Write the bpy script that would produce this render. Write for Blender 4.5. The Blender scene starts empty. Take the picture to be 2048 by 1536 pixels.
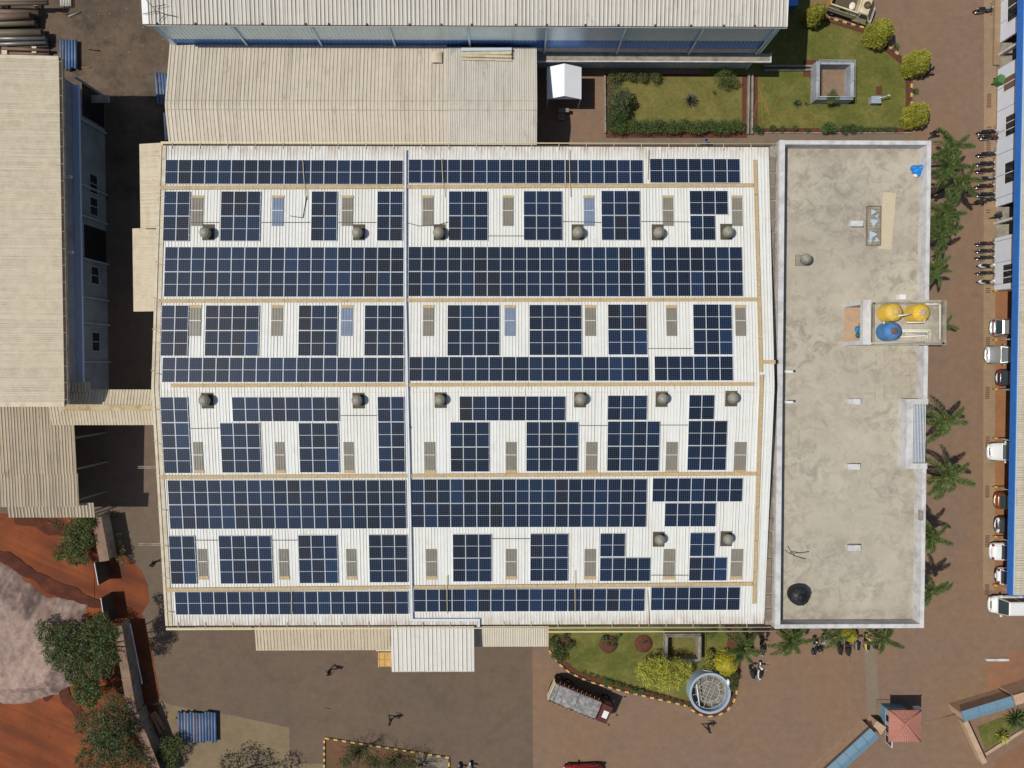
import bpy, bmesh, math, random
import numpy as np
from mathutils import Vector, Matrix, Euler
random.seed(7); np.random.seed(7)
SC = bpy.context.scene; COL = SC.collection
# ---------------------------------------------------------------- camera, sky, sun, exposure
CAM_H = 68.0; FPX = 1422.0
RX = -math.atan(37/1422); RY = -math.atan(12/1422)
cd = bpy.data.cameras.new('camera'); cam = bpy.data.objects.new('camera', cd); COL.objects.link(cam)
cam.location = (0, 0, CAM_H); cam.rotation_euler = (RX, RY, 0)
cd.sensor_width = 36; cd.lens = 36*FPX/2048; cd.clip_end = 1000; SC.camera = cam
SHX, SHY = 0.59, 0.02                       # shadow run per metre of height
sd = bpy.data.lights.new('sun', 'SUN'); sun = bpy.data.objects.new('sun', sd); COL.objects.link(sun)
sd.energy = 3.6; sd.angle = math.radians(0.5); sd.color = (1.0, 0.96, 0.88)
sun.rotation_euler = Vector((SHX, SHY, -1)).to_track_quat('-Z', 'Y').to_euler(); sun.location = (-40, 8, 90)
wd = bpy.data.worlds.new('World'); SC.world = wd; wd.use_nodes = True
wn = wd.node_tree.nodes; wn.clear()
sky = wn.new('ShaderNodeTexSky'); sky.sky_type = 'NISHITA'; sky.sun_disc = False
sky.sun_elevation = math.atan(1/math.hypot(SHX, SHY)); sky.sun_rotation = math.atan2(-SHX, -SHY)
bg = wn.new('ShaderNodeBackground'); bg.inputs[1].default_value = 0.07
wo = wn.new('ShaderNodeOutputWorld')
wd.node_tree.links.new(sky.outputs[0], bg.inputs[0]); wd.node_tree.links.new(bg.outputs[0], wo.inputs[0])
SC.view_settings.view_transform = 'Standard'; SC.view_settings.look = 'None'
SC.view_settings.exposure = 0; SC.view_settings.gamma = 1; SC.view_settings.use_curve_mapping = False

# ---------------------------------------------------------------- surveying helpers: photo point + height -> place on the site
_cx, _sx, _cy, _sy = math.cos(RX), math.sin(RX), math.cos(RY), math.sin(RY)
_M = np.array([[_cy, 0, _sy], [0, 1, 0], [-_sy, 0, _cy]]) @ np.array([[1, 0, 0], [0, _cx, -_sx], [0, _sx, _cx]])
def W(px, py, z=0.0):
    d = _M @ np.array([px-1024, 768-py, -FPX]); t = (z-CAM_H)/d[2]
    return (d[0]*t, d[1]*t, z)
def W2(px, py, z=0.0): return W(px, py, z)[:2]
def WP(pts, z=0.0): return [W2(a, b, z) for a, b in pts]

# ---------------------------------------------------------------- colours and materials
def lin(c):
    c = c/255.0
    return c/12.92 if c <= 0.04045 else ((c+0.055)/1.055)**2.4
def S(r, g, b, k=1.13):                      # albedo of a surface that photographs as (r,g,b) in full sun
    return tuple(min(0.86, lin(v)/k) for v in (r, g, b))
def mul(c, k): return tuple(min(0.9, v*k) for v in c)
def new_mat(name):
    m = bpy.data.materials.new(name); m.use_nodes = True; nt = m.node_tree; nt.nodes.clear()
    out = nt.nodes.new('ShaderNodeOutputMaterial'); b = nt.nodes.new('ShaderNodeBsdfPrincipled')
    nt.links.new(b.outputs[0], out.inputs[0]); return m, nt, b
def N(nt, t, **kw):
    n = nt.nodes.new(t)
    for k, v in kw.items(): setattr(n, k, v)
    return n
def noise(nt, vec, scale, detail=4, rough=.6):
    n = N(nt, 'ShaderNodeTexNoise'); n.inputs['Scale'].default_value = scale; n.inputs['Detail'].default_value = detail
    n.inputs['Roughness'].default_value = rough
    if vec is not None: nt.links.new(vec, n.inputs['Vector'])
    return n.outputs['Fac']
def ramp(nt, fac, stops):
    r = N(nt, 'ShaderNodeValToRGB'); e = r.color_ramp.elements
    while len(e) < len(stops): e.new(0.5)
    for i, (p, c) in enumerate(stops):
        e[i].position = p; e[i].color = (c[0], c[1], c[2], 1)
    nt.links.new(fac, r.inputs[0]); return r.outputs[0]
def mixc(nt, fac, a, b, mode='MIX'):
    m = N(nt, 'ShaderNodeMix', data_type='RGBA', blend_type=mode)
    if isinstance(fac, (int, float)): m.inputs[0].default_value = fac
    else: nt.links.new(fac, m.inputs[0])
    for i, v in ((6, a), (7, b)):
        if isinstance(v, tuple): m.inputs[i].default_value = (v[0], v[1], v[2], 1)
        else: nt.links.new(v, m.inputs[i])
    return m.outputs[2]
def pos(nt, kind='Object', sc=(1, 1, 1)):
    if kind == 'World': o = N(nt, 'ShaderNodeNewGeometry').outputs['Position']
    else: o = N(nt, 'ShaderNodeTexCoord').outputs[kind]
    if sc != (1, 1, 1):
        mp = N(nt, 'ShaderNodeMapping'); mp.inputs['Scale'].default_value = sc; nt.links.new(o, mp.inputs[0]); o = mp.outputs[0]
    return o
def bump(nt, b, h, strength=.4, dist=.03):
    bp = N(nt, 'ShaderNodeBump'); bp.inputs['Strength'].default_value = strength; bp.inputs['Distance'].default_value = dist
    nt.links.new(h, bp.inputs['Height']); nt.links.new(bp.outputs[0], b.inputs['Normal'])
def mat(name, c, rough=.75, var=.14, scale=2.5, metal=0.0, spec=.3, stain=None, sfac=.5, sscale=.35, bmp=0, sc=(1, 1, 1), kind='World', coat=0):
    m, nt, b = new_mat(name); p = pos(nt, kind, sc)
    f = noise(nt, p, scale, 5)
    col = ramp(nt, f, [(.3, mul(c, 1-var)), (.7, mul(c, 1+var))])
    if stain:
        f2 = noise(nt, p, sscale, 7, .68)
        k = ramp(nt, f2, [(.44, (0, 0, 0)), (.64, (sfac,)*3)])
        col = mixc(nt, k, col, stain)
    nt.links.new(col, b.inputs['Base Color'])
    b.inputs['Roughness'].default_value = rough; b.inputs['Metallic'].default_value = metal
    b.inputs['Specular IOR Level'].default_value = spec; b.inputs['Coat Weight'].default_value = coat
    if bmp: bump(nt, b, noise(nt, p, scale*3, 4), bmp)
    return m
def leafmat(name, c, var=.35):
    m, nt, b = new_mat(name)
    f = noise(nt, pos(nt, 'World'), 1.7, 3); f2 = noise(nt, pos(nt, 'World'), 9, 2)
    col = ramp(nt, f, [(.32, mul(c, 1-var)), (.68, mul(c, 1+var))])
    col = mixc(nt, ramp(nt, f2, [(.4, (0, 0, 0)), (.7, (.5,)*3)]), col, mul((c[0]*1.25, c[1]*1.1, c[2]*.8), 1.25))
    nt.links.new(col, b.inputs['Base Color']); b.inputs['Roughness'].default_value = .55
    b.inputs['Specular IOR Level'].default_value = .35
    return m
def glassmat(name, c=(.02, .025, .03), rough=.12):
    m, nt, b = new_mat(name); b.inputs['Base Color'].default_value = (*c, 1); b.inputs['Roughness'].default_value = rough
    b.inputs['Specular IOR Level'].default_value = .6; return m
def roofmat(name, c, dirt, axis='y', amount=.5, streak=1.2, rough=.55, eave=None):
    """sheet metal: streaks of dirt run along the ribs (axis), with patches of grime"""
    m, nt, b = new_mat(name)
    sc = (streak*2.2, .05*streak, .05) if axis == 'y' else (.05*streak, streak*2.2, .05)
    f = noise(nt, pos(nt, 'World', sc), 1.5, 4, .7)
    f2 = noise(nt, pos(nt, 'World'), .16, 6, .62)
    f3 = noise(nt, pos(nt, 'World'), 1.6, 5, .7)
    col = ramp(nt, f3, [(.25, mul(c, .93)), (.7, mul(c, 1.04))])
    k = N(nt, 'ShaderNodeMath', operation='MULTIPLY'); nt.links.new(ramp(nt, f, [(.44, (0, 0, 0)), (.72, (1, 1, 1))]), k.inputs[0])
    nt.links.new(ramp(nt, f2, [(.36, (.15,)*3), (.66, (amount,)*3)]), k.inputs[1])
    col = mixc(nt, k.outputs[0], col, dirt)
    # isolated grime spots and, on the big roof, the grubby last metre above each gutter
    f5 = noise(nt, pos(nt, 'World', (1, .45, 1) if axis == 'y' else (.45, 1, 1)), .9, 8, .72)
    col = mixc(nt, ramp(nt, f5, [(.58, (0, 0, 0)), (.74, (amount*.9,)*3)]), col, mul(dirt, .8))
    if eave:
        sp = N(nt, 'ShaderNodeSeparateXYZ'); nt.links.new(pos(nt, 'World'), sp.inputs[0])
        d = N(nt, 'ShaderNodeMath', operation='ADD'); d.inputs[1].default_value = 1.75; nt.links.new(sp.outputs[1], d.inputs[0])
        a = N(nt, 'ShaderNodeMath', operation='ABSOLUTE'); nt.links.new(d.outputs[0], a.inputs[0])
        mr = N(nt, 'ShaderNodeMapRange'); mr.inputs[1].default_value = eave[1]; mr.inputs[2].default_value = eave[1]+1.2; mr.inputs[4].default_value = eave[0]; nt.links.new(a.outputs[0], mr.inputs[0])
        k2 = N(nt, 'ShaderNodeMath', operation='MULTIPLY'); nt.links.new(mr.outputs[0], k2.inputs[0]); nt.links.new(ramp(nt, noise(nt, pos(nt, 'World', (1, .3, 1)), 2.2, 6, .7), [(.35, (0, 0, 0)), (.62, (1, 1, 1))]), k2.inputs[1])
        col = mixc(nt, k2.outputs[0], col, S(166, 132, 98))
    nt.links.new(col, b.inputs['Base Color']); b.inputs['Roughness'].default_value = rough
    b.inputs['Specular IOR Level'].default_value = .25
    return m

# ---------------------------------------------------------------- mesh builder
class MB:
    def __init__(s): s.v = []; s.f = []; s.m = []; s.sm = []
    def add(s, vs, fs, mi=0, sm=False):
        o = len(s.v); s.v.extend([tuple(map(float, q)) for q in vs])
        for f in fs: s.f.append(tuple(i+o for i in f)); s.m.append(mi); s.sm.append(sm)
        return s
    def box(s, x0, x1, y0, y1, z0, z1, mi=0):
        return s.add([(x0, y0, z0), (x1, y0, z0), (x1, y1, z0), (x0, y1, z0), (x0, y0, z1), (x1, y0, z1), (x1, y1, z1), (x0, y1, z1)],
              [(3, 2, 1, 0), (4, 5, 6, 7), (0, 1, 5, 4), (1, 2, 6, 5), (2, 3, 7, 6), (3, 0, 4, 7)], mi)
    def obox(s, c, h, rz=0, mi=0, ry=0, rx=0):
        E = Euler((rx, ry, rz)).to_matrix(); vs = []
        for z in (-1, 1):
            for x, y in ((-1, -1), (1, -1), (1, 1), (-1, 1)):
                q = E @ Vector((x*h[0], y*h[1], z*h[2])); vs.append((q.x+c[0], q.y+c[1], q.z+c[2]))
        return s.add(vs, [(3, 2, 1, 0), (4, 5, 6, 7), (0, 1, 5, 4), (1, 2, 6, 5), (2, 3, 7, 6), (3, 0, 4, 7)], mi)
    def prism(s, poly, z0, z1, mi=0, top=None):
        a = sum(poly[i][0]*poly[(i+1) % len(poly)][1]-poly[(i+1) % len(poly)][0]*poly[i][1] for i in range(len(poly)))
        if a < 0: poly = poly[::-1]
        n = len(poly)
        s.add([(x, y, z0) for x, y in poly]+[(x, y, z1) for x, y in poly], [tuple(range(n, 2*n))], mi if top is None else top)
        o = len(s.v)-2*n
        for i in range(n):
            j = (i+1) % n; s.f.append((o+i, o+j, o+n+j, o+n+i)); s.m.append(mi); s.sm.append(False)
        s.f.append(tuple(o+i for i in range(n-1, -1, -1))); s.m.append(mi); s.sm.append(False)
        return s
    def sheet(s, poly, z, mi=0):
        a = sum(poly[i][0]*poly[(i+1) % len(poly)][1]-poly[(i+1) % len(poly)][0]*poly[i][1] for i in range(len(poly)))
        if a < 0: poly = poly[::-1]
        return s.add([(x, y, z) for x, y in poly], [tuple(range(len(poly)))], mi)
    def tube(s, path, r, n=6, mi=0, caps=True, sm=True):
        P = [Vector(p) for p in path]; rs = r if isinstance(r, (list, tuple)) else [r]*len(P); o = len(s.v)
        for i, p in enumerate(P):
            d = (P[min(i+1, len(P)-1)]-P[max(i-1, 0)])
            d = d.normalized() if d.length > 1e-9 else Vector((0, 0, 1))
            u = d.orthogonal().normalized() if i == 0 else (u-d*u.dot(d)).normalized()
            w = d.cross(u)
            for k in range(n):
                a = 2*math.pi*k/n; q = p+(u*math.cos(a)+w*math.sin(a))*rs[i]; s.v.append(tuple(q))
        for i in range(len(P)-1):
            for k in range(n):
                k2 = (k+1) % n
                s.f.append((o+i*n+k, o+i*n+k2, o+(i+1)*n+k2, o+(i+1)*n+k)); s.m.append(mi); s.sm.append(sm)
        if caps:
            s.f.append(tuple(o+k for k in range(n-1, -1, -1))); s.m.append(mi); s.sm.append(False)
            e = o+(len(P)-1)*n; s.f.append(tuple(e+k for k in range(n))); s.m.append(mi); s.sm.append(False)
        return s
    def lathe(s, prof, c=(0, 0, 0), n=16, mi=0, sm=True, axis='z', a0=0, a1=2*math.pi):
        o = len(s.v); full = abs(a1-a0-2*math.pi) < 1e-6; cnt = n if full else n+1
        for r, z in prof:
            for k in range(cnt):
                a = a0+(a1-a0)*k/n; x, y = r*math.cos(a), r*math.sin(a)
                q = (x, y, z) if axis == 'z' else ((z, x, y) if axis == 'x' else (x, z, -y))
                s.v.append((q[0]+c[0], q[1]+c[1], q[2]+c[2]))
        for i in range(len(prof)-1):
            for k in range(n):
                k2 = (k+1) % cnt
                s.f.append((o+i*cnt+k, o+i*cnt+k2, o+(i+1)*cnt+k2, o+(i+1)*cnt+k)); s.m.append(mi); s.sm.append(sm)
        return s
    def disc(s, c, r, z, n=24, mi=0): return s.sheet([(c[0]+r*math.cos(2*math.pi*k/n), c[1]+r*math.sin(2*math.pi*k/n)) for k in range(n)], z, mi)
    def ellipsoid(s, c, r, n=12, m=8, mi=0):
        prof = [(math.sin(math.pi*i/m), -math.cos(math.pi*i/m)) for i in range(m+1)]
        o = len(s.v); s.lathe([(max(a, .001), b) for a, b in prof], (0, 0, 0), n, mi)
        for i in range(o, len(s.v)):
            x, y, z = s.v[i]; s.v[i] = (x*r[0]+c[0], y*r[1]+c[1], z*r[2]+c[2])
        return s
    def loft(s, rings, mi=0, sm=False, caps=True):
        n = len(rings[0]); o = len(s.v)
        for r in rings: s.v.extend([tuple(map(float, q)) for q in r])
        for i in range(len(rings)-1):
            for k in range(n):
                k2 = (k+1) % n; s.f.append((o+i*n+k, o+i*n+k2, o+(i+1)*n+k2, o+(i+1)*n+k)); s.m.append(mi); s.sm.append(sm)
        if caps:
            s.f.append(tuple(o+k for k in range(n-1, -1, -1))); s.m.append(mi); s.sm.append(False)
            e = o+(len(rings)-1)*n; s.f.append(tuple(e+k for k in range(n))); s.m.append(mi); s.sm.append(False)
        return s
    def leaves(s, C, size, mats=1, up=.3, flat=.5, asp=.55):
        """C: Nx3 points; one small tilted leaf quad at each"""
        C = np.asarray(C); n = len(C)
        nr = np.random.normal(size=(n, 3)); nr[:, 2] = np.abs(nr[:, 2])+up; nr /= np.linalg.norm(nr, axis=1)[:, None]
        t = np.random.normal(size=(n, 3)); t -= nr*np.sum(t*nr, 1)[:, None]; t /= np.linalg.norm(t, axis=1)[:, None]
        w = np.cross(nr, t); L = size*np.random.uniform(.6, 1.35, (n, 1)); B = L*asp
        Q = np.stack([C-t*L, C+w*B*.5, C+t*L, C-w*B*.5], 1).reshape(-1, 3)
        o = len(s.v); s.v.extend(map(tuple, Q.tolist()))
        mi = np.random.randint(0, mats, n)
        for i in range(n):
            a = o+4*i; s.f.append((a, a+1, a+2, a+3)); s.m.append(int(mi[i])); s.sm.append(False)
        return s
    def shift(s, d):
        s.v = [(x+d[0], y+d[1], z+d[2]) for x, y, z in s.v]; return s
    def mesh(s, name, mats):
        me = bpy.data.meshes.new(name); me.from_pydata(s.v, [], s.f)
        for m in mats: me.materials.append(m)
        me.polygons.foreach_set('material_index', s.m); me.polygons.foreach_set('use_smooth', s.sm)
        me.update(); return me

def link(name, me, parent=None, loc=None, rz=None):
    o = bpy.data.objects.new(name, me); COL.objects.link(o)
    if parent is not None: o.parent = parent
    if loc is not None: o.location = loc
    if rz is not None: o.rotation_euler = (0, 0, rz)
    return o
def tag(o, label, cat, group=None):
    o['label'] = label; o['category'] = cat
    if group: o['group'] = group
    return o
def thing(name, label, cat, loc=(0, 0, 0), rz=0, group=None):
    o = bpy.data.objects.new(name, None); COL.objects.link(o); o.empty_display_size = .3
    o.location = loc; o.rotation_euler = (0, 0, rz); return tag(o, label, cat, group)
def part(name, mb, mats, parent, world=True, loc=None, label=None):
    """one part; mb is in site coordinates when world is true (moved into the thing's own frame)"""
    if world:
        q = parent
        d = [0, 0, 0]
        while q is not None:
            d = [a-b for a, b in zip(d, q.location)]; q = q.parent
        mb.shift(d)
    o = link(name, mb.mesh(name, mats if isinstance(mats, (list, tuple)) else [mats]), parent, loc)
    if label: o['label'] = label
    return o
def solo(name, mb, mats, label, cat, group=None, org=None):
    if org: mb.shift((-org[0], -org[1], -org[2]))
    o = link(name, mb.mesh(name, mats if isinstance(mats, (list, tuple)) else [mats]))
    if org: o.location = org
    return tag(o, label, cat, group)
def struct(name, mb, mats, kind='structure'):
    o = link(name, mb.mesh(name, mats if isinstance(mats, (list, tuple)) else [mats])); o['kind'] = kind; return o
def copy_tree(o, loc=None, rz=None, label=None, parent=None):
    c = o.copy(); COL.objects.link(c)
    if parent is not None: c.parent = parent
    if loc is not None: c.location = loc
    if rz is not None: c.rotation_euler = (0, 0, rz)
    if label: c['label'] = label
    for ch in list(o.children): copy_tree(ch, parent=c)
    return c
def inst(name, me, parent, loc, rz=0, rot=None, scale=None):
    o = link(name, me, parent, loc); o.rotation_euler = rot if rot else (0, 0, rz)
    if scale: o.scale = scale
    return o

# ---------------------------------------------------------------- shared materials
M = {}
M['white_roof'] = roofmat('white_roof_sheet', S(231, 232, 228), S(186, 174, 150), 'y', .42, 1.3, .55, (0.9, 17.7))
M['white_rib'] = mat('white_roof_rib', S(232, 232, 226), .5, .06, 1)
M['seam'] = mat('dirty_roof_seam', S(186, 173, 148), .8, .4, .5)
M['seam_grey'] = mat('grey_roof_seam', S(128, 120, 108), .8, .35, .5)
M['beige_roof'] = roofmat('beige_roof_sheet', S(210, 200, 184), S(140, 128, 112), 'y', .8)
M['pale_roof'] = roofmat('pale_grey_roof_sheet', S(205, 199, 186), S(130, 122, 110), 'y', .85, 1.6)
M['cream_roof_x'] = roofmat('cream_roof_sheet', S(200, 189, 167), S(160, 146, 120), 'x', .6)
M['rusty_roof'] = roofmat('stained_brown_roof_sheet', S(184, 167, 140), S(88, 76, 64), 'y', 1.0, 1.3, .7)
M['tan_roof'] = roofmat('tan_roof_sheet', S(204, 190, 164), S(150, 130, 102), 'y', .6)
M['new_roof'] = roofmat('light_grey_roof_sheet', S(222, 219, 212), S(190, 174, 148), 'y', .4)
M['cream_trim'] = mat('cream_flashing', S(210, 199, 174), .6, .08, 2, stain=S(150, 110, 70), sfac=.35, sscale=1.2)
M['rust'] = mat('rusty_gutter', S(150, 112, 72), .85, .3, 4)
M['dark_gutter'] = mat('dark_gutter', S(70, 58, 46), .9, .3, 3)
M['walkway'] = mat('ochre_walkway_grating', S(193, 170, 132), .85, .18, 6)
M['skylight'] = mat('grey_translucent_sheet', S(140, 134, 122), .35, .1, 2)
M['skylight_blue'] = mat('blue_grey_translucent_sheet', S(130, 142, 162), .3, .1, 2)
M['zinc'] = mat('galvanised_zinc', S(200, 204, 208), .45, .1, 3, spec=.4)
M['vent'] = mat('weathered_vent_metal', S(150, 146, 132), .5, .15, 8)
M['vent_dark'] = mat('dark_vent_metal', S(86, 80, 66), .7, .2, 6)  # darker metal of ventilator necks, insides and base plates
M['alu'] = mat('aluminium_frame', S(228, 234, 240), .4, .05, 2, spec=.4)
def terracemat():
    m, nt, b = new_mat('weathered_terrace_concrete'); p = pos(nt, 'World')
    def nz(sc, det, rg, dist):
        n = N(nt, 'ShaderNodeTexNoise'); n.inputs['Scale'].default_value = sc; n.inputs['Detail'].default_value = det; n.inputs['Roughness'].default_value = rg; n.inputs['Distortion'].default_value = dist
        nt.links.new(p, n.inputs['Vector']); return n.outputs['Fac']
    col = ramp(nt, nz(.16, 5, .6, .3), [(.35, S(176, 167, 151)), (.65, S(194, 185, 166))])
    k = N(nt, 'ShaderNodeMath', operation='MULTIPLY'); nt.links.new(ramp(nt, nz(1.0, 10, .74, .75), [(.46, (0, 0, 0)), (.60, (.8,)*3)]), k.inputs[0]); nt.links.new(ramp(nt, nz(.2, 4, .6, .4), [(.35, (.25,)*3), (.6, (1, 1, 1))]), k.inputs[1])
    col = mixc(nt, k.outputs[0], col, S(146, 138, 126))
    sp = N(nt, 'ShaderNodeSeparateXYZ'); nt.links.new(p, sp.inputs[0]); es = []
    for ax, c0, lim in ((0, 27.2, 4.6), (1, -1.65, 17.6)):
        d = N(nt, 'ShaderNodeMath', operation='SUBTRACT'); d.inputs[1].default_value = c0; nt.links.new(sp.outputs[ax], d.inputs[0]); ab = N(nt, 'ShaderNodeMath', operation='ABSOLUTE'); nt.links.new(d.outputs[0], ab.inputs[0])
        mr = N(nt, 'ShaderNodeMapRange'); mr.inputs[1].default_value = lim; mr.inputs[2].default_value = lim+1.1; nt.links.new(ab.outputs[0], mr.inputs[0]); es.append(mr.outputs[0])
    em = N(nt, 'ShaderNodeMath', operation='MAXIMUM'); nt.links.new(es[0], em.inputs[0]); nt.links.new(es[1], em.inputs[1]); ek = N(nt, 'ShaderNodeMath', operation='MULTIPLY'); nt.links.new(em.outputs[0], ek.inputs[0]); nt.links.new(ramp(nt, nz(.7, 6, .7, .4), [(.4, (0, 0, 0)), (.65, (.75,)*3)]), ek.inputs[1])
    col = mixc(nt, ek.outputs[0], col, S(128, 118, 102))
    col = mixc(nt, ramp(nt, nz(3.2, 8, .75, .3), [(.53, (0, 0, 0)), (.75, (.5,)*3)]), col, S(208, 200, 182))
    nt.links.new(col, b.inputs['Base Color']); b.inputs['Roughness'].default_value = .9; b.inputs['Specular IOR Level'].default_value = .2
    bump(nt, b, nz(3, 6, .7, .5), .15); return m
M['concrete'] = terracemat()
M['conc2'] = mat('grey_concrete', S(158, 150, 136), .9, .14, 3, stain=S(100, 94, 84), sfac=.6, sscale=1.2)
M['stone'] = mat('grey_gutter_stone', S(140, 127, 112), .9, .18, 3, stain=S(95, 85, 74), sfac=.5, sscale=1.5)
M['white_wall'] = mat('white_painted_wall', S(214, 212, 211), .7, .06, 2, stain=S(158, 154, 150), sfac=.55, sscale=1.1)
M['tray'] = mat('white_tray_paint', S(216, 220, 226), .5, .06, 2)
M['blue_grey_wall'] = mat('blue_grey_painted_wall', S(160, 170, 180), .75, .06, 2, stain=S(120, 130, 142), sfac=.4, sscale=.8)
M['pale_wall'] = mat('pale_lilac_wall', S(226, 230, 240), .75, .05, 1.5)
M['blue_sheet'] = mat('deep_blue_sheet', (.11, .27, .66), .38, .08, 2, metal=.55, spec=.6)
M['grey_sheet'] = mat('blue_grey_cladding', (.70, .83, .93), .38, .05, 2, metal=.4, spec=.6)
M['blue_fascia'] = mat('blue_fascia_paint', S(58, 122, 206), .5, .1, 1.5)
M['black'] = mat('black_paint', (.012, .012, .013), .5, .2, 4)
M['rubber'] = mat('black_rubber', (.018, .018, .018), .85, .2, 6)
M['chrome'] = mat('chrome', (.6, .6, .6), .25, .05, 2, metal=.9)
M['steel'] = mat('dull_steel', (.22, .22, .22), .5, .15, 5, metal=.5)
M['white'] = mat('white_paint', S(236, 236, 232), .4, .03, 2, coat=.2)
M['cream'] = mat('cream_paint', S(222, 208, 176), .55, .08, 3, stain=S(170, 150, 110), sfac=.4, sscale=2)
M['yellow_kerb'] = mat('yellow_kerb_paint', S(222, 178, 96), .8, .1, 6)
M['black_kerb'] = mat('black_kerb_paint', S(84, 78, 74), .8, .15, 6)
M['glass'] = glassmat('dark_window_glass')
M['car_glass'] = glassmat('car_glass', (.035, .05, .055), .15)
M['pipe_white'] = mat('white_pvc_pipe', S(232, 228, 214), .45, .05, 2)
M['cream_pipe'] = mat('cream_pipe', S(226, 210, 168), .6, .08, 3)
M['wood'] = mat('plywood', S(214, 172, 104), .8, .12, 5, stain=S(176, 128, 70), sfac=.4, sscale=3)
M['trunk'] = mat('bark', (.09, .065, .045), .9, .3, 8)
M['soil'] = mat('red_brown_bed_soil', S(98, 60, 46), .95, .25, 4, bmp=.5)
M['terracotta'] = mat('terracotta_tile', S(184, 126, 110), .8, .14, 7, stain=S(160, 116, 104), sfac=.4, sscale=1.5)
M['tan_wall'] = mat('peach_plaster', S(194, 164, 136), .85, .07, 3, stain=S(160, 128, 104), sfac=.4, sscale=2)
M['blue_tile'] = mat('slate_blue_coping', S(112, 142, 160), .55, .08, 4)
M['brown_tin'] = mat('brown_wall_coping', S(138, 112, 96), .8, .16, 1.5, stain=S(104, 82, 70), sfac=.5, sscale=.9)
M['dark_tin'] = mat('dark_gate_sheet', S(70, 60, 54), .8, .2, 2)
M['orange'] = mat('orange_hose', S(184, 124, 72), .6, .1, 3)
M['cable'] = mat('dark_cable', S(76, 72, 66), .8, .2, 3)
# ================================================================ GROUND
def groundmat(name, c1, c2, c3, brick=.12, sc=.12, fine=1.3, bw=.22, third=.55, fc=(.86, 1.12), ruts=0):
    m, nt, b = new_mat(name); p = pos(nt, 'World')
    f = noise(nt, p, sc, 6, .6); f2 = noise(nt, p, fine, 6, .75); f3 = noise(nt, p, .45, 5, .7)
    col = ramp(nt, f, [(.35, c1), (.65, c2)])
    col = mixc(nt, ramp(nt, f3, [(.48, (0, 0, 0)), (.72, (third,)*3)]), col, c3)
    col = mixc(nt, .8, col, ramp(nt, f2, [(.3, (fc[0],)*3), (.7, (fc[1],)*3)]), 'MULTIPLY')
    if brick:
        bt = N(nt, 'ShaderNodeTexBrick'); bt.inputs['Scale'].default_value = 1; bt.inputs['Brick Width'].default_value = bw
        bt.inputs['Row Height'].default_value = bw*.5; bt.inputs['Mortar Size'].default_value = .012
        bt.inputs['Color1'].default_value = (1.06, 1.04, 1.02, 1); bt.inputs['Color2'].default_value = (.9, .92, .93, 1); bt.inputs['Mortar'].default_value = (.55, .52, .5, 1)
        nt.links.new(p, bt.inputs['Vector']); col = mixc(nt, brick, col, bt.outputs[0], 'MULTIPLY')
    if ruts:
        mp = N(nt, 'ShaderNodeMapping'); mp.inputs['Scale'].default_value = (.05, .8, 1); mr_ = N(nt, 'ShaderNodeMapping'); mr_.inputs['Rotation'].default_value = (0, 0, ruts); nt.links.new(p, mr_.inputs[0]); nt.links.new(mr_.outputs[0], mp.inputs[0])
        col = mixc(nt, ramp(nt, noise(nt, mp.outputs[0], 1.0, 5, .6), [(.44, (0, 0, 0)), (.68, (.6,)*3)]), col, c3)
    nt.links.new(col, b.inputs['Base Color']); b.inputs['Roughness'].default_value = .92; b.inputs['Specular IOR Level'].default_value = .15
    bump(nt, b, f2, .25, .02); return m
G_paver = groundmat('brown_block_paving', S(138, 114, 98), S(143, 116, 92), S(126, 106, 92), .5)
G_yard = groundmat('grey_brown_block_paving', S(112, 98, 84), S(120, 102, 87), S(98, 84, 72), .45, .07)
G_dirt = groundmat('dusty_yard_dirt', S(92, 80, 68), S(116, 99, 82), S(60, 57, 54), 0, .16, 1.6, .22, .8, (.74, 1.2))
G_tan = groundmat('dusty_tan_paving', S(132, 116, 92), S(146, 128, 100), S(118, 102, 84), .6)
G_red = groundmat('red_laterite_soil', S(124, 68, 44), S(150, 84, 50), S(78, 48, 38), 0, .13, .9, .22, .6, (.72, 1.2), .42)
G_bay = groundmat('orange_brown_bay_paving', S(150, 106, 76), S(164, 116, 80), S(138, 100, 74), .5)
G_conc = groundmat('dusty_concrete_strip', S(152, 130, 106), S(160, 134, 104), S(140, 122, 104), .3, .3, 1.5, .9)
G_path = groundmat('grey_footpath', S(128, 112, 98), S(136, 116, 98), S(116, 102, 90), .4)
G_lawn = groundmat('cut_grass', S(114, 112, 58), S(90, 96, 44), S(138, 128, 76), 0, .3, 3.0, .22, .7, (.66, 1.24))
G_lawn2 = groundmat('dry_cut_grass', S(110, 108, 58), S(128, 118, 68), S(90, 92, 46), 0, .3, 3.0, .22, .75, (.66, 1.24))
g = MB(); g.sheet([(-320, -320), (320, -320), (320, 320), (-320, 320)], 0); struct('ground', g, G_paver)
def flat(name, pts, z, m, w=False):
    q = MB(); q.sheet(pts if w else WP(pts), z); return struct(name, q, m)
flat('yard_paving', [(1067, 1700), (1064, 1180), (700, 1000), (640, 200), (-300, 0), (-300, 1800), (1067, 1800)], .004, G_yard)
flat('yard_dirt', [(-2500, -1800), (700, -1800), (700, 400), (-2500, 400)], .008, G_dirt)
flat('tan_paving', [(318, 1400), (345, 1411), (470, 1432), (578, 1455), (584, 1640), (300, 1640)], .008, G_tan)
flat('tan_paving', [(584, 1528), (649, 1527), (649, 1640), (584, 1640)], .010, G_tan)
flat('car_bay_paving', [(1989, 578), (2200, 570), (2200, 1196), (1986, 1184)], .008, G_bay)
flat('concrete_strip', [(1968, -200), (1993, -200), (1989, 1180), (1966, 1180)], .012, G_conc)
flat('footpath', [(1197, 271), (1196, 292), (1835, 292), (1822, 266), (1240, 271)], .012, G_path)
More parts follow.
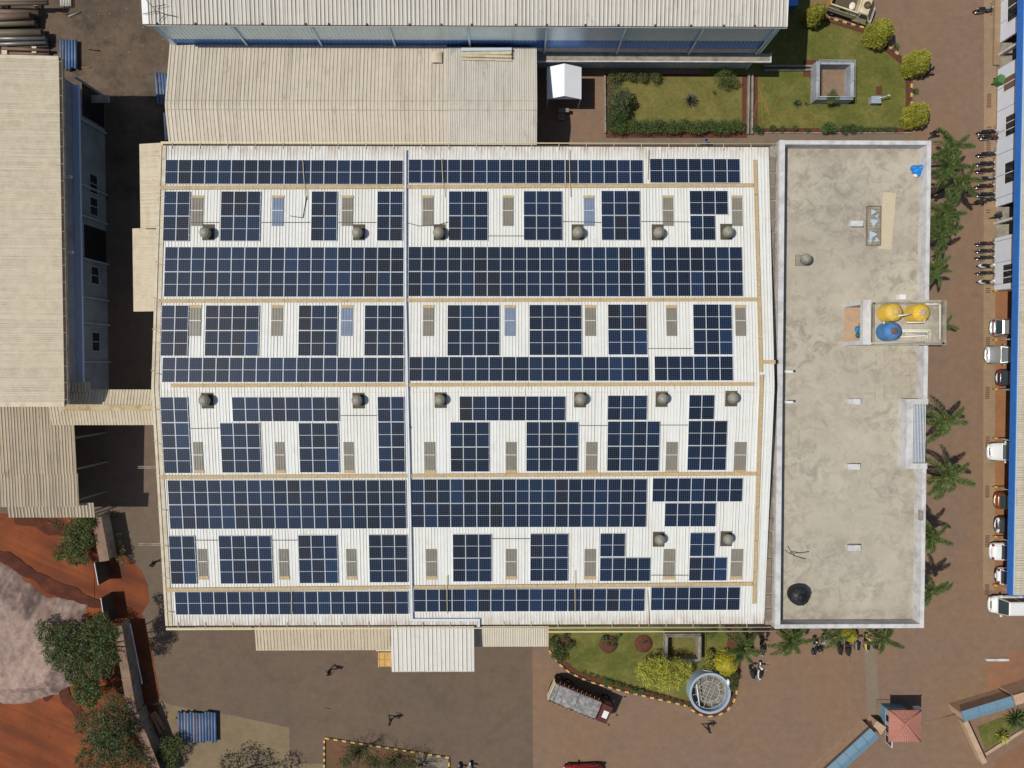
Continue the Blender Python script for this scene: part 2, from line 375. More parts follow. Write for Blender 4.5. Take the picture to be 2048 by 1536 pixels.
flat('grey_paving_band', [(1728, 1290), (1752, 1290), (1760, 1455), (1738, 1455)], .006, groundmat('grey_band_paving', S(134, 122, 106), S(142, 126, 106), S(126, 114, 98), .4))
# red soil track and spoil terrain in the south-west
q = MB(); q.sheet(WP([(-500, 1000), (60, 1030), (210, 1040), (238, 1090), (262, 1120), (284, 1142), (296, 1172), (298, 1205), (284, 1226), (302, 1290), (318, 1380), (318, 1470), (345, 1700), (-500, 1800)]), .014); struct('red_soil_track', q, G_red)
def terrain(name, px0, py0, px1, py1, nx, ny, hfun, m, kind='structure'):
    x0, y1 = W2(px0, py0); x1, y0 = W2(px1, py1); q = MB(); vs = []; fs = []
    for j in range(ny+1):
        for i in range(nx+1):
            x = x0+(x1-x0)*i/nx; y = y0+(y1-y0)*j/ny; vs.append((x, y, hfun(x, y)))
    for j in range(ny):
        for i in range(nx): a = j*(nx+1)+i; fs.append((a, a+1, a+nx+2, a+nx+1))
    q.add(vs, fs, 0, True); return struct(name, q, m, kind)
from mathutils import noise as mn
def fbm(x, y, s, o=4): return mn.fractal(Vector((x*s, y*s, 3.7)), .8, 2.1, o)
SPO = [W2(a, b) for a, b in [(-60, 1105), (0, 1118), (40, 1150), (90, 1188), (150, 1200), (176, 1210), (165, 1260), (175, 1330), (120, 1390), (60, 1405), (0, 1408), (-60, 1400)]]
def sdist(x, y, poly):
    ins = False; dm = 1e9; n = len(poly)
    for i in range(n):
        (ax, ay), (bx, by) = poly[i], poly[(i+1) % n]
        if (ay > y) != (by > y) and x < (bx-ax)*(y-ay)/(by-ay)+ax: ins = not ins
        dx, dy = bx-ax, by-ay; t = max(0, min(1, ((x-ax)*dx+(y-ay)*dy)/(dx*dx+dy*dy+1e-9)))
        dm = min(dm, math.hypot(x-ax-dx*t, y-ay-dy*t))
    return dm if ins else -dm
def spoil_h(x, y):
    d = sdist(x, y, SPO)+fbm(x, y, .5)*.35
    h = max(0, min(1.5, d*.8)) if d > 0 else 0
    return h+(.22*fbm(x*.6+y*.5, y-x*.3, .45)+.07*fbm(x, y, 1.6)+.035*fbm(x, y, 5.5))*min(1, max(0, d)) - (.12 if d <= 0 else 0)
G_spoil = groundmat('pale_pink_spoil', S(176, 151, 138), S(160, 137, 126), S(122, 104, 96), 0, .3, 2.6, .22, .8, (.7, 1.2))
terrain('spoil_heap', -70, 1090, 190, 1430, 110, 130, spoil_h, G_spoil)
def track_h(x, y):
    return .045+.02*fbm(x, y, .35)+.006*fbm(x, y, 1.6)
def track_z(x, y): return .085
terrain('rutted_soil', -60, 1030, 190, 1240, 70, 60, lambda x, y: track_h(x, y) if sdist(x, y, SPO) < .6 else -.05, G_red)
terrain('rutted_soil', -60, 1390, 190, 1600, 70, 60, lambda x, y: track_h(x, y), G_red)

G_darkred = groundmat('dark_red_ground', S(92, 52, 40), S(74, 44, 36), S(118, 66, 46), 0, .35, 1.6, .22, .8, (.7, 1.2))  # darker red-brown for flat strips beside heap and track
def band(name, pts, wpx, z, m):
    L = []; Rr = []
    P = []
    for (ax, ay), (bx, by) in zip(pts[:-1], pts[1:]):
        n = max(1, int(math.hypot(bx-ax, by-ay)/3)); P += [(ax+(bx-ax)*k/n, ay+(by-ay)*k/n) for k in range(n)]
    P.append(pts[-1])
    for i, (x, y) in enumerate(P):
        x2, y2 = P[min(i+1, len(P)-1)]; x1, y1 = P[max(i-1, 0)]; d = math.hypot(x2-x1, y2-y1); nx, ny = -(y2-y1)/d, (x2-x1)/d; t = i/(len(P)-1); w = wpx*(.35+.65*math.sin(math.pi*t)**.4)
        a, b = w*(.5+.35*fbm(x*.02, y*.02, 1.1, 2)), w*(.5+.35*fbm(y*.02, x*.02, 1.3, 2)); L.append((x+nx*a, y+ny*a)); Rr.append((x-nx*b, y-ny*b))
    q = MB(); A, B = WP(L), WP(Rr)
    q.add([(x, y, z) for x, y in A]+[(x, y, z) for x, y in B], [(i, i+1, len(A)+i+1, len(A)+i) for i in range(len(A)-1)]); 
    q.v = [(x, y, track_z(x, y)+.02) for x, y, _ in q.v]; return struct(name, q, m)
band('dark_ground_strip', [(-30, 1100), (40, 1132), (100, 1172), (150, 1192), (205, 1212)], 26, .20, G_darkred)
band('dark_ground_strip', [(30, 1036), (90, 1050), (150, 1066), (200, 1080)], 24, .20, G_darkred)
band('dark_ground_strip', [(90, 1400), (120, 1370), (115, 1350), (135, 1400), (170, 1440)], 22, .21, G_darkred)
# ================================================================ RIBBED SHEET ROOFS
def ribbed(mb, a0, a1, prof, pitch, hgt=.045, wid=.10, axis='y', thick=.06, mi_sheet=0, mi_rib=1, mi_seam=2, seam_p=.8, jit=.06, seam_w=.03):
    """sheet whose ribs run along `axis`; prof is the (along, z) line of the sheet; a0..a1 is the span across the ribs"""
    P = (lambda u, v, z: (u, v, z)) if axis == 'y' else (lambda u, v, z: (v, u, z))
    flip = axis != 'y'
    def quad(a, b, c, d, mi):
        mb.add([a, b, c, d], [(3, 2, 1, 0) if flip else (0, 1, 2, 3)], mi)
    for (v0, z0), (v1, z1) in zip(prof[:-1], prof[1:]):
        quad(P(a0, v0, z0), P(a1, v0, z0), P(a1, v1, z1), P(a0, v1, z1), mi_sheet)
        quad(P(a0, v1, z1-thick), P(a1, v1, z1-thick), P(a1, v0, z0-thick), P(a0, v0, z0-thick), mi_sheet)
    for (v, z, s) in ((prof[0][0], prof[0][1], 1), (prof[-1][0], prof[-1][1], -1)):
        e = [P(a0, v, z-thick), P(a1, v, z-thick), P(a1, v, z), P(a0, v, z)]
        quad(*(e if s > 0 else e[::-1]), mi_sheet)
    for a, s in ((a0, -1), (a1, 1)):
        for (v0, z0), (v1, z1) in zip(prof[:-1], prof[1:]):
            e = [P(a, v0, z0-thick), P(a, v1, z1-thick), P(a, v1, z1), P(a, v0, z0)]
            quad(*(e if s > 0 else e[::-1]), mi_sheet)
    u = a0+pitch*.5
    while u < a1-wid:
        c = u+random.uniform(-jit, jit)*pitch
        w0, w1 = wid*.5, wid*.28
        for (v0, z0), (v1, z1) in zip(prof[:-1], prof[1:]):
            quad(P(c-w0, v0, z0+.001), P(c-w1, v0, z0+hgt), P(c-w1, v1, z1+hgt), P(c-w0, v1, z1+.001), mi_rib)
            mb.f[-1] = mb.f[-1][::-1]
            quad(P(c-w1, v0, z0+hgt), P(c+w1, v0, z0+hgt), P(c+w1, v1, z1+hgt), P(c-w1, v1, z1+hgt), mi_rib)
            quad(P(c+w1, v0, z0+hgt), P(c+w0, v0, z0+.001), P(c+w0, v1, z1+.001), P(c+w1, v1, z1+hgt), mi_rib)
            if random.random() < seam_p:
                s = seam_w*random.uniform(.5, 1.5)
                quad(P(c+w0, v0, z0+.004), P(c+w0+s, v0, z0+.004), P(c+w0+s, v1, z1+.004), P(c+w0, v1, z1+.004), mi_seam)
        u += pitch
    return mb

# ================================================================ MAIN FACTORY WITH THE SOLAR ROOF
MX0, MX1, MYN, MYS, MRY = -26.95, 20.6, 17.1, -20.6, -1.6
def RZ(y): return 13.7-.0914*abs(y-MRY)
def WR(px, py, dz=0.0):
    z = 13.0
    for _ in range(6): x, y, _z = W(px, py, z); z = RZ(y)+dz
    return x, y, z
fac = thing('factory_building', 'large factory with white ribbed roof covered in blue solar panel arrays', 'factory', (0, 0, 0))
q = MB(); q.box(MX0+.15, MX1-.05, MYS+.3, MYN-.3, 0, 11.7); part('wall', q, M['pale_wall'], fac)
q = MB(); ribbed(q, MX0+.55, MX1-.02, [(MYS, RZ(MYS)), (MRY-.25, RZ(MRY)-.02), (MRY+.25, RZ(MRY)-.02), (MYN, RZ(MYN))], .243, .03, .055, seam_p=.75, seam_w=.028)
part('roof', q, [M['white_roof'], M['white_rib'], M['seam']], fac)
q = MB()
for k in range(2): q.box(MX0+.5, MX1, MRY-.45+.62*k, MRY-.43+.62*k, RZ(MRY)+.01, RZ(MRY)+.03)
part('ridge_joint', q, M['cream_trim'], fac)
q = MB()
for y0, y1 in ((MYS, MRY), (MRY, MYN)):
    q.loft([[(MX0, y, RZ(y)-.25), (MX0+.55, y, RZ(y)-.25), (MX0+.55, y, RZ(y)+.07), (MX0, y, RZ(y)+.07)][::-1] for y in (y0, y1)])
part('verge_flashing', q, M['cream_trim'], fac)
q = MB()
for y0, y1 in ((MYS, MRY), (MRY, MYN)):
    q.loft([[(MX0+.17, y, RZ(y)+.08), (MX0+.23, y, RZ(y)+.08), (MX0+.23, y, RZ(y)+.13), (MX0+.17, y, RZ(y)+.13)][::-1] for y in (y0, y1)])
for i in range(14):
    y = MYS+1+i*2.75+random.uniform(-.3, .3)
    q.tube([(MX0-.05, y+.25, RZ(y)+.08), (MX0+.3, y, RZ(y)+.12), (MX0+.75, y-.08, RZ(y)+.10)], .03, 5)
part('earthing_strip', q, M['cream_trim'], fac)
for s, y in ((1, MYN), (-1, MYS)):
    q = MB(); q.box(MX0+.2, MX1+.2, min(y, y+s*.18), max(y, y+s*.18), 11.55, 11.85); part('gutter', q, M['dark_gutter'], fac)
    q = MB()
    ex = W(1560, 292, 12)[0]
    q.tube([(MX0+.1, y+s*.28, 11.95), (MX1+.6, y+s*.28, 11.95)], .055, 6, 0)
    if s < 0: q.tube([(W(1095, 1250, 12)[0], y+s*.62, 11.9), (MX1+.7, y+s*.62, 11.9)], .05, 6, 0)
    for i in range(22):
        x = MX0+1+i*2.15; q.tube([(x, y-s*.25, RZ(y)+.08), (x, y+s*.3, 11.97)], .03, 5, 1)
    part('eave_rail', q, [M['cream_pipe'], M['cream_trim']], fac)
# stone-lined gutter between the sheet roof and the office terrace
q = MB(); q.box(MX1+.03, 21.24, MYS, MYN, 12.0, 12.15); part('valley_gutter', q, M['conc2'], fac)
y = MYS+.3
while y < MYN-1:
    h = random.uniform(.9, 1.5); q = MB(); q.obox((MX1+.22, y+h/2, 12.22), (.19, h/2-.06, .07), random.uniform(-.03, .03))
    part('gutter_stone', q, M['stone'], fac); y += h
# translucent roof lights with a cross bar and a rusty upper flashing
SKY = [([384, 545, 684, 845, 1005, 1167, 1325, 1463], 396, 452, 391, [1, 5]), ([380, 543, 683, 846, 1009, 1170, 1332, 1470], 616, 672, 610, [2, 4]),
       ([386, 549, 687, 849, 1011, 1172, 1332, 1469], 884, 940, 946, []), ([395, 557, 692, 852, 1011, 1169, 1327, 1462], 1098, 1152, 1159, [])]
for xs, ya, yb, yr, blue in SKY:
    for i, x in enumerate(xs):
        a = WR(x, ya); b = WR(x+22, yb); r = WR(x, yr)
        q = MB(); y0, y1 = min(a[1], b[1]), max(a[1], b[1]); x0, x1 = a[0], b[0]
        for k in range(4):
            w = (x1-x0)/4; q.loft([[(x0+k*w+.03, y, RZ(y)+.01), (x0+k*w+w-.03, y, RZ(y)+.01), (x0+k*w+w-.06, y, RZ(y)+.075), (x0+k*w+.06, y, RZ(y)+.075)] for y in (y0, y1)])
        q.loft([[(x0, y, RZ(y)+.0), (x1, y, RZ(y)+.0), (x1, y, RZ(y)+.045), (x0, y, RZ(y)+.045)] for y in (y0, y1)])
        sk = part('skylight', q, M['skylight_blue' if i in blue else 'skylight'], fac)
        ym = (y0+y1)/2+.1; q = MB(); q.box(x0, x1, ym-.03, ym+.03, RZ(ym)+.05, RZ(ym)+.10); part('cross_bar', q, M['zinc'], sk)
        q = MB(); e = a[1] if r[1] > a[1] else b[1]; yy = sorted((e, r[1]))
        q.loft([[(x0-.02, y, RZ(y)+.01), (x1+.02, y, RZ(y)+.01), (x1+.02, y, RZ(y)+.06), (x0-.02, y, RZ(y)+.06)] for y in yy]); part('flashing', q, M['walkway'], sk)
# spinning roof ventilators
def vent_dome():
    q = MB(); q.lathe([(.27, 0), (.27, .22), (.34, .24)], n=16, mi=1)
    prof = [(.33, .24), (.42, .36), (.455, .5), (.43, .64), (.34, .75), (.2, .81)]
    for k in range(20):
        a0, a1 = 2*math.pi*k/20, 2*math.pi*(k+.86)/20
        vs = []
        for r, z in prof: vs += [(r*math.cos(a0), r*math.sin(a0), z), ((r-.035)*math.cos(a1), (r-.035)*math.sin(a1), z)]
        q.add(vs, [(2*i, 2*i+1, 2*i+3, 2*i+2) for i in range(len(prof)-1)], 0, False)
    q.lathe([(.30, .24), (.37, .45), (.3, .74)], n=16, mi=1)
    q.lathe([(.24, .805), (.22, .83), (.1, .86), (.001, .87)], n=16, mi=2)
    return q.mesh('vent_dome', [M['vent'], M['vent_dark'], M['vent']])
VD = vent_dome()
for x, y, s in [(417, 468, 1), (718, 468, 1), (879, 468, 1), (1155, 468, 1), (1315, 468, 1), (1452, 467, 1), (415, 800, -1), (717, 800, -1), (881, 799, -1), (1160, 798, -1), (1323, 797, -1), (1462, 796, -1), (1317, 1077, -1), (1452, 1076, -1)]:
    x0, y0, z0 = WR(x, y); q = MB()
    yy = (y0-.5*1, y0+.75) if s > 0 else (y0-.65, y0+.55)
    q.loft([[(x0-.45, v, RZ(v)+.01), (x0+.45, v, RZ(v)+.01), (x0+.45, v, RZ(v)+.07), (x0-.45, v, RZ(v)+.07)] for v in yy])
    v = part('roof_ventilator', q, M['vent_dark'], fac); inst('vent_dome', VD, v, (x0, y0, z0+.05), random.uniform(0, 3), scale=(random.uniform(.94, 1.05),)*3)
# walkway gratings (planks a metre or so long, laid end to end)
def walk(p0, p1, wd=.27, lift=.10):
    a = WR(*p0); b = WR(*p1); L = math.hypot(b[0]-a[0], b[1]-a[1]); n = max(1, int(L/2.4)); q = MB(); ang = math.atan2(b[1]-a[1], b[0]-a[0])
    for i in range(n):
        t = (i+.5)/n; x, y = a[0]+(b[0]-a[0])*t, a[1]+(b[1]-a[1])*t
        sl = (RZ(b[1])-RZ(a[1]))/L if L else 0
        q.obox((x, y, RZ(y)+lift), (L/n/2-.012, wd/2, .025), ang, 0, -math.atan(sl))
        for k in (-1, 1): q.obox((x-k*wd*.46*math.sin(ang), y+k*wd*.46*math.cos(ang), RZ(y)+lift+.02), (L/n/2-.012, .018, .03), ang, 0, -math.atan(sl))
    part('walkway', q, M['walkway'], fac)
for a, b in [((320, 376), (1506, 371)), ((316, 602), (1513, 599)), ((344, 771), (1507, 768)), ((322, 954), (1512, 947)), ((334, 1179), (1504, 1167)),
             ((1509, 320), (1521, 745)), ((1521, 749), (1507, 1207)), ((1524, 724), (1550, 724))]: walk(a, b)
# white cable tray from the ridge to the south eave
q = MB(); TP = [(810, 322), (811, 480), (812.5, 640), (815, 772)]
def tray(pts, w=.16):
    P = [WR(*p) for p in pts]
    for a, b in zip(P[:-1], P[1:]):
        L = math.hypot(b[0]-a[0], b[1]-a[1]); ang = math.atan2(b[1]-a[1], b[0]-a[0]); sl = (b[2]-a[2])/L
        q.obox(((a[0]+b[0])/2, (a[1]+b[1])/2, (a[2]+b[2])/2+.17), (L/2+.005, w/2, .04), ang, 0, -math.atan(sl))
        for k in (-1, 1): q.obox(((a[0]+b[0])/2-k*.5*w*math.sin(ang), (a[1]+b[1])/2+k*.5*w*math.cos(ang), (a[2]+b[2])/2+.21), (L/2+.005, .012, .03), ang, 1, -math.atan(sl))
tray([(811, 300), (811, 600)]); tray([(811, 600), (814.5, 771)]); tray([(814.5, 771), (820, 1000)]); tray([(820, 1000), (824, 1236)])
tray([(820.5, 1238), (960, 1238)]); tray([(957.5, 1240), (957.5, 1252)])
part('cable_tray', q, [M['tray'], M['tray']], fac)
# black string cables lying between the panel blocks, pale lightning conductor straps over the panels
for pts in [[(379, 445), (441, 445)], [(520, 445), (622, 445)], [(674, 445), (753, 445)], [(815, 446), (838, 452), (872, 451), (897, 444)], [(976, 472), (1047, 472)], [(1125, 443), (1202, 445)], [(1281, 443), (1380, 444)],
            [(378, 857), (440, 856)], [(678, 831), (755, 831)], [(1157, 851), (1214, 851)], [(1319, 850), (1376, 850)], [(391, 1080), (437, 1080)], [(543, 1080), (596, 1080)], [(983, 1077), (1060, 1077)], [(1301, 1150), (1378, 1150)],
            [(1296, 697), (1385, 697)], [(818, 848), (823, 856)], [(606, 436), (580, 432)], [(606, 436), (614, 392)]]:
    q = MB(); q.tube([tuple(np.add(WR(*p), (0, 0, .06))) for p in pts], .026, 5); part('string_cable', q, M['cable'], fac)
for a, b in [((607, 320), (612, 400)), ((884, 318), (888, 395)), ((1138, 300), (1140, 395)), ((585, 1180), (584, 1228)), ((894, 1150), (895, 1225)), ((1149, 1140), (1150, 1222)), ((1293, 1180), (1297, 1250)), ((1296, 300), (1294, 360))]:
    q = MB(); q.tube([tuple(np.add(WR(*a), (0, 0, .2))), tuple(np.add(WR(*b), (0, 0, .2)))], .028, 5); part('conductor_strap', q, M['cream_pipe'], fac)
# ================================================================ SOLAR ARRAYS
def panelmat():
    m, nt, b = new_mat('solar_cells'); o = N(nt, 'ShaderNodeObjectInfo')
    c = N(nt, 'ShaderNodeTexCoord').outputs['Object']; s = N(nt, 'ShaderNodeSeparateXYZ'); nt.links.new(c, s.inputs[0])
    base = ramp(nt, o.outputs['Random'], [(0, S(13, 20, 31)), (.1, S(26, 26, 29)), (.18, S(11, 24, 41)), (.45, S(12, 27, 47)), (.68, S(14, 32, 56)), (.86, S(13, 36, 60)), (.96, S(19, 43, 73))])
    rc = base.node.color_ramp; rc.interpolation = 'CONSTANT'
    f = noise(nt, c, 5, 3); base = mixc(nt, .6, base, ramp(nt, f, [(.3, (.8,)*3), (.7, (1.2,)*3)]), 'MULTIPLY')
    # blue sky glare painted into the cells as broad noise patches
    wp = N(nt, 'ShaderNodeNewGeometry').outputs['Position']
    f4 = noise(nt, wp, .09, 3); base = mixc(nt, ramp(nt, f4, [(.35, (0, 0, 0)), (.68, (.25,)*3)]), base, S(34, 56, 94))
    def line(axis, pitch, wd):
        a = N(nt, 'ShaderNodeMath', operation='MULTIPLY'); a.inputs[1].default_value = 1/pitch; nt.links.new(s.outputs[axis], a.inputs[0])
        a2 = N(nt, 'ShaderNodeMath', operation='ADD'); a2.inputs[1].default_value = 100.0; nt.links.new(a.outputs[0], a2.inputs[0])
        r = N(nt, 'ShaderNodeMath', operation='FRACT'); nt.links.new(a2.outputs[0], r.inputs[0])
        l = N(nt, 'ShaderNodeMath', operation='LESS_THAN'); l.inputs[1].default_value = wd/pitch; nt.links.new(r.outputs[0], l.inputs[0]); return l.outputs[0]
    l1 = line(0, .162, .014); l2 = line(1, .162, .008)
    mx = N(nt, 'ShaderNodeMath', operation='MAXIMUM'); nt.links.new(l1, mx.inputs[0]); nt.links.new(l2, mx.inputs[1])
    k = N(nt, 'ShaderNodeMath', operation='MULTIPLY'); k.inputs[1].default_value = .5; nt.links.new(mx.outputs[0], k.inputs[0])
    col = mixc(nt, k.outputs[0], base, S(128, 142, 164)); nt.links.new(col, b.inputs['Base Color'])
    b.inputs['Roughness'].default_value = .46; b.inputs['Specular IOR Level'].default_value = .14; return m
PCELL = panelmat()
PW, PL = 1.0, 1.95
def module_mesh():
    q = MB(); w, l, e, t = PW/2, PL/2, .022, .035
    q.box(-w, w, -l, l, -.035, .0, 0)
    q.box(-w, w, -l, -l+e, .0, .006, 0); q.box(-w, w, l-e, l, .0, .006, 0); q.box(-w, -w+e, -l+e, l-e, .0, .006, 0); q.box(w-e, w, -l+e, l-e, .0, .006, 0)
    q.box(-w+e, w-e, -.010, .010, .001, .007, 0)
    q.sheet([(-w+e, -l+e), (w-e, -l+e), (w-e, -.014), (-w+e, -.014)], .004, 1); q.sheet([(-w+e, .014), (w-e, .014), (w-e, l-e), (-w+e, l-e)], .004, 1)
    return q.mesh('solar_panel', [M['alu'], PCELL])
PM = module_mesh()
# segments: (x0, y0, x1, y1, columns, rows of modules) in the photo; one entry per array
ARR = [
 ('row of 18 solar panels along the north eave, left of the white cable tray', [(330, 319.4, 806.3, 368.8, 18, 1)]),
 ('row of 18 solar panels along the north eave, right of the white cable tray', [(816.7, 318.8, 1286.5, 367.3, 18, 1)]),
 ('short row of seven solar panels at the right end of the north eave', [(1299.5, 317, 1480, 366, 7, 1)]),
 ('narrow four panel block at the left end of the row below the north strip', [(326.5, 382, 378.8, 482.6, 2, 2)]),
 ('three by two solar block second from left below the north strip', [(440.8, 382, 520.4, 482.6, 3, 2)]),
 ('narrow four panel block between two skylights, third from left below the north strip', [(622, 382, 674.1, 482, 2, 2)]),
 ('narrow four panel block touching the cable tray below the north strip', [(753.8, 382, 805.4, 482, 2, 2)]),
 ('three by two solar block just right of the upper ventilator near the cable tray', [(897, 381.8, 975.8, 481.4, 3, 2)]),
 ('three by two solar block in the middle right of the row below the north strip', [(1047, 381.5, 1124.8, 481, 3, 2)]),
 ('three by two solar block, second from right in the row below the north strip', [(1202.6, 381, 1280.8, 480.8, 3, 2)]),
 ('stepped five panel block at the right end of the row below the north strip', [(1379, 381, 1456, 429.5, 3, 1), (1380.2, 430.6, 1431, 480.6, 2, 1)]),
 ('double deep solar band on the north slope, left of the cable tray', [(328.6, 493.6, 807.7, 594.2, 18, 2)]),
 ('double deep solar band on the north slope, right of the cable tray', [(816.2, 493.2, 1290.5, 593.5, 18, 2)]),
 ('seven wide double deep solar block at the right of the north slope', [(1302.5, 493.3, 1485.5, 593, 7, 2)]),
 ('narrow four panel block at the left edge just above the ridge row', [(321.8, 610, 376, 712.4, 2, 2)]),
 ('four by two solar block second from left just above the ridge row', [(410, 610, 517.5, 712.4, 4, 2)]),
 ('three by two solar block third from left just above the ridge row', [(596.5, 610, 675, 712.2, 3, 2)]),
 ('three by two solar block touching the cable tray just above the ridge row', [(728.6, 609.8, 807.8, 712, 3, 2)]),
 ('four by two solar block first right of the tray above the ridge row', [(894.4, 609.4, 999.4, 711.8, 4, 2)]),
 ('four by two solar block between two skylights in the middle above the ridge row', [(1058.3, 609, 1163.6, 711, 4, 2)]),
 ('three by two solar block second from right just above the ridge row', [(1215.8, 608.2, 1294.4, 710, 3, 2)]),
 ('three by two solar block at the right end above the short ridge row', [(1386.3, 608, 1464.6, 709.7, 3, 2)]),
 ('row of 18 solar panels against the ridge, left of the cable tray', [(324, 714.4, 808, 765, 18, 1)]),
 ('row of 18 solar panels against the ridge, right of the cable tray', [(817.9, 713, 1298, 762.6, 18, 1)]),
 ('row of six solar panels against the ridge at the right end', [(1308.6, 712, 1466.3, 761.7, 6, 1)]),
 ('narrow six panel column at the left edge just below the ridge', [(323.6, 793.6, 378.5, 947, 2, 3)]),
 ('arch shaped solar block with two legs below the ridge, left of the tray', [(464, 793.6, 678.2, 843.4, 8, 1), (441.5, 845.4, 520.8, 946, 3, 2), (598, 845.4, 677.8, 945.5, 3, 2)]),
 ('narrow six panel column touching the cable tray below the ridge', [(756, 792.8, 809.4, 944.6, 2, 3)]),
 ('arch shaped solar block with two legs below the ridge, right of the tray', [(918.6, 792, 1131, 841.8, 8, 1), (900.6, 843.7, 978.6, 944, 3, 2), (1052.2, 843.2, 1157, 943.2, 4, 2)]),
 ('broad stepped eleven panel block below the ridge, second from right', [(1215, 790.4, 1294.4, 840.6, 3, 1), (1214.3, 842.2, 1319.2, 942.4, 4, 2)]),
 ('stepped eight panel block below the ridge at the right end', [(1377.5, 789.4, 1429, 839.4, 2, 1), (1375.3, 841, 1453.6, 941, 3, 2)]),
 ('double deep solar band on the south slope, left of the cable tray', [(337, 959.6, 812.6, 1058.2, 18, 2)]),
 ('double deep solar band on the south slope, right of the cable tray', [(822.2, 957.6, 1293.6, 1055, 18, 2)]),
 ('T shaped eleven panel block at the right of the south slope', [(1304.6, 955.8, 1485.4, 1003.8, 7, 1), (1329, 1005.7, 1432, 1053.6, 4, 1)]),
 ('narrow four panel block at the left end above the south strip', [(339.5, 1071.4, 391.5, 1168.6, 2, 2)]),
 ('four by two solar block second from left above the south strip', [(438.6, 1071, 544.3, 1168, 4, 2)]),
 ('three by two solar block third from left above the south strip', [(597.2, 1070, 675.4, 1167, 3, 2)]),
 ('three by two solar block touching the cable tray above the south strip', [(737.8, 1069, 815.4, 1165.4, 3, 2)]),
 ('three by two solar block first right of the tray above the south strip', [(905.2, 1068, 983.2, 1163.8, 3, 2)]),
 ('three by two solar block in the middle right above the south strip', [(1060, 1067, 1136.6, 1162.6, 3, 2)]),
 ('L shaped six panel block left of a ventilator above the south strip', [(1200, 1066.4, 1250.6, 1113.6, 2, 1), (1199.4, 1115, 1301, 1162.8, 4, 1)]),
 ('small stepped five panel block at the right end above the south strip', [(1379.6, 1065, 1430.2, 1113, 2, 1), (1378, 1114.4, 1454, 1161.8, 3, 1)]),
 ('row of 18 solar panels along the south eave, left of the cable tray', [(350, 1182.6, 817, 1229.4, 18, 1)]),
 ('row of 18 solar panels along the south eave, right of the cable tray', [(826.8, 1177.4, 1289.8, 1223.4, 18, 1)]),
 ('short row of seven solar panels at the right end of the south eave', [(1301.4, 1174, 1480, 1220.8, 7, 1)])]
for label, segs in ARR:
    P0 = WR((segs[0][0]+segs[0][2])/2, (segs[0][1]+segs[0][3])/2, .12)
    A = thing('solar_array', label, 'solar array', P0, 0, 'solar panel arrays on the factory roof')
    rails = MB()
    for x0, y0, x1, y1, nc, nr in segs:
        ym = (y0+y1)/2; xm = (x0+x1)/2
        xa = WR(x0, ym, .12)[0]; xb = WR(x1, ym, .12)[0]; ya = WR(xm, y0, .12)[1]; yb = WR(xm, y1, .12)[1]
        pw = (xb-xa)/nc; pl = (ya-yb)/nr
        for j in range(nr):
            for i in range(nc):
                x, y = xa+(i+.5)*pw, ya-(j+.5)*pl; z = RZ(y)+.12
                sl = math.atan(.0914 if y < MRY else -.0914)
                o = link('solar_panel', PM, A); o.location = (x-P0[0], y-P0[1], z-P0[2]); o.rotation_euler = (sl, 0, random.uniform(-.002, .002))
                o.scale = ((pw-.018)/PW, (pl-.02)/PL, 1)
        for j in range(nr*2):
            y = ya-(j+.5)*pl/2; rails.box(xa-.06, xb+.07, y-.02, y+.02, RZ(y)+.04, RZ(y)+.08)
    part('mounting_rail', rails, M['alu'], A)

# ================================================================ OFFICE TERRACE BUILDING (east of the factory)
RX0, RX1, RYN, RYS, RZT = 21.25, 33.12, 17.5, -20.8, 11.4
off = thing('office_building', 'flat roofed white office block with grey concrete terrace beside the factory', 'office building', (0, 0, 0))
q = MB(); q.box(RX0+.02, RX1-.02, RYS+.02, RYN-.02, 0, RZT-.2); part('wall', q, M['white_wall'], off)
q = MB(); q.box(RX0+.3, RX1-.3, RYS+.3, RYN-.3, RZT-.19, RZT); part('terrace', q, M['concrete'], off)
q = MB(); T = .32; pt = 12.45
nx0, ny0, ny1 = W(1812, 800, pt)[0], W(1830, 937, pt)[1], W(1830, 798, pt)[1]
tx0, ty0, ty1 = W(1727, 650, 14.2)[0], W(1727, 690, 14)[1], W(1727, 602, 14)[1]
q.box(RX0, RX0+.42, RYS, RYN, 11.0, pt+.06)
q.box(RX0+.42, RX1, RYN-T, RYN, 11.0, pt); q.box(RX0+.42, RX1, RYS, RYS+T, 11.0, pt)
q.box(RX1-T, RX1, RYS+T, ny0, 11.0, pt); q.box(RX1-T, RX1, ny1, ty0, 11.0, pt); q.box(RX1-T, RX1, ty1, RYN-T, 11.0, pt)
part('parapet', q, M['white_wall'], off)
q = MB(); q.box(nx0, nx0+.55, ny0, ny1, RZT, pt+.12); q.box(nx0+.55, RX1-.003, ny1-.42, ny1, RZT, pt+.12); q.box(nx0+.55, RX1-.003, ny0, ny0+.42, RZT, pt+.12)
part('light_well_wall', q, M['white_wall'], off)
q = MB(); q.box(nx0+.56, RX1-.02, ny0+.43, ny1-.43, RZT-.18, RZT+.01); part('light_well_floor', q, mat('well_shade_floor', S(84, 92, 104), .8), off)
gx0, gx1 = nx0+.58, RX1-.02
for k in range(9):
    q = MB(); x = gx0+(gx1-gx0)*(k+.5)/9; q.obox((x, (ny0+ny1)/2, pt-.12), (.03, (ny1-ny0)/2-.44, .012), 0, 0, .25); part('louvre_slat', q, M['alu'], off)
for t in (.05, .38, .68, .95): q = MB(); y = ny0+.43+(ny1-ny0-.86)*t; q.box(gx0, gx1, y-.03, y+.03, pt-.22, pt-.18); part('louvre_bearer', q, M['steel'], off)
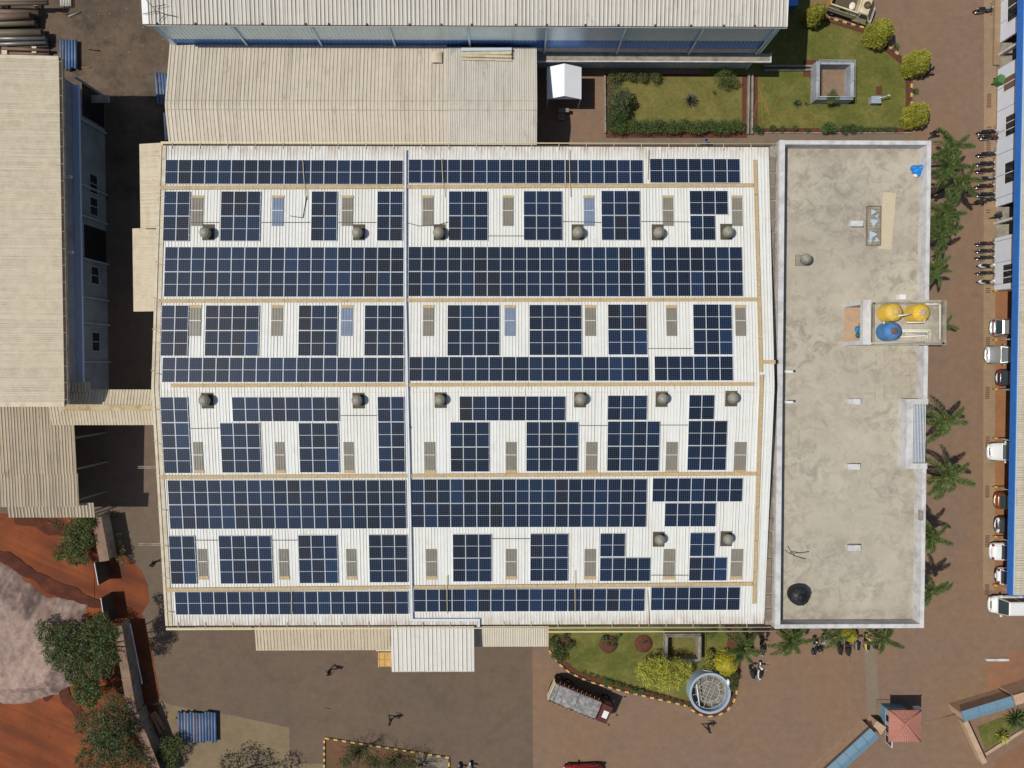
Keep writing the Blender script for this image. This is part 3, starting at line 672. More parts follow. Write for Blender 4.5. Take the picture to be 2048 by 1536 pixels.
# white brackets on the west parapet, stains and fittings
for y in (743, 804):
    x0, y0, _ = W(1573, y, 12.4); q = MB(); q.box(x0-.1, x0+.45, y0-.09, y0+.09, 12.3, 12.56); part('bracket', q, M['white'], off)
q = MB(); x0, y0, _ = W(1836, 1031, 12.4); q.box(RX1-T-.12, RX1-T+.14, y0-.38, y0+.38, 12.2, 12.475); part('drain_box', q, M['conc2'], off)
for px, py in ((1712, 448), (1707, 803), (1706, 933), (1707, 1095)):
    x, y, z = W(px, py, RZT+.3); q = MB(); q.obox((x, y, RZT+.22), (.46, .19, .22), 0, 0); q.obox((x, y, RZT+.46), (.49, .22, .03), 0, 0); part('vent_stub', q, M['white_wall'], off)
# stair head and tank platform
plat = 14.2; sx0, sx1 = W(1739, 650, plat)[0], W(1893, 650, plat)[0]; sy0, sy1 = W(1800, 690, plat)[1], W(1800, 600, plat)[1]
kx0 = W(1702, 650, 12.6)[0]
st = MB(); st.box(sx0+1.15, RX1-.4, sy0+.12, sy1-.12, RZT+.07, plat-.25)
part('stair_head', st, M['white_wall'], off)
q = MB(); q.box(sx0-.60, sx0+.02, sy0+.01, sy1-.01, plat-.24, plat+.2); part('stair_beam', q, M['white_wall'], off)
for ya_, yb_ in ((sy0+.02, sy0+.34), (sy1-.34, sy1-.02)):
    q = MB(); q.loft([[(kx0, y, RZT+.002), (sx0+1.1, y, RZT+.002), (sx0+1.1, y, plat-.245), (sx0-.55, y, plat-.245), (kx0, y, 12.3)] for y in (yb_, ya_)]); part('stair_wall', q, M['white_wall'], off)
q = MB(); q.box(kx0+.05, sx0+1.1, sy0+.36, sy1-.36, RZT+.005, RZT+.06); part('stair_landing', q, M['tan_wall'], off)
q = MB(); q.box(sx0+.03, sx1, sy0, sy1, plat-.24, plat); part('tank_platform', q, M['concrete'], off)
q = MB()
for a, b in (((sx0+.1, sy0+.12), (sx1-.12, sy0+.12)), ((sx0+.1, sy1-.25), (sx1-.6, sy1-.25)), ((sx0+.2, sy0+.12), (sx0+.2, sy1-.3)), ((sx1-.35, sy0+.1), (sx1-.35, sy1-.1))):
    q.box(min(a[0], b[0])-.07, max(a[0], b[0])+.07, min(a[1], b[1])-.07, max(a[1], b[1])+.07, plat, plat+.22)
part('platform_kerb', q, M['conc2'], off)
# water tanks with hoops
def tank(px, py, r, h, m, mlid, label):
    x, y, _ = W(px, py, plat); q = MB(); prof = [(r*.96, 0), (r, .06)]
    n = 7
    for k in range(n):
        z = .1+k*(h-.25)/n; dz = (h-.25)/n
        prof += [(r, z), (r, z+dz*.55), (r*.93, z+dz*.7), (r*.93, z+dz*.9)]
    prof += [(r, h-.12), (r*.97, h), (r*.62, h+.16), (r*.3, h+.24)]
    t = thing('water_tank', label, 'water tank', (x, y, plat+.005)); q.lathe(prof, n=28); q.lathe([(r*.3, h+.24), (.001, h+.25)], n=28)
    for k in range(8): a = k*math.pi/4; q.tube([(r*.95*math.cos(a), r*.95*math.sin(a), h+.01), (r*.35*math.cos(a), r*.35*math.sin(a), h+.235)], .03, 5)
    part('tank_body', q, m, t, world=False); q = MB(); q.lathe([(r*.34, h+.2), (r*.34, h+.32), (r*.28, h+.36), (.001, h+.37)], n=20); part('lid', q, mlid, t, world=False); return t
YT = mat('yellow_tank_plastic', S(226, 184, 62), .5, .12, 1.5, stain=S(214, 186, 112), sfac=.5, sscale=1.2)
BT = mat('blue_tank_plastic', S(70, 122, 176), .5, .1, 2, stain=S(120, 150, 176), sfac=.4, sscale=1.3)
tank(1770.5, 627, .67, 1.25, YT, mat('pale_lid', S(206, 182, 130), .7), 'yellow water tank on the left of the rooftop platform')
tank(1824, 628, .67, 1.25, YT, mat('grey_lid', S(190, 172, 146), .7), 'yellow water tank on the right, nearest the platform edge')
tank(1768.5, 664, .69, 1.2, BT, mat('brown_lid', S(120, 84, 72), .8), 'faded blue water tank with brown lid beside the yellow tanks')
q = MB(); pz = plat+.35
for pts, z in [([(1796, 663), (1855, 663), (1855, 678)], .35), ([(1801, 660), (1860, 660), (1860, 679)], .35), ([(1800, 674), (1851, 671), (1851, 679)], .4), ([(1811, 655), (1812, 668), (1855, 668)], .5), ([(1813, 645), (1848, 645), (1852, 629)], 1.3),
               ([(1796, 632), (1823, 628)], 1.75), ([(1866, 608), (1880, 608), (1880, 678)], .3), ([(1851, 608), (1880, 609)], .3), ([(1768, 643), (1768, 648)], .8), ([(1785, 677), (1800, 674)], .9), ([(1740, 609), (1740, 686), (1850, 684)], .3)]:
    q.tube([W(a, b, plat+z) for a, b in pts], .055, 7)
solo('water_pipes', q, M['pipe_white'], 'white plastic pipes running between the rooftop water tanks', 'pipework', org=W(1800, 660, plat))
# clutter on the terrace
x, y, _ = W(1828, 612, RZT)
x, y, _ = W(1595, 1188, RZT); t = thing('water_tank', 'small black water tank at the bottom left corner of the terrace', 'water tank', W(1592, 1186, RZT))
q = MB(); q.lathe([(.75, 0), (.78, .2), (.76, .3), (.8, .4), (.78, .75), (.7, .95), (.4, 1.1), (.28, 1.14)], n=24); q.lathe([(.28, 1.14), (.28, 1.22), (.001, 1.24)], n=20)
for k in range(10): a = k*math.pi/5; q.tube([(.74*math.cos(a), .74*math.sin(a), .92), (.3*math.cos(a), .3*math.sin(a), 1.15)], .035, 5)
part('tank_body', q, mat('black_tank_plastic', S(44, 44, 48), .5, .2, 3), t, world=False)
q = MB(); q.lathe([(.3, 1.14), (.3, 1.27), (.2, 1.31), (.001, 1.32)], n=20); part('lid', q, M['black'], t, world=False)
t = thing('turbine_vent', 'weathered turbine vent on a small concrete slab at left of the terrace', 'roof vent', W(1603, 521, RZT)); q = MB(); q.obox((0, 0, .12), (.52, .42, .12)); part('base_slab', q, M['conc2'], t, world=False)
inst('vent_dome', VD, t, (.05, 0, .24))
t = thing('blue_tarpaulin', 'crumpled bright blue plastic bundle in the top right corner of the terrace', 'tarpaulin', W(1832, 343, RZT))
q = MB()
for (cx, cy, rx, ry, rz) in [(-.22, .22, .3, .24, .3), (.2, .2, .3, .28, .35), (0, 0, .42, .3, .3), (.02, -.25, .26, .22, .2)]:
    q.ellipsoid((cx, cy, rz*.6), (rx, ry, rz), 10, 7)
q.v = [(x+.05*fbm(x, y, 4+z), y+.05*fbm(y, z, 5), max(0, z+.06*fbm(x, z, 5))) for x, y, z in q.v]
part('sheet_bundle', q, mat('bright_blue_tarp', S(38, 130, 208), .5, .25, 5), t, world=False)
q = MB(); q.ellipsoid((.02, -.3, .1), (.3, .2, .16), 10, 6); part('white_bag', q, M['pipe_white'], t, world=False)
t = thing('floor_grating', 'rectangular roof hatch of wooden slats holding broken glass on the terrace', 'grating', W(1746, 452, RZT))
for k in range(14): q = MB(); q.box(-.52, .52, -1.5+k*.215, -1.5+k*.215+.15, .02, .1); part('slat', q, M['conc2'], t, world=False)
q = MB(); q.box(-.58, -.52, -1.55, 1.55, 0, .16); q.box(.52, .58, -1.55, 1.55, 0, .16); q.box(-.52, .52, -1.58, -1.52, 0, .16); q.box(-.52, .52, 1.52, 1.58, 0, .16); part('frame', q, M['stone'], t, world=False)
for (cx, cy, s, a) in [(-.05, 1.05, .3, .2), (.25, .75, .22, 1), (.05, .25, .4, .6), (-.1, -.75, .42, .2), (.28, -1.1, .25, 2), (-.25, -1.2, .25, .9)]:
    q = MB(); q.add([(cx+s*math.cos(a), cy+s*math.sin(a), .12), (cx+s*math.cos(a+2), cy+s*math.sin(a+2), .2), (cx+s*math.cos(a+3.9), cy+s*math.sin(a+3.9), .13), (cx+s*math.cos(a+2), cy+s*math.sin(a+2), .11)], [(0, 1, 2), (0, 3, 1), (1, 3, 2), (0, 2, 3)]); part('glass_shard', q, M['grey_sheet'], t, world=False)
x, y, _ = W(1774, 442, RZT); q = MB(); q.obox((0, 0, .02), (.52, 2.25, .02), -.07); o = solo('plywood_sheet', q, mat('bleached_ply', S(202, 189, 160), .85, .04, 2), 'long pale plywood strip lying flat beside the hatch on the terrace', 'plywood sheet'); o.location = (x, y, RZT)
q = MB()
for k in range(5): q.tube([W(1752+k*17, 700, RZT+.03), W(1750+k*18, 800, RZT+.015)], .011, 4); q.tube([W(1740, 708+k*22, RZT+.05), W(1830, 705+k*23, RZT+.02)], .011, 4)
solo('rust_lines', q, M['walkway'], 'grid of faint rust stain lines on the terrace below the tank platform', 'rust stain', org=W(1790, 750, RZT))  # thin tubes stand in for rust and crack lines on the slab
q = MB(); q.tube([W(1570, 1100, 12.6), W(1578, 1106, 12.0), W(1600, 1106, RZT+.05), W(1618, 1103, RZT+.03)], .03, 5); q.tube([W(1578, 1106, 12), W(1590, 1112, RZT+.05), W(1612, 1118, RZT+.03)], .03, 5)
solo('loose_cable', q, M['cable'], 'loose dark cable trailing over the left parapet onto the terrace', 'cable', org=W(1590, 1108, RZT))
for px, py, lab in ((1715, 665, 'blue and green rubbish sacks piled on the stair landing under the tank platform'),):
    x, y, _ = W(px, py, RZT+.1); t = thing('rubbish_pile', lab, 'rubbish sacks', (x, y, RZT+.061))
    for (cx, cy, r, c) in [(-.02, .25, .27, (40, 124, 190)), (.05, -.2, .26, (40, 100, 84)), (.18, .6, .17, (150, 120, 60)), (.2, .1, .2, (196, 196, 170))]:
        q = MB(); q.ellipsoid((cx, cy, r*.5), (r, r*.95, r*.55), 10, 7); q.v = [(a+.04*fbm(a, b, 6), b+.04*fbm(b, c2, 6), c2) for a, b, c2 in q.v]; part('sack', q, mat('sack', S(*c), .6, .25, 8), t, world=False)
q = MB(); q.obox((0, 0, .06), (.42, .14, .06), .05); o = solo('wooden_batten', q, M['wood'], 'pale timber offcut against the bottom right corner of the terrace', 'timber'); o.location = W(1826, 1243, RZT)
q = MB(); q.obox((0, 0, .2), (.26, .2, .2)); o = solo('white_box', q, M['white'], 'small white box standing beside the tank platform', 'box'); o.location = W(1800, 595, RZT)
# ================================================================ OTHER BUILDINGS
def zfor(px, py, Y):
    lo, hi = 0.0, 30.0
    for _ in range(40):
        m_ = (lo+hi)/2
        if abs(W(px, py, m_)[1]) > abs(Y): lo = m_
        else: hi = m_
    return (lo+hi)/2
# ---- tall blue and white shed to the north
BX0, BX1, BY = -29.6, 23.06, 27.82
blu = thing('blue_shed', 'tall shed with weathered pale roof and blue striped cladding along the top edge', 'industrial shed', (0, 0, 0))
q = MB(); ribbed(q, BX0+.5, BX1-.02, [(BY, 9.0), (BY+14, 10.2), (BY+28, 9.0)], .335, .05, .12, seam_p=.85, seam_w=.05)
part('roof', q, [M['pale_roof'], M['new_roof'], M['seam_grey']], blu)
q = MB(); q.loft([[(BX0, y, z-.2), (BX0+.5, y, z-.2), (BX0+.5, y, z+.08), (BX0, y, z+.08)][::-1] for y, z in ((BY, 9), (BY+14, 10.2))])
part('verge_flashing', q, M['white'], blu); q = MB(); q.loft([[(BX1-.02, y, z-.2), (BX1+.06, y, z-.2), (BX1+.06, y, z+.08), (BX1-.02, y, z+.08)][::-1] for y, z in ((BY, 9), (BY+14, 10.2))]); part('verge_flashing', q, M['white'], blu)
q = MB(); q.box(BX0+.3, BX1+.05, BY-.1, BY-.003, 8.86, 9.0, 0); q.box(BX0+.3, BX1, BY-.08, BY-.01, 9.01, 9.04, 1)
for i in range(18):
    x = BX0+1.2+i*2.9+random.uniform(-.6, .6); q.obox((x, BY+.02, 9.06), (.07, .1, .05), 0, 1)
part('gutter', q, [M['white'], M['dark_gutter']], blu)
WY = BY+.34; WX0, WX1 = BX0+.45, BX1-.3
z_a, z_b, z_c = zfor(1000, 80, WY), zfor(1000, 95, WY), zfor(1000, 100.5, WY)
def cladding(x0, x1, z0, z1, m, name, p=.35):
    q = MB(); q.box(x0, x1, WY, WY+.1, z0, z1, 0); x = x0+p/2
    while x < x1: q.box(x-.05, x+.05, WY-.04, WY-.001, z0+.002, z1-.002, 0); x += p
    part(name, q, m, blu)
q = MB(); q.box(WX0+.1, WX1-.1, WY+.11, WY+27, 0, 8.7); part('wall', q, M['blue_grey_wall'], blu)
COLS = [458.4, 618, 775, 935, 1095, 1254, 1411]
cladding(WX0, WX1, z_a, 8.9, M['grey_sheet'], 'upper_cladding'); cladding(WX0, WX1, z_b, z_a-.004, M['blue_sheet'], 'blue_band'); 
q = MB(); q.box(WX0, WX1, WY-.02, WY+.1, z_c, z_b-.004); part('cream_band', q, M['beige_roof'], blu)
q = MB(); q.box(WX0, WX1, WY-.01, WY+.1, 3.4, z_c-.003); q.box(WX0, WX1, WY, WY+.1, 0, 3.2); part('lower_wall', q, M['grey_sheet'], blu)
for px in COLS+[0]:
    x = W(px, 54, 8.9)[0] if px else WX1-.28
    q = MB(); q.tube([(x, WY-.14, 8.8), (x, WY-.14, 3.5)], .10, 8); part('downpipe', q, M['grey_sheet'], blu)
q = MB(); q.box(WX0-.1, WX0+.35, WY-.15, WY+.3, 0, 8.7); part('corner_flashing', q, M['grey_sheet'], blu)
q = MB(); q.box(WX1-.02, WX1+.14, WY-.1, WY+.2, 0, 8.7); part('corner_flashing', q, M['grey_sheet'], blu)
LX0, LX1 = W(1075, 110, 3.3)[0]-4, W(1542, 110, 3.3)[0]; LY = W(1300, 124.5, 3.35)[1]
q = MB(); q.box(LX0, LX1, LY, WY-.022, 3.15, 3.3, 0); part('canopy_slab', q, M['conc2'], blu)
q = MB(); q.box(LX0, LX1, LY-.004, LY+.09, 3.301, 3.42); q.box(LX1-.09, LX1, LY+.09, WY-.024, 3.301, 3.42); part('slab_upstand', q, M['white_wall'], blu)
for i in range(9):
    for gx in (1165, 1345):
        x = W(gx+i*10.5, 142, .8)[0]
        if gx == 1165 and i > 4: continue
        q = MB(); q.box(x-.13, x+.13, WY-.06, WY-.003, .5, 1.0); part('ventilator_block', q, M['white_wall'], blu)
q = MB(); q.tube([W(292, 0, 10.2), W(306, 14, 9.5), W(315, 30, 9.3)], .025, 4); q.tube([W(306, 14, 9.5), W(332, 9, 9.4)], .025, 4); q.tube([W(286, 28, 9.3), W(312, 22, 9.35), W(330, 28, 9.3), W(354, 33, 9.25)], .025, 4); q.tube([W(330, 28, 9.3), W(318, 42, 9.2)], .025, 4)
solo('roof_aerial', q, M['cable'], 'thin bent wire aerial lying on the top left corner of the pale shed roof', 'aerial', org=W(315, 22, 9.4))
# ---- low shed between the factory and the blue shed, older section and greyer section
def low_shed(name, label, x0, x1, yn, pitch, wid, lift, m, rib, sp, swid, south=17.42):
    t = thing(name, label, 'shed', ((x0+x1)/2, 22, 0)); q = MB()
    ribbed(q, x0, x1, [(south, 4.72+lift), (21.9, 5.72+lift), (22.5, 5.80+lift), (23.1, 5.72+lift), (yn, 4.75+lift)], pitch, .045, wid, seam_p=sp, seam_w=swid, jit=.04)
    part('roof', q, [m, rib, M['seam']], t)
    q = MB(); q.box(x0+.25, x1-.3, south+.1, yn-.05, 0, 4.6); part('wall', q, M['blue_grey_wall'], t)
    q = MB()
    for y in (22.1, 22.9): q.box(x0+.02, x1-.02, y-.02, y+.02, 5.76+lift, 5.80+lift)
    part('ridge_lap', q, M['seam'], t); return t
XA = W(334, 205, 5.4)[0]; XB = W(893, 205, 5.4)[0]; XC = W(1074, 205, 5.6)[0]
low_shed('low_shed', 'low beige ribbed shed roof left of the greyer sheeting, below the blue shed', XA, XB-.01, WY-.02, .33, .06, 0, M['beige_roof'], M['cream_trim'], .9, .03)
low_shed('low_shed', 'greyish ribbed shed roof with black mould patch beside the white tent', XB+.01, XC, W(950, 92, 5)[1]-.02, .20, .05, .10, M['pale_roof'], M['new_roof'], .9, .026)
q = MB()
for i in range(5): q.obox((0, -.42+.21*i, .06+.05*(i % 2)+.02*i), (2.2, .17-.02*(i % 3), .02), random.uniform(-.03, .03), 0)
q.obox((0, -.1, .28), (2.15, .1, .05), .01, 0); q.obox((0, .28, .3), (2.2, .12, .06), .02, 1); q.obox((0, -.32, .25), (2.2, .1, .05), -.02, 0)
sx, sy, _ = W(973, 107, 5.3); z_ = 5.82-(sy-22.5)*.2
o = solo('roof_sheet_pile', q, [M['cream_trim'], M['grey_sheet']], 'pile of long pale metal sheets lying across the grey shed roof', 'metal sheets'); o.location = (sx, sy, 5.05); o.rotation_euler = (-.2, 0, 0)
q = MB(); q.loft([[(x, y, .12+.16*math.cos(x*2.6)) for x in np.linspace(-.45, .45, 7)]+[(x, y, .08+.16*math.cos(x*2.6)) for x in np.linspace(.45, -.45, 7)] for y in (-.55, .55)])
o = solo('bent_sheet', q, M['cream_trim'], 'small curved cream metal sheet near the top of the low shed roof', 'metal sheet'); a = W(874, 116, 5.1); o.location = (a[0], a[1], 5.0); o.rotation_euler = (-.2, 0, 0)
# ---- west building (cream roof), only its east part in view
LXE = -36.48
wst = thing('west_factory', 'large cream ribbed factory roof at the left edge with dark shaded side wall', 'factory', (0, 0, 0))
q = MB(); ribbed(q, -3.02, 24.9, [(-62, 10.3), (LXE, 9.0)], .158, .03, .07, axis='x', seam_p=.7, seam_w=.03)
part('roof', q, [M['cream_roof_x'], M['cream_trim'], M['seam']], wst)
q = MB(); q.loft([[(x, y, z) for y, z in ((24.9, zz+.06), (25.22, zz+.06), (25.22, zz-.2), (24.9, zz-.2))] for x, zz in ((-62, 10.3), (LXE, 9))]); part('verge_flashing', q, M['cream_trim'], wst); q = MB(); q.loft([[(x, y, z) for y, z in ((-3.4, zz+.06), (-3.02, zz+.06), (-3.02, zz-.2), (-3.4, zz-.2))] for x, zz in ((-62, 10.3), (LXE, 9))]); part('verge_flashing', q, M['cream_trim'], wst)
q = MB(); q.box(LXE+.02, LXE+.22, -3.2, 25.1, 8.72, 8.95, 0); q.box(LXE+.22, LXE+.25, -3.2, 25.1, 8.7, 8.97, 1)
for i in range(21): y = -2.8+i*1.38; q.box(LXE, LXE+.26, y-.02, y+.02, 8.96, 9.0, 1)
part('gutter', q, [M['dark_gutter'], M['conc2']], wst)
WWX = W(212, 400, 0)[0]
q = MB(); q.box(-62, WWX, -3.0, 24.6, 0, 8.6); part('wall', q, mat('slate_grey_wall', S(132, 138, 146), .8, .08, 1.5, stain=S(96, 100, 106), sfac=.5, sscale=.5), wst)
zl = 5.0; q = MB(); q.box(WWX, W(161, 450, zl)[0], -2.9, 24.5, zl-.25, zl); part('canopy_slab', q, mat('pale_blue_ledge', S(178, 194, 220), .8, .05, 2), wst)
for y in (150+20, 245, 372, 432, 515, 590, 640, 716):
    yy = W(190, y+8, 2)[1]; q = MB(); q.box(WWX, WWX+.22, yy-.06, yy+.06, 0, zl-.26); part('buttress', q, M['blue_grey_wall'], wst)
wf = mat('grey_window_frame', S(160, 165, 168), .6, .05)
def winx(parent, X, sgn, ya, yb, z0, z1, fm, gm, nm=3, depth=.05):
    """window in a wall that faces along x"""
    q = MB(); a, b = sorted((ya, yb)); x0, x1 = sorted((X, X+sgn*depth)); t = .07
    q.box(x0, x1, a, b, z0, z0+t); q.box(x0, x1, a, b, z1-t, z1); q.box(x0, x1, a, a+t, z0+t, z1-t); q.box(x0, x1, b-t, b, z0+t, z1-t)
    for k in range(1, nm): y = a+(b-a)*k/nm; q.box(x0, x1, y-t/2, y+t/2, z0+t, z1-t)
    w = part('window', q, fm, parent)
    for k in range(nm):
        q = MB(); y0 = a+(b-a)*k/nm+t*.5; y1 = a+(b-a)*(k+1)/nm-t*.5; xx = sorted((X+sgn*.005, X+sgn*.02)); q.box(xx[0], xx[1], y0, y1, z0+t, z1-t); part('pane', q, gm, w)
for ya, yb in ((349, 388), (395, 432), (533, 569), (664, 703)):
    winx(wst, WWX, 1, W(187, ya, 2)[1], W(187, yb, 2)[1], 1.4, 2.7, wf, M['glass'], 2)
for ya, yb in ((180, 243), (455, 520)):
    q = MB(); q.box(WWX+.004, WWX+.03, *sorted((W(187, ya, 2)[1], W(187, yb, 2)[1])), .1, 3.6); part('doorway', q, M['black'], wst)
for y, zz in ((353, 7.4), (504, 7.4)):
    a = W(131, y, 6.2); q = MB(); q.obox((WWX+.28, a[1], 6.1), (.22, .12, .1)); part('wall_lamp', q, M['white'], wst)
x, y, _ = W(214, 192, 2.2); q = MB(); q.box(WWX+.02, x+.2, y-.6, y+.05, 2.1, 2.3); part('door_hood', q, M['conc2'], wst)
# ---- south-west shed, its skirt strip and the link canopy to the factory
sws = thing('southwest_shed', 'rust stained brown ribbed shed roof at the left edge above the red soil', 'shed', (0, 0, 0))
ex = W(155, 930, 5.3)[0]; yn_, ys_, ym_ = W(80, 800, 6)[1], W(80, 1014, 5.2)[1], W(80, 946, 5.3)[1]
q = MB(); ribbed(q, -62, ex, [(ys_, 5.2), (ym_, 5.32)], .27, .045, .07, seam_p=.95, seam_w=.05, jit=.08); ribbed(q, -62, ex-.05, [(ym_-.1, 5.38), (yn_, 5.75)], .27, .045, .07, seam_p=.95, seam_w=.05, jit=.08)
part('roof', q, [M['rusty_roof'], M['tan_roof'], M['seam_grey']], sws)
q = MB(); q.box(-62, ex-3.2, ys_+.4, yn_-.2, 0, 5.0); part('wall', q, M['dark_tin'], sws)
for yy in np.linspace(ys_+.5, yn_-.6, 4): q = MB(); q.box(ex-.5, ex-.35, yy-.08, yy+.08, 0, 5.1); part('post', q, M['steel'], sws)
q = MB(); a = W(15, 1019, 4.5); b = W(189, 1035, 4.4); ribbed(q, a[0], b[0], [(b[1], 4.35), (a[1]+.6, 4.55)], .3, .05, .11, seam_p=1, seam_w=.09)
part('skirt_roof', q, [M['rusty_roof'], M['tan_roof'], M['seam_grey']], sws)
q = MB(); a = W(157, 1014, 4.5); b = W(189, 1034, 4.5)
for x in (a[0]+.3, b[0]-.2): q.box(x-.06, x+.06, b[1]+.1, b[1]+.22, 0, 4.3)
part('post', q, M['steel'], sws)
lnk = thing('link_canopy', 'narrow ribbed canopy bridging the gap between the cream roof and the factory', 'canopy', (-31, -4.5, 0))
yr, yn_, ys_ = W(250, 812, 6.5)[1], W(250, 779, 6)[1], W(250, 850, 6)[1]; xa, xb = W(104, 830, 6)[0], MX0-.02
q = MB(); ribbed(q, xa, xb, [(ys_, 6.0), (yr, 6.4), (yn_, 6.0)], .27, .045, .1, seam_p=.9, seam_w=.05)
part('roof', q, [M['tan_roof'], M['cream_trim'], M['seam']], lnk)
q = MB(); q.box(W(120, 812, 6.5)[0], xb-.1, yr-.42, yr+.1, 6.38, 6.46, 0); q.tube([(xb-3, yr-.5, 6.5), (xb-.1, yr-.48, 6.52)], .03, 5, 0); part('ridge_cap', q, mat('mouldy_ridge', S(172, 150, 112), .8, .3, 2, stain=S(206, 190, 158), sfac=.8, sscale=.9), lnk)
q = MB(); a = W(140, 764, 6.0); b = W(180, 800, 6.0); ribbed(q, a[0]-.4, b[0], [(yn_-.2, 6.12), (a[1], 6.05)], .27, .045, .1, seam_p=.9); part('side_roof', q, [M['tan_roof'], M['cream_trim'], M['seam']], lnk)
q = MB()
for x in (xa+1.5, xa+5, xb-.8):
    for y in (yn_-.3, ys_+.3): q.box(x-.08, x+.08, y-.08, y+.08, 0, 5.9)
part('post', q, M['steel'], lnk)
q = MB(); a = W(95, 812, 6.6); b = W(112, 809, 6.6); q.tube([a, b], .05, 6); part('loose_pole', q, M['cream_pipe'], lnk)
# ---- lean-to roofs on the factory's west wall
for (pxa, pya, pxb, pyb, z, lab) in ((280, 288, 316, 457, 7.2, 'beige lean to roof along the upper part of the factory left wall'), (266, 457, 316, 623, 6.6, 'wider beige lean to roof halfway down the factory left wall')):
    x0 = W(pxa, (pya+pyb)/2, z)[0]; y0, y1 = W(280, pyb, z)[1], W(280, pya, z)[1]
    t = thing('lean_to', lab, 'lean-to roof', ((x0+MX0)/2, (y0+y1)/2, 0)); q = MB(); ribbed(q, y0, y1, [(x0, z), (MX0-.02, z+.7)], .16, .03, .07, axis='x', seam_p=.6)
    part('roof', q, [M['tan_roof'], M['cream_trim'], M['seam']], t); q = MB(); q.box(x0+.5, MX0-.05, y0+.3, y1-.2, 0, z-.2); part('wall', q, M['blue_grey_wall'], t)
# ---- canopies on the factory's south wall
def canopy(label, pxa, pxb, pyb, z, pitch, m, rib, seam='seam', sp=.9, sw=.04, rise=.7):
    x0, x1 = W(pxa, pyb-20, z)[0], W(pxb, pyb-20, z)[0]; y0 = W(700, pyb, z)[1]
    t = thing('canopy', label, 'canopy', ((x0+x1)/2, y0, 0)); q = MB(); ribbed(q, x0, x1, [(y0, z), (MYS-.2, z+rise)], pitch, .045, .065, seam_p=sp, seam_w=sw*.75, jit=.03)
    part('roof', q, [m, rib, M[seam]], t); q = MB(); q.box(x0, x1, y0-.06, y0-.003, z-.16, z-.0); part('fascia', q, M['cream_trim'], t)
    for x in np.linspace(x0+.25, x1-.25, max(2, int((x1-x0)/4)+1)):
        q = MB(); q.box(x-.07, x+.07, y0+.3, y0+.44, 0, z-.05); part('post', q, M['steel'], t)
canopy('long tan ribbed canopy under the factory south eave, left of the white canopy', 512, 781, 1299, 6.3, .29, M['tan_roof'], M['cream_trim'])
canopy('large white ribbed canopy standing out furthest below the factory', 783.5, 948.5, 1343, 6.9, .37, M['new_roof'], M['white_rib'], 'seam_grey', 1, .045)
canopy('cream ribbed canopy with a shaded end, right of the white canopy', 949, 1097, 1293, 5.9, .2, M['tan_roof'], M['white_rib'])
x0, x1 = W(402, 1256, 9)[0], W(512, 1256, 9)[0]; q = MB(); ribbed(q, x0, x1, [(W(460, 1260, 10)[1], 10), (MYS-.2, 10.3)], .29, .04, .09)
part('eave_strip', q, [M['tan_roof'], M['cream_trim'], M['seam']], fac)
q = MB(); a = W(332, 1258, 10); q.box(a[0], x0-.02, a[1]-.1, a[1]+.1, 9.9, 10.0); part('eave_strip', q, M['cream_trim'], fac)
for px, py, L in ((276, 935, 1.6), (277, 1089, 1.9)):
    a = W(px, py, 5.5); q = MB(); q.box(a[0], MX0+.2, a[1]-.09, a[1]-.02, 5.4, 5.5); q.box(a[0], MX0+.2, a[1]+.06, a[1]+.12, 5.4, 5.5); part('wall_bracket', q, M['conc2'], fac)
# ---- white gable tent
tx0, tx1 = W(1094, 165, 2.7)[0], W(1163, 165, 2.7)[0]; ty0, ty1 = W(1128, 198, 2.7)[1], W(1128, 134, 2.7)[1]; xm = W(1129, 165, 3.5)[0]
ten = thing('canopy_tent', 'bright white gable roofed canopy tent beside the low grey shed', 'tent', (xm, (ty0+ty1)/2, 0))
tm = mat('white_tent_fabric', (.82, .83, .85), .8, .02, 1)
q = MB(); q.add([(tx0, ty0, 2.65), (xm, ty0, 3.45), (xm, ty1, 3.45), (tx0, ty1, 2.65)], [(0, 1, 2, 3)]); q.add([(xm, ty0, 3.45), (tx1, ty0, 2.65), (tx1, ty1, 2.65), (xm, ty1, 3.45)], [(0, 1, 2, 3)])
q.add([(tx0, ty0, 2.65), (tx1, ty0, 2.65), (xm, ty0, 3.45)], [(0, 1, 2)]); q.add([(tx0, ty1, 2.65), (tx1, ty1, 2.65), (xm, ty1, 3.45)], [(0, 2, 1)])
for x, s in ((tx0, -1), (tx1, 1)): q.add([(x, ty0, 2.4), (x, ty1, 2.4), (x, ty1, 2.65), (x, ty0, 2.65)], [(0, 1, 2, 3)])
part('roof_cover', q, tm, ten)
for x in (tx0+.08, tx1-.08):
    for y in (ty0+.08, ty1-.08): q = MB(); q.tube([(x, y, 0), (x, y, 2.65)], .04, 6); part('pole', q, M['alu'], ten)
a = W(1127, 222, .5); t = thing('table', 'small grey table frame standing below the white tent', 'table', (a[0], a[1], 0)); q = MB(); q.box(-.5, .5, -.18, .18, .7, .74); part('tabletop', q, M['conc2'], t, world=False)
for x in (-.45, .45):
    for y in (-.15, .15): q = MB(); q.box(x-.025, x+.025, y-.025, y+.025, 0, .7); part('leg', q, M['steel'], t, world=False)
a = W(1123, 232, .3); t = thing('crate', 'open slatted wooden crate on the paving south of the white tent', 'crate', (a[0], a[1], 0), .05)
for k in range(4): q = MB(); q.box(-.3, .3, -.36+k*.19, -.36+k*.19+.14, .3, .33); part('slat', q, M['conc2'], t, world=False)
q = MB(); q.box(-.32, -.28, -.38, .4, 0, .3); q.box(.28, .32, -.38, .4, 0, .3); part('side', q, M['wood'], t, world=False)
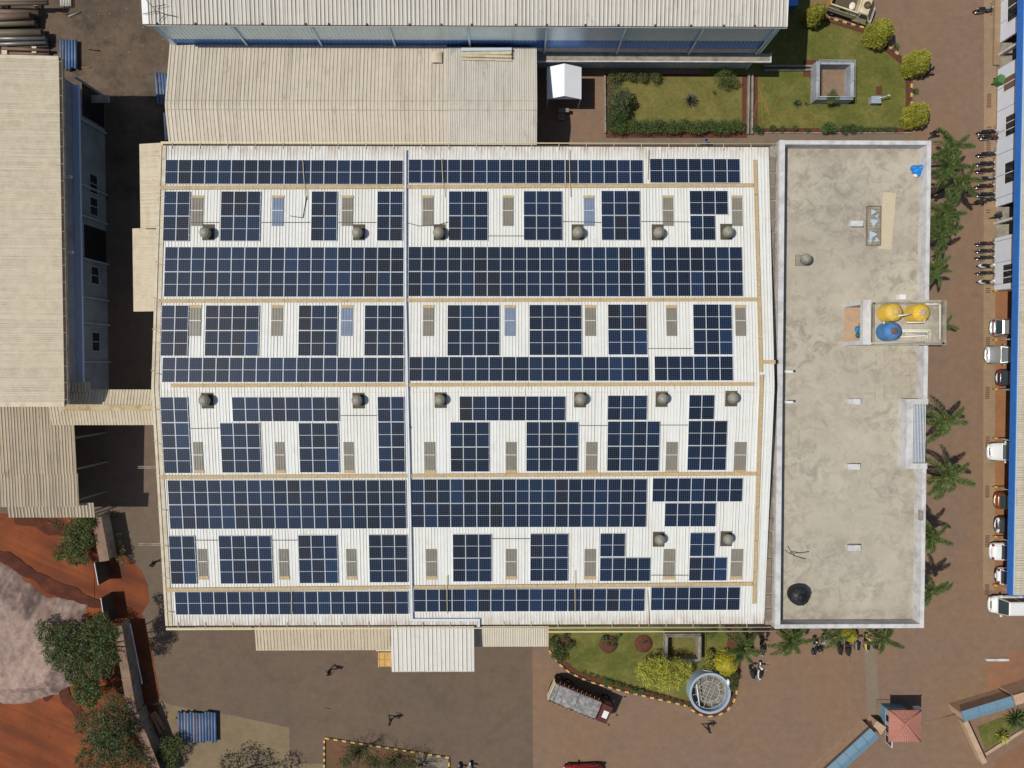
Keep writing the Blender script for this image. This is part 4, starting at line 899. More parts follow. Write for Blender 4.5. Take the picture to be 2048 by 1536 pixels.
# ---- wooden crate cabinet below the canopy
a0 = W(756, 1334, 1.3); a1 = W(783, 1305, 1.3); t = thing('plywood_crate', 'tall plywood packing crate beside the white canopy', 'crate', ((a0[0]+a1[0])/2, (a0[1]+a1[1])/2, 0)); w, l = (a1[0]-a0[0])/2, (a1[1]-a0[1])/2
q = MB(); q.box(-w, w, -l, l, .1, 1.2); part('body', q, M['wood'], t, world=False)
for sx_ in (-1, 1):
    for sy_ in (-1, 1): q = MB(); q.box(min(.02*sx_, w*.94*sx_), max(.02*sx_, w*.94*sx_), min(.02*sy_, l*.94*sy_), max(.02*sy_, l*.94*sy_), 1.2, 1.25); part('lid_board', q, M['wood'], t, world=False)
q = MB()
for x in (-w+.06, w-.06): q.box(x-.05, x+.05, -l-.04, l+.04, 1.2, 1.29)
part('batten', q, M['wood'], t, world=False)
q = MB(); q.box(-w-.1, w, l+.25, l+.42, 1.0, 1.06); q.box(-w, w+.3, l+.55, l+.8, 2.3, 2.36); part('loose_board', q, M['cream_trim'], t, world=False)

# ---- east office with blue fascia, and the car shelter that continues it
FX = W(2022, 700, 3.4)[0]; FYS = W(2015, 1189, 3.9)[1]; FYM = W(2012, 578, 2)[1]; EX = W(1994, 250, 0)[0]
eas = thing('east_office', 'long pale panelled office with blue fascia and white windows at the right edge', 'office building', (0, 0, 0))
q = MB(); ribbed(q, FYM, 42, [(FX+.28, 4.05), (FX+16, 5.0)], .2, .04, .09, axis='x', seam_p=.7, seam_w=.04); part('roof', q, [M['pale_roof'], M['cream_trim'], M['seam']], eas)
q = MB(); q.box(FX, FX+.08, FYM, 42, 3.4, 4.15); part('fascia', q, M['blue_fascia'], eas)
q = MB(); q.box(FX+.085, FX+.26, FYM, 42, 3.9, 4.02); part('gutter', q, M['grey_sheet'], eas)
# wall with openings left for the doors
segs = [(40.0, W(2000, 83, .5)[1]), (W(2000, 135, .5)[1], W(1996, 412, .5)[1]), (W(1996, 475, .5)[1], FYM)]
q = MB()
for a, b in segs: q.box(EX, EX+.2, b, a, 0, 3.7)
q.box(EX+2.2, EX+2.4, FYM, 40, 0, 3.7); q.box(EX+.2, EX+2.2, FYM, FYM+.15, 0, 3.7)
part('wall', q, M['pale_wall'], eas)
y = FYM+.6
while y < 40:
    if any(b+.1 < y < a-.1 for a, b in segs):
        q = MB(); q.box(EX-.02, EX-.002, y-.03, y+.03, 0, 3.6); part('panel_joint', q, M['blue_grey_wall'], eas)
    y += 2.05
q = MB(); q.box(EX+.2, FX+6, FYM, 40, 3.66, 3.72); part('ceiling', q, M['white_wall'], eas)
for ya, yb, n in ((-20, 40, 2), (228, 271, 3), (322, 366, 2), (527, 568, 3)): winx(eas, EX, -1, W(2015, ya, 1.9)[1], W(2015, yb, 1.9)[1], 1.15, 2.6, M['white'], M['glass'], n)
q = MB(); q.box(EX-.03, EX-.003, W(2015, 178, 1.6)[1], W(2015, 152, 1.6)[1], .9, 2.3); q2 = part('shutter_window', q, mat('brown_shutter', S(122, 92, 78), .7, .1), eas)
q = MB()
for yy in (151, 164, 179): y0 = W(2015, yy, 1.6)[1]; q.box(EX-.05, EX-.003, y0-.04, y0+.04, .9, 2.4)
part('window_frame', q, M['white'], eas)
for py in (107, 445): y0 = W(1998, py, .5)[1]; q = MB(); q.box(EX-.15, EX+.25, y0-.11, y0+.11, 0, 3.66); part('column', q, M['white_wall'], eas)
q = MB(); a = W(1987, 130, .2); q.box(a[0], EX-.003, a[1], 41, .014, .25); part('plinth', q, G_conc, eas)
q = MB(); q.box(EX+.01, EX+2.2, W(1996, 475, .5)[1], W(1996, 412, .5)[1], .014, .1); part('porch_floor', q, M['conc2'], eas); q = MB(); q.box(EX+.01, EX+2.2, W(2000, 135, .5)[1], W(2000, 83, .5)[1], .014, .26); part('porch_floor', q, M['conc2'], eas)
shl = thing('car_shelter', 'open parking shelter with blue fascia and ribbed roof along the right edge', 'car shelter', (0, 0, 0))
q = MB(); ribbed(q, FYS, FYM-.01, [(FX+.28, 4.05), (FX+16, 5.0)], .23, .045, .1, axis='x', seam_p=.85, seam_w=.05); part('roof', q, [M['pale_roof'], M['cream_trim'], M['seam']], shl)
q = MB(); q.box(FX, FX+.08, FYS-.08, FYM-.01, 3.4, 4.15); q.box(FX+.081, FX+16, FYS-.08, FYS-.003, 3.6, 4.1); part('fascia', q, M['blue_fascia'], shl)
q = MB(); q.box(FX+.085, FX+.26, FYS, FYM-.01, 3.9, 4.02); part('gutter', q, M['grey_sheet'], shl)
for py in (582, 680, 778, 876, 973, 1072, 1169):
    a = W(1988, py, .1); q = MB(); q.tube([(a[0], a[1], 0), (a[0], a[1], 3.95)], .055, 8); p_ = part('post', q, M['grey_sheet'], shl)
    q = MB(); q.tube([(a[0], a[1], 0), (a[0], a[1], .55)], .1, 10); part('post_base', q, mat('yellow_post', S(214, 164, 84), .7), p_)
    q = MB(); q.tube([(a[0], a[1], 3.96), (a[0]+5, a[1], 4.2)], .05, 6); part('rafter', q, M['steel'], shl)
# drain covers in the concrete strip
for k, (ya, yb, px) in enumerate(((187, 216, 1978), (252, 262, 1978), (282, 305, 1977), (418, 428, 1976), (575, 587, 1976), (674, 692, 1975.5), (773, 798, 1975), (872, 895, 1975), (971, 995, 1974.5), (1070, 1094, 1974.5), (1168, 1191, 1974))):
    y1, y0 = W(px, ya)[1], W(px, yb)[1]; x = W(px, ya)[0]; t = thing('drain_grate', 'brown slotted drain grate '+['long one just below the green bin', 'short one midway from the bin to the motorcycles', 'right under the maroon motorcycle and palm tip', 'short one at the office porch', 'at the end of the scooter row', 'between the first two silver cars', 'below the dark purple hatchback', 'at the nose of the lone white car', 'left of the copper hatchback', 'between the charcoal car and the white saloon', 'in front of the minivan'][k], 'drain grate', (x, (y0+y1)/2, .013), 0, 'drain grates along the concrete strip')
    n = max(2, int((y1-y0)/.16))
    for i in range(n): yy = -(y1-y0)/2+(i+.5)*(y1-y0)/n; q = MB(); q.box(-.2, .2, yy-.05, yy+.05, 0, .03); part('bar', q, mat('rusty_grate', S(112, 80, 66), .9, .2) if i == 0 and k == 0 else bpy.data.materials['rusty_grate'], t, world=False)
# ---- guard cabin with a hipped tile roof
zc = 2.9; A0 = W(1777.5, 1420, zc); A1 = W(1841, 1483, zc); gx0, gx1, gy1, gy0 = A0[0], A1[0], A0[1], A1[1]; ap = W(1812, 1450, 3.9)
gua = thing('guard_cabin', 'small guard cabin with a terracotta hipped tile roof by the gate', 'guard cabin', ((gx0+gx1)/2, (gy0+gy1)/2, 0))
cx_, cy_ = ap[0], ap[1]; q = MB()
cor = [(gx0, gy0), (gx1, gy0), (gx1, gy1), (gx0, gy1)]
nr = 9
for k in range(4):
    (ax, ay), (bx, by) = cor[k], cor[(k+1) % 4]
    for r in range(nr):
        t0, t1 = r/nr, (r+1)/nr; z0, z1 = zc+(3.8-zc)*t0, zc+(3.8-zc)*t1
        L = lambda u, t: (ax+(bx-ax)*u+(cx_-(ax+(bx-ax)*u))*t, ay+(by-ay)*u+(cy_-(ay+(by-ay)*u))*t)
        nt_ = max(2, int(14*(1-t0))); 
        for c_ in range(nt_):
            u0, u1, um = c_/nt_, (c_+1)/nt_, (c_+.5)/nt_
            p0, p1, p2, p3, m0, m1 = L(u0, t0), L(u1, t0), L(u1, t1), L(u0, t1), L(um, t0), L(um, t1)
            q.add([(*p0, z0+.03), (*m0, z0+.09), (*m1, z1+.05), (*p3, z1), (*p1, z0+.03), (*p2, z1)], [(0, 1, 2, 3), (1, 4, 5, 2)])
            q.add([(*p0, z0-.01), (*p1, z0-.01), (*p1, z0+.03), (*m0, z0+.09), (*p0, z0+.03)], [(0, 1, 2, 3, 4)])
part('roof', q, M['terracotta'], gua)
for k in range(4): q = MB(); q.tube([(*cor[k], zc+.06), (cx_, cy_, 3.84)], .06, 6); part('hip_tile', q, M['terracotta'], gua)
B0 = W(1760, 1406, .0); bx0, by1 = B0[0], B0[1]; bx1, by0 = gx1-.35, gy0+.4
q = MB(); q.box(bx0, bx1, by0, by1, 0, .95); q.box(bx0+.02, bx1-.02, by0+.02, by1-.02, .95, 2.85, 1); part('wall', q, [M['blue_tile'], M['blue_grey_wall']], gua)
for k in range(3):
    y = by1-.35-k*1.0; q = MB(); q.box(bx0-.05, bx0-.003, y-.85, y, 1.1, 2.3); w_ = part('window', q, M['white'], gua); q = MB(); q.box(bx0-.07, bx0-.052, y-.77, y-.08, 1.2, 2.2); part('pane', q, M['glass'], w_)
q = MB(); q.box(bx0-.1, bx1-.2, by1+.003, by1+.05, 2.1, 2.35); part('sun_hood', q, M['steel'], gua)
q = MB(); a = W(1828, 1411, 1.0); q.obox((a[0], by1+.2, 1.5), (.3, .14, .2)); part('cooler_unit', q, M['white'], gua)
q = MB(); a = W(1753, 1399, .05); q.box(a[0], bx1+.1, by0-.1, a[1], .007, .08); part('plinth', q, G_path, gua)
# ---- boundary walls with slate blue coping
def coped_wall(name, label, a, b, wid, h, ncop, wm, base=None):
    (ax, ay), (bx, by) = a, b; L = math.hypot(bx-ax, by-ay); ang = math.atan2(by-ay, bx-ax); t = thing(name, label, 'wall', (ax, ay, 0), ang)
    q = MB(); q.box(0, L, -wid*.32, wid*.32, 0, h-.12); part('wall', q, wm, t, world=False)
    for k in range(ncop):
        u0, u1 = L*k/ncop+.015, L*(k+1)/ncop-.015; q = MB()
        q.loft([[(u, -wid/2, h-.12), (u, wid/2, h-.12), (u, wid/2, h-.02), (u, .06, h+.14), (u, -.06, h+.14), (u, -wid/2, h-.02)] for u in (u0, u1)]); part('coping_tile', q, M['blue_tile'], t, world=False)
    return t
coped_wall('boundary_wall', 'boundary wall with slate blue coping running from the guard cabin to the bottom edge', W2(1750, 1466, 2), W2(1610, 1594, 2), 1.25, 2.0, 8, M['tan_wall'])
coped_wall('boundary_wall', 'short boundary wall with slate blue coping by the planted corner at lower right', W2(1925, 1434, 2), W2(2026, 1403, 2), 1.05, 2.0, 3, M['tan_wall'])
def plain_wall(label, a, b, wid, h, m=None):
    (ax, ay), (bx, by) = a, b; L = math.hypot(bx-ax, by-ay); q = MB(); q.box(0, L, -wid/2, wid/2, 0, h); q.box(-.03, L+.03, -wid/2-.04, wid/2+.04, h, h+.08)
    o = solo('garden_wall', q, m or M['tan_wall'], label, 'wall'); o.location = (ax, ay, 0); o.rotation_euler = (0, 0, math.atan2(by-ay, bx-ax)); return o
plain_wall('low peach wall slanting down from the short blue coped wall', W2(1931, 1444, .8), W2(1969, 1526, .8), .42, .75)
plain_wall('low peach kerb wall closing the planted corner at lower right', W2(1972, 1508, .4), W2(2060, 1452, .4), .2, .35)
plain_wall('peach gate pillar wall at the right edge beyond the blue coping', W2(2030, 1401, 2.0), W2(2080, 1386, 2.0), .9, 1.9)
plain_wall('peach gate pier between the guard cabin and the long blue coped wall', W2(1748, 1449, 1.2), W2(1766, 1461, 1.2), .8, 1.2)
q = MB(); a, b = W(1841, 1448, .0), W(1914, 1427, .0); q.tube([(a[0], a[1], .02), (b[0], b[1], .02)], .05, 5); solo('gate_rail', q, M['rust'], 'rusty gate track across the entrance between the cabin and the wall', 'gate track', org=(a[0], a[1], 0))
q = MB(); a, b = W(1974, 1320, .2), W(2018, 1319, .2); q.box(a[0], b[0], a[1]-.12, a[1]+.12, 0, .22); solo('kerb_beam', q, M['white_wall'], 'short whitewashed beam on the soil near the right edge', 'kerb', org=(a[0], a[1], 0))
flat('bare_soil', [(1973, 1326), (2030, 1305), (2200, 1240), (2200, 1392), (2025, 1392), (1915, 1424), (1975, 1390), (1971, 1350)], .009, groundmat('brown_bare_soil', S(136, 98, 76), S(148, 108, 82), S(122, 92, 76), 0))
flat('bare_soil', [(1990, 1520), (2120, 1440), (2120, 1700), (1960, 1700)], .009, bpy.data.materials['brown_bare_soil'])
flat('corner_lawn', [(1954, 1453), (2060, 1412), (2060, 1455), (1974, 1508)], .012, G_lawn)
# ---- tin coped site wall and gates in the south-west
def slab_run(label, a, b, wid, h, n):
    (ax, ay), (bx, by) = a, b; L = math.hypot(bx-ax, by-ay); t = thing('site_wall', label, 'wall', (ax, ay, 0), math.atan2(by-ay, bx-ax))
    q = MB(); q.box(0, L, -.12, .12, 0, h-.1); part('wall', q, M['conc2'], t, world=False)
    for k in range(n):
        u0, u1 = L*k/n+.02, L*(k+1)/n-.02; q = MB(); q.loft([[(u, -wid/2, h-.14), (u, wid/2, h-.1), (u, wid/2, h-.04), (u, -wid/2, h-.08)] for u in (u0, u1)]); part('coping_sheet', q, M['brown_tin'], t, world=False)
        if k: q = MB(); q.box(L*k/n-.06, L*k/n+.06, -wid/2, wid/2, h-.1, h); part('joint_strip', q, M['rust'], t, world=False)
slab_run('brown coped site wall segment north of the red soil gateway', W2(192, 1035, 2), W2(208, 1123, 2), .95, 2.0, 3)
slab_run('long brown coped site wall south of the gateway beside the big tree', W2(234, 1253, 2), W2(264, 1428, 2), .85, 2.0, 5)
slab_run('brown coped site wall bending towards the bottom edge beside the rusty planks', W2(267, 1430, 2), W2(318, 1560, 2), .9, 2.0, 4)
for (p0, p1, lab) in (((189, 1126), (197, 1170), 'dark sheet metal gate leaf standing open north of the red soil track'), ((202, 1196), (210, 1251), 'dark sheet metal gate leaf standing open south of the red soil track')):
    a, b = W2(*p0, 1.9), W2(*p1, 1.9); L = math.hypot(b[0]-a[0], b[1]-a[1]); t = thing('metal_gate', lab, 'gate', (a[0], a[1], 0), math.atan2(b[1]-a[1], b[0]-a[0]))
    n = 5
    for k in range(n): q = MB(); q.box(L*k/n+.003, L*(k+1)/n-.003, -.02, .02, .1, 1.9); part('sheet_panel', q, M['dark_tin'], t, world=False)
    q = MB(); q.box(0, L, -.03, .03, 1.9, 1.94); part('top_rail', q, M['zinc'], t, world=False); q = MB(); q.box(0, L, -.03, .03, .02, .1); part('bottom_rail', q, M['dark_tin'], t, world=False)
a, b = W(259, 1248, 1.2), W(283, 1368, 1.2); q = MB(); q.tube([(a[0], a[1], 1.1), (b[0], b[1], 1.1)], .06, 8); o = solo('rail_pipe', q, M['zinc'], 'long thin grey pipe rail along the shaded side of the brown wall', 'pipe')
q = MB()
# ================================================================ GARDENS
flat('garden_bed', [(1208, 148), (1494, 148), (1494, 276), (1212, 276)], .014, M['soil'])
flat('lawn', [(1222, 153), (1484, 153), (1484, 262), (1224, 266)], .019, G_lawn2)
flat('lawn', [(1400, -60), (1600, -60), (1632, 38), (1724, 66), (1764, 98), (1800, 128), (1811, 165), (1811, 256), (1515, 256), (1515, 150), (1400, 150)], .016, G_lawn)
flat('garden_bed', [(1505, 150), (1515.2, 150), (1515.2, 256), (1811, 256), (1811, 160), (1821, 160), (1821, 266), (1505, 266)], .018, M['soil'])
flat('garden_bed', [(1633, 33), (1733, 60), (1768, 88), (1804, 119), (1820, 152), (1811, 165), (1800, 128), (1764, 98), (1724, 66), (1632, 38)], .020, M['soil'])
flat('garden_bed', [(1606, 120), (1640, 120), (1640, 148), (1636, 200), (1706, 200), (1706, 207), (1624, 207), (1624, 154), (1606, 154)], .021, M['soil'])
SL = [(1095, 1245), (1098, 1300), (1118, 1327), (1140, 1345), (1174, 1361), (1205, 1370), (1249, 1382), (1289, 1391), (1349, 1405), (1380, 1412), (1382, 1418), (1396, 1427), (1416, 1432), (1437, 1429), (1454, 1420), (1466, 1404), (1472, 1388), (1474, 1368), (1480, 1345), (1485, 1300), (1490, 1245)]
flat('garden_bed', SL, .014, M['soil'])
flat('lawn', [(1097, 1245), (1101, 1300), (1136, 1325), (1155, 1341), (1205, 1357), (1252, 1370), (1300, 1380), (1380, 1402), (1440, 1380), (1440, 1330), (1452, 1300), (1460, 1245)], .018, G_lawn)
flat('sparse_bed', [(649, 1475), (898, 1514), (898, 1700), (649, 1700)], .012, groundmat('mixed_bed_soil', S(120, 84, 64), S(104, 86, 60), S(84, 80, 56), 0, .4, 1.4))
flat('stone_patch', [(832, 1505), (896, 1515), (896, 1560), (832, 1560)], .018, groundmat('pale_stony_patch', S(150, 138, 124), S(130, 120, 106), S(96, 88, 78), 0, 1.0, 4))
kst = {}
def kerb(label, pts, step=.42, name='kerb'):
    P = [W2(*p) for p in pts]; t = thing(name, label, 'kerb', (P[0][0], P[0][1], 0)); i = 0; carry = 0.0
    for (ax, ay), (bx, by) in zip(P[:-1], P[1:]):
        L = math.hypot(bx-ax, by-ay); ang = math.atan2(by-ay, bx-ax); u = carry
        while u+step*.5 <= L:
            k = i % 2
            if k not in kst: q = MB(); q.obox((0, 0, .07), (.195, .075, .08)); kst[k] = q.mesh('kerb_stone', [M['yellow_kerb' if k == 0 else 'black_kerb']])
            c = min(u+step*.5, L); inst('kerb_stone', kst[k], t, (ax+(bx-ax)*c/L-P[0][0], ay+(by-ay)*c/L-P[0][1], 0), ang, scale=(step/.42, 1, 1)); i += 1; u += step
        carry = max(0, u-L)
kerb('yellow and black kerb round the north east lawn from the pickup to the last topiary', [(1633, 30), (1733, 58), (1768, 86), (1804, 117), (1822, 150), (1822, 213)])
kerb('yellow and black kerb curving round the south lawn to the circular tank', SL[1:18])
kerb('yellow and black kerb along the top of the sparse bed at the bottom edge', [(650, 1475), (898, 1514), (898, 1560)])
kerb('yellow and black kerb down the left side of the sparse bed at the bottom edge', [(649, 1479), (649, 1560)], .3)
def wallrun(label, a, b, wid, h, m, name='drain_wall', z=0):
    (ax, ay), (bx, by) = a, b; L = math.hypot(bx-ax, by-ay); q = MB(); q.box(0, L, -wid/2, wid/2, z, h); o = solo(name, q, m, label, 'wall'); o.location = (ax, ay, 0); o.rotation_euler = (0, 0, math.atan2(by-ay, bx-ax))
wallrun('left side wall of the narrow drain between the two north lawns', W2(1496, 150), W2(1494, 270), .16, .35, M['conc2'])
wallrun('right side wall of the narrow drain between the two north lawns', W2(1503, 150), W2(1502, 270), .16, .35, M['conc2'])
flat('drain_bed', [(1497, 150), (1502, 150), (1501, 270), (1495.5, 270)], .022, M['dark_gutter'])
wallrun('upper side wall of the drain running to the square pit', W2(1526, 134), W2(1634, 134), .14, .3, M['conc2'])
wallrun('lower side wall of the drain running to the square pit', W2(1526, 142), W2(1634, 142), .14, .3, M['conc2'])
wallrun('low edging wall under the north east lawn beside the office terrace', W2(1505, 266.5), W2(1822, 266.5), .1, .14, M['conc2'], 'edging_wall')
wallrun('pale edging wall at the left of the hedge by the tent paving', W2(1209, 152), W2(1210, 268), .14, .3, M['conc2'], 'edging_wall')
def pit(label, pxa, pya, pxb, pyb, z, th, wallm, floorm, railm, extra):
    a, b = W(pxa, pya, z), W(pxb, pyb, z); x0, x1, y1, y0 = a[0], b[0], a[1], b[1]
    t = thing('square_pit', label, 'pit', ((x0+x1)/2, (y0+y1)/2, 0))
    for bx in ((x0, x1, y1-th, y1), (x0, x1, y0, y0+th), (x0, x0+th, y0+th, y1-th), (x1-th, x1, y0+th, y1-th)):
        q = MB(); q.box(*bx, 0, z); part('wall', q, wallm, t)
    q = MB(); q.box(x0+th, x1-th, y0+th, y1-th, .022, .06); part('floor', q, floorm, t)
    q = MB(); e = .1; rz = z+.45
    for h in (rz, z+.22):
        q.tube([(x0+e, y0+e, h), (x1-e, y0+e, h), (x1-e, y1-e, h), (x0+e, y1-e, h), (x0+e, y0+e, h)], .028, 5)
    for i in range(3):
        for (x, y) in ((x0+e+(x1-x0-2*e)*i/2, y0+e), (x0+e+(x1-x0-2*e)*i/2, y1-e), (x0+e, y0+e+(y1-y0-2*e)*i/2), (x1-e, y0+e+(y1-y0-2*e)*i/2)): q.tube([(x, y, z), (x, y, rz)], .028, 5)
    part('railing', q, railm, t); return t
pit('square blue grey walled pit with pipe railing in the north east lawn', 1633, 122, 1707, 199, 1.25, .30, mat('pit_wall_paint', S(168, 174, 182), .8, .1, 2, stain=S(126, 126, 122), sfac=.6, sscale=.9), mat('pit_floor', S(140, 116, 98), .9, .15, 2), M['zinc'], 0)
pit('square grey walled pit with a grassy floor in the south garden', 1331, 1268, 1402, 1324, 1.1, .26, M['conc2'], G_lawn2, M['steel'], 0)
# round tank with a steel grid
zt = 1.15; a = W(1378.5, 1387, zt); b = W(1461.5, 1387, zt); cx_, cy_ = (a[0]+b[0])/2, a[1]; R = (b[0]-a[0])/2
rt = thing('round_tank', 'circular blue grey walled tank covered by a welded steel grid', 'water tank', (cx_, cy_, 0))
q = MB(); q.lathe([(R, 0), (R, zt), (R-.22, zt), (R-.22, .1)], (cx_, cy_, 0), 48, sm=False); part('wall', q, mat('tank_blue_wall', S(160, 174, 190), .7, .08, 2), rt)
q = MB(); q.disc((cx_, cy_), R-.21, .12, 40); part('tank_floor', q, mat('murky_floor', S(132, 124, 108), .9, .35, 2.5), rt)
q = MB(); gz = .8
def ring(r, dx=0, dy=0): q.tube([(cx_+dx+r*math.cos(k*math.pi/18), cy_+dy+r*math.sin(k*math.pi/18), gz) for k in range(37)], .024, 5)
ring(R-.36); ring((R-.36)*.62); rr = (R-.36)*.62
for k in range(-2, 3):
    h = math.sqrt(max(0, rr*rr-(k*.3)**2)); d = (math.cos(-.4), math.sin(-.4)); n_ = (-d[1], d[0])
    q.tube([(cx_+n_[0]*k*.34-d[0]*h, cy_+n_[1]*k*.34-d[1]*h, gz), (cx_+n_[0]*k*.34+d[0]*h, cy_+n_[1]*k*.34+d[1]*h, gz)], .019, 5)
    if k in (-1, 0, 1): q.tube([(cx_+d[0]*k*.4-n_[0]*h*.95, cy_+d[1]*k*.4-n_[1]*h*.95, gz), (cx_+d[0]*k*.4+n_[0]*h*.95, cy_+d[1]*k*.4+n_[1]*h*.95, gz)], .019, 5)
for k in range(12):
    an = k*math.pi/6+.2; q.tube([(cx_+rr*math.cos(an), cy_+rr*math.sin(an), gz), (cx_+(R-.33)*math.cos(an), cy_+(R-.33)*math.sin(an), gz)], .019, 5)
part('grid_cover', q, M['zinc'], rt)
q = MB(); a = W(1393, 1368, 1.2); b = W(1399, 1412, 1.2); q.tube([a, b], .06, 6); part('bar', q, M['alu'], rt)
q = MB(); a = W(1409, 1341, 1.5); b = W(1425, 1343, 1.5); q.tube([(a[0], a[1]-.3, .5), a, b, (b[0], b[1]-.3, .5)], .04, 5); part('ladder_rail', q, M['zinc'], rt)
q = MB(); q.ellipsoid((0, 0, .2), (.16, .32, .22), 9, 6); o = solo('white_stone', q, M['white'], 'white garden stone lying beside the round tank', 'stone'); o.location = W(1455, 1362, 1.15); o.location.z = 1.15
# small things in the gardens
t = thing('pump_box', 'small pale blue pump box with a lever arm on the north east lawn', 'pump', W(1746, 204, .02)); q = MB(); q.box(-.42, .42, -.3, .3, 0, .55); q.box(-.46, .46, -.34, .34, .55, .62); part('box', q, M['blue_grey_wall'], t, world=False)
q = MB(); q.tube([(.1, 0, .6), (.3, .1, .8), (1.0, .28, .85)], .05, 6); q.obox((1.05, .3, .85), (.12, .05, .05)); part('lever', q, M['zinc'], t, world=False)
flat('bare_patch', [(1752, 173), (1764, 173), (1764, 190), (1752, 190)], .022, M['soil'])
q = MB()
hp = [[(1520, 166), (1526, 170), (1525, 180), (1522, 190), (1528, 205), (1534, 222), (1545, 230), (1570, 224), (1600, 226), (1625, 228), (1631, 240), (1622, 248), (1606, 248), (1592, 238), (1560, 233), (1545, 231)],
      [(1520, 166), (1518, 176), (1524, 192), (1532, 203), (1536, 220), (1546, 222), (1552, 205), (1558, 195), (1566, 195)], [(1523, 200), (1524, 230), (1527, 247), (1534, 245), (1540, 234)], [(1514, 200), (1510, 222), (1507, 240)]]
def smooth(P, n=5):
    out = []
    for i in range(len(P)-1):
        p0, p1, p2, p3 = P[max(i-1, 0)], P[i], P[i+1], P[min(i+2, len(P)-1)]
        for k in range(n):
            t = k/n; out.append(tuple(.5*((2*b)+(c-a)*t+(2*a-5*b+4*c-d)*t*t+(3*b-a-3*c+d)*t**3) for a, b, c, d in zip(p0, p1, p2, p3)))
    return out+[P[-1]]
for h in hp: q.tube([W(a, b, .05) for a, b in smooth(h)], .02, 5)
solo('garden_hose', q, M['orange'], 'thin orange hose looped over the north east lawn', 'hose', org=W(1540, 215, .05))
# ================================================================ VEGETATION
V = {}
for k, c in dict(dk=(.034, .058, .018), md=(.060, .096, .026), lt=(.105, .145, .036), grey=(.082, .100, .054), olive=(.10, .105, .03), yel=(.42, .41, .06), yg=(.33, .33, .036), yg2=(.15, .155, .022), gold=(.42, .33, .022), purple=(.05, .048, .04), palm=(.065, .098, .030), palm2=(.12, .175, .04), dry=(.17, .13, .075)).items(): V[k] = leafmat('leaf_'+k, c)
def cloud(lobes, n, inner=.55):
    """n leaf centres spread through a set of ellipsoid lobes (x,y,z,rx,ry,rz), thicker towards the outside"""
    L = np.array(lobes, float); vol = L[:, 3]*L[:, 4]*L[:, 5]; vol = vol**.75; pick = np.random.choice(len(L), n, p=vol/vol.sum())
    d = np.random.normal(size=(n, 3)); d /= np.linalg.norm(d, axis=1)[:, None]; r = np.random.uniform(inner, 1.0, n)[:, None]*np.random.uniform(.8, 1.28, (n, 1))
    P = L[pick, :3]+d*r*L[pick, 3:]
    P[:, 2] = np.maximum(P[:, 2], .04)
    return P
def crown_lobes(c, r, k, seed, fl=.75):
    rs = np.random.RandomState(seed); out = []
    for i in range(k):
        a = rs.uniform(0, 6.28); rr = r*math.sqrt(rs.uniform(0, 1))*.75; s = rs.uniform(.28, .5)*r
        out.append((c[0]+rr*math.cos(a), c[1]+rr*math.sin(a), c[2]+rs.uniform(-.3, .35)*r*fl, s, s, s*.75))
    return out
def tree(name, label, base, lobes, n, size, mats, trunk_r=.14, cat='tree', group=None, asp=.5, sub=True):
    t = thing(name, label, cat, (base[0], base[1], 0), 0, group)
    q = MB(); q.leaves(cloud(lobes, n), size, len(mats), asp=asp); part('crown', q, [V[m] for m in mats], t)
    q = MB(); top = np.mean([l[:3] for l in lobes], 0)
    mid = (base[0]*.6+top[0]*.4, base[1]*.6+top[1]*.4, top[2]*.45)
    q.tube([(base[0], base[1], 0), mid, tuple(top)], [trunk_r, trunk_r*.8, trunk_r*.4], 7)
    for l in lobes[:14]:
        q.tube([mid, ((mid[0]+l[0])/2+.1, (mid[1]+l[1])/2, (mid[2]+l[2])/2+.2), tuple(l[:3])], [trunk_r*.5, trunk_r*.32, trunk_r*.12], 5)
    part('trunk', q, M['trunk'], t); return t
def px_lobes(L, z):
    out = []
    for px, py, r, dz in L: x, y, _ = W(px, py, z+dz); s = r/(FPX/(CAM_H-z)); out.append((x, y, z+dz, s, s, s*.7))
    return out
# south-west trees
L1P = [(92, 1268, 20, 0), (112, 1292, 26, .5), (140, 1268, 26, .6), (128, 1325, 24, 0), (165, 1300, 28, .9), (192, 1262, 30, .8), (215, 1300, 26, .5), (180, 1340, 28, .4), (150, 1350, 22, -.2), (205, 1335, 22, .3), (222, 1265, 20, .2), (160, 1372, 16, -.5), (80, 1250, 11, -.2), (230, 1320, 14, .3), (100, 1318, 12, -.2), (205, 1235, 14, .3), (118, 1255, 12, .2), (185, 1365, 14, 0), (140, 1305, 18, 1.1), (205, 1290, 18, 1.1)]; L1 = px_lobes(L1P, 4.6); L1 = [(x_, y_, (4.7 if p_ >= 198 else 2.3)+.3*(z_-4.6), a_, b_, c_) for (x_, y_, z_, a_, b_, c_), p_ in zip([(*W2(p[0], p[1], 4.7 if p[0] >= 198 else 2.3), 4.6+p[3], l[3], l[4], l[5]) for p, l in zip(L1P, L1)], [p[0] for p in L1P])]
tree('leafy_tree', 'largest dark green tree in the lower left, over the pale spoil heap', W2(226, 1276), L1, 17000, .125, ['dk', 'dk', 'md', 'olive'], .2)
L2 = px_lobes([(165, 1385, 20, 0), (185, 1372, 16, .2), (180, 1400, 18, .1), (195, 1385, 14, 0), (158, 1400, 10, -.3)], 2.6)
tree('leafy_tree', 'small round green tree just below the largest tree', W2(190, 1378), L2, 3000, .12, ['md', 'md', 'lt', 'dk'], .1)
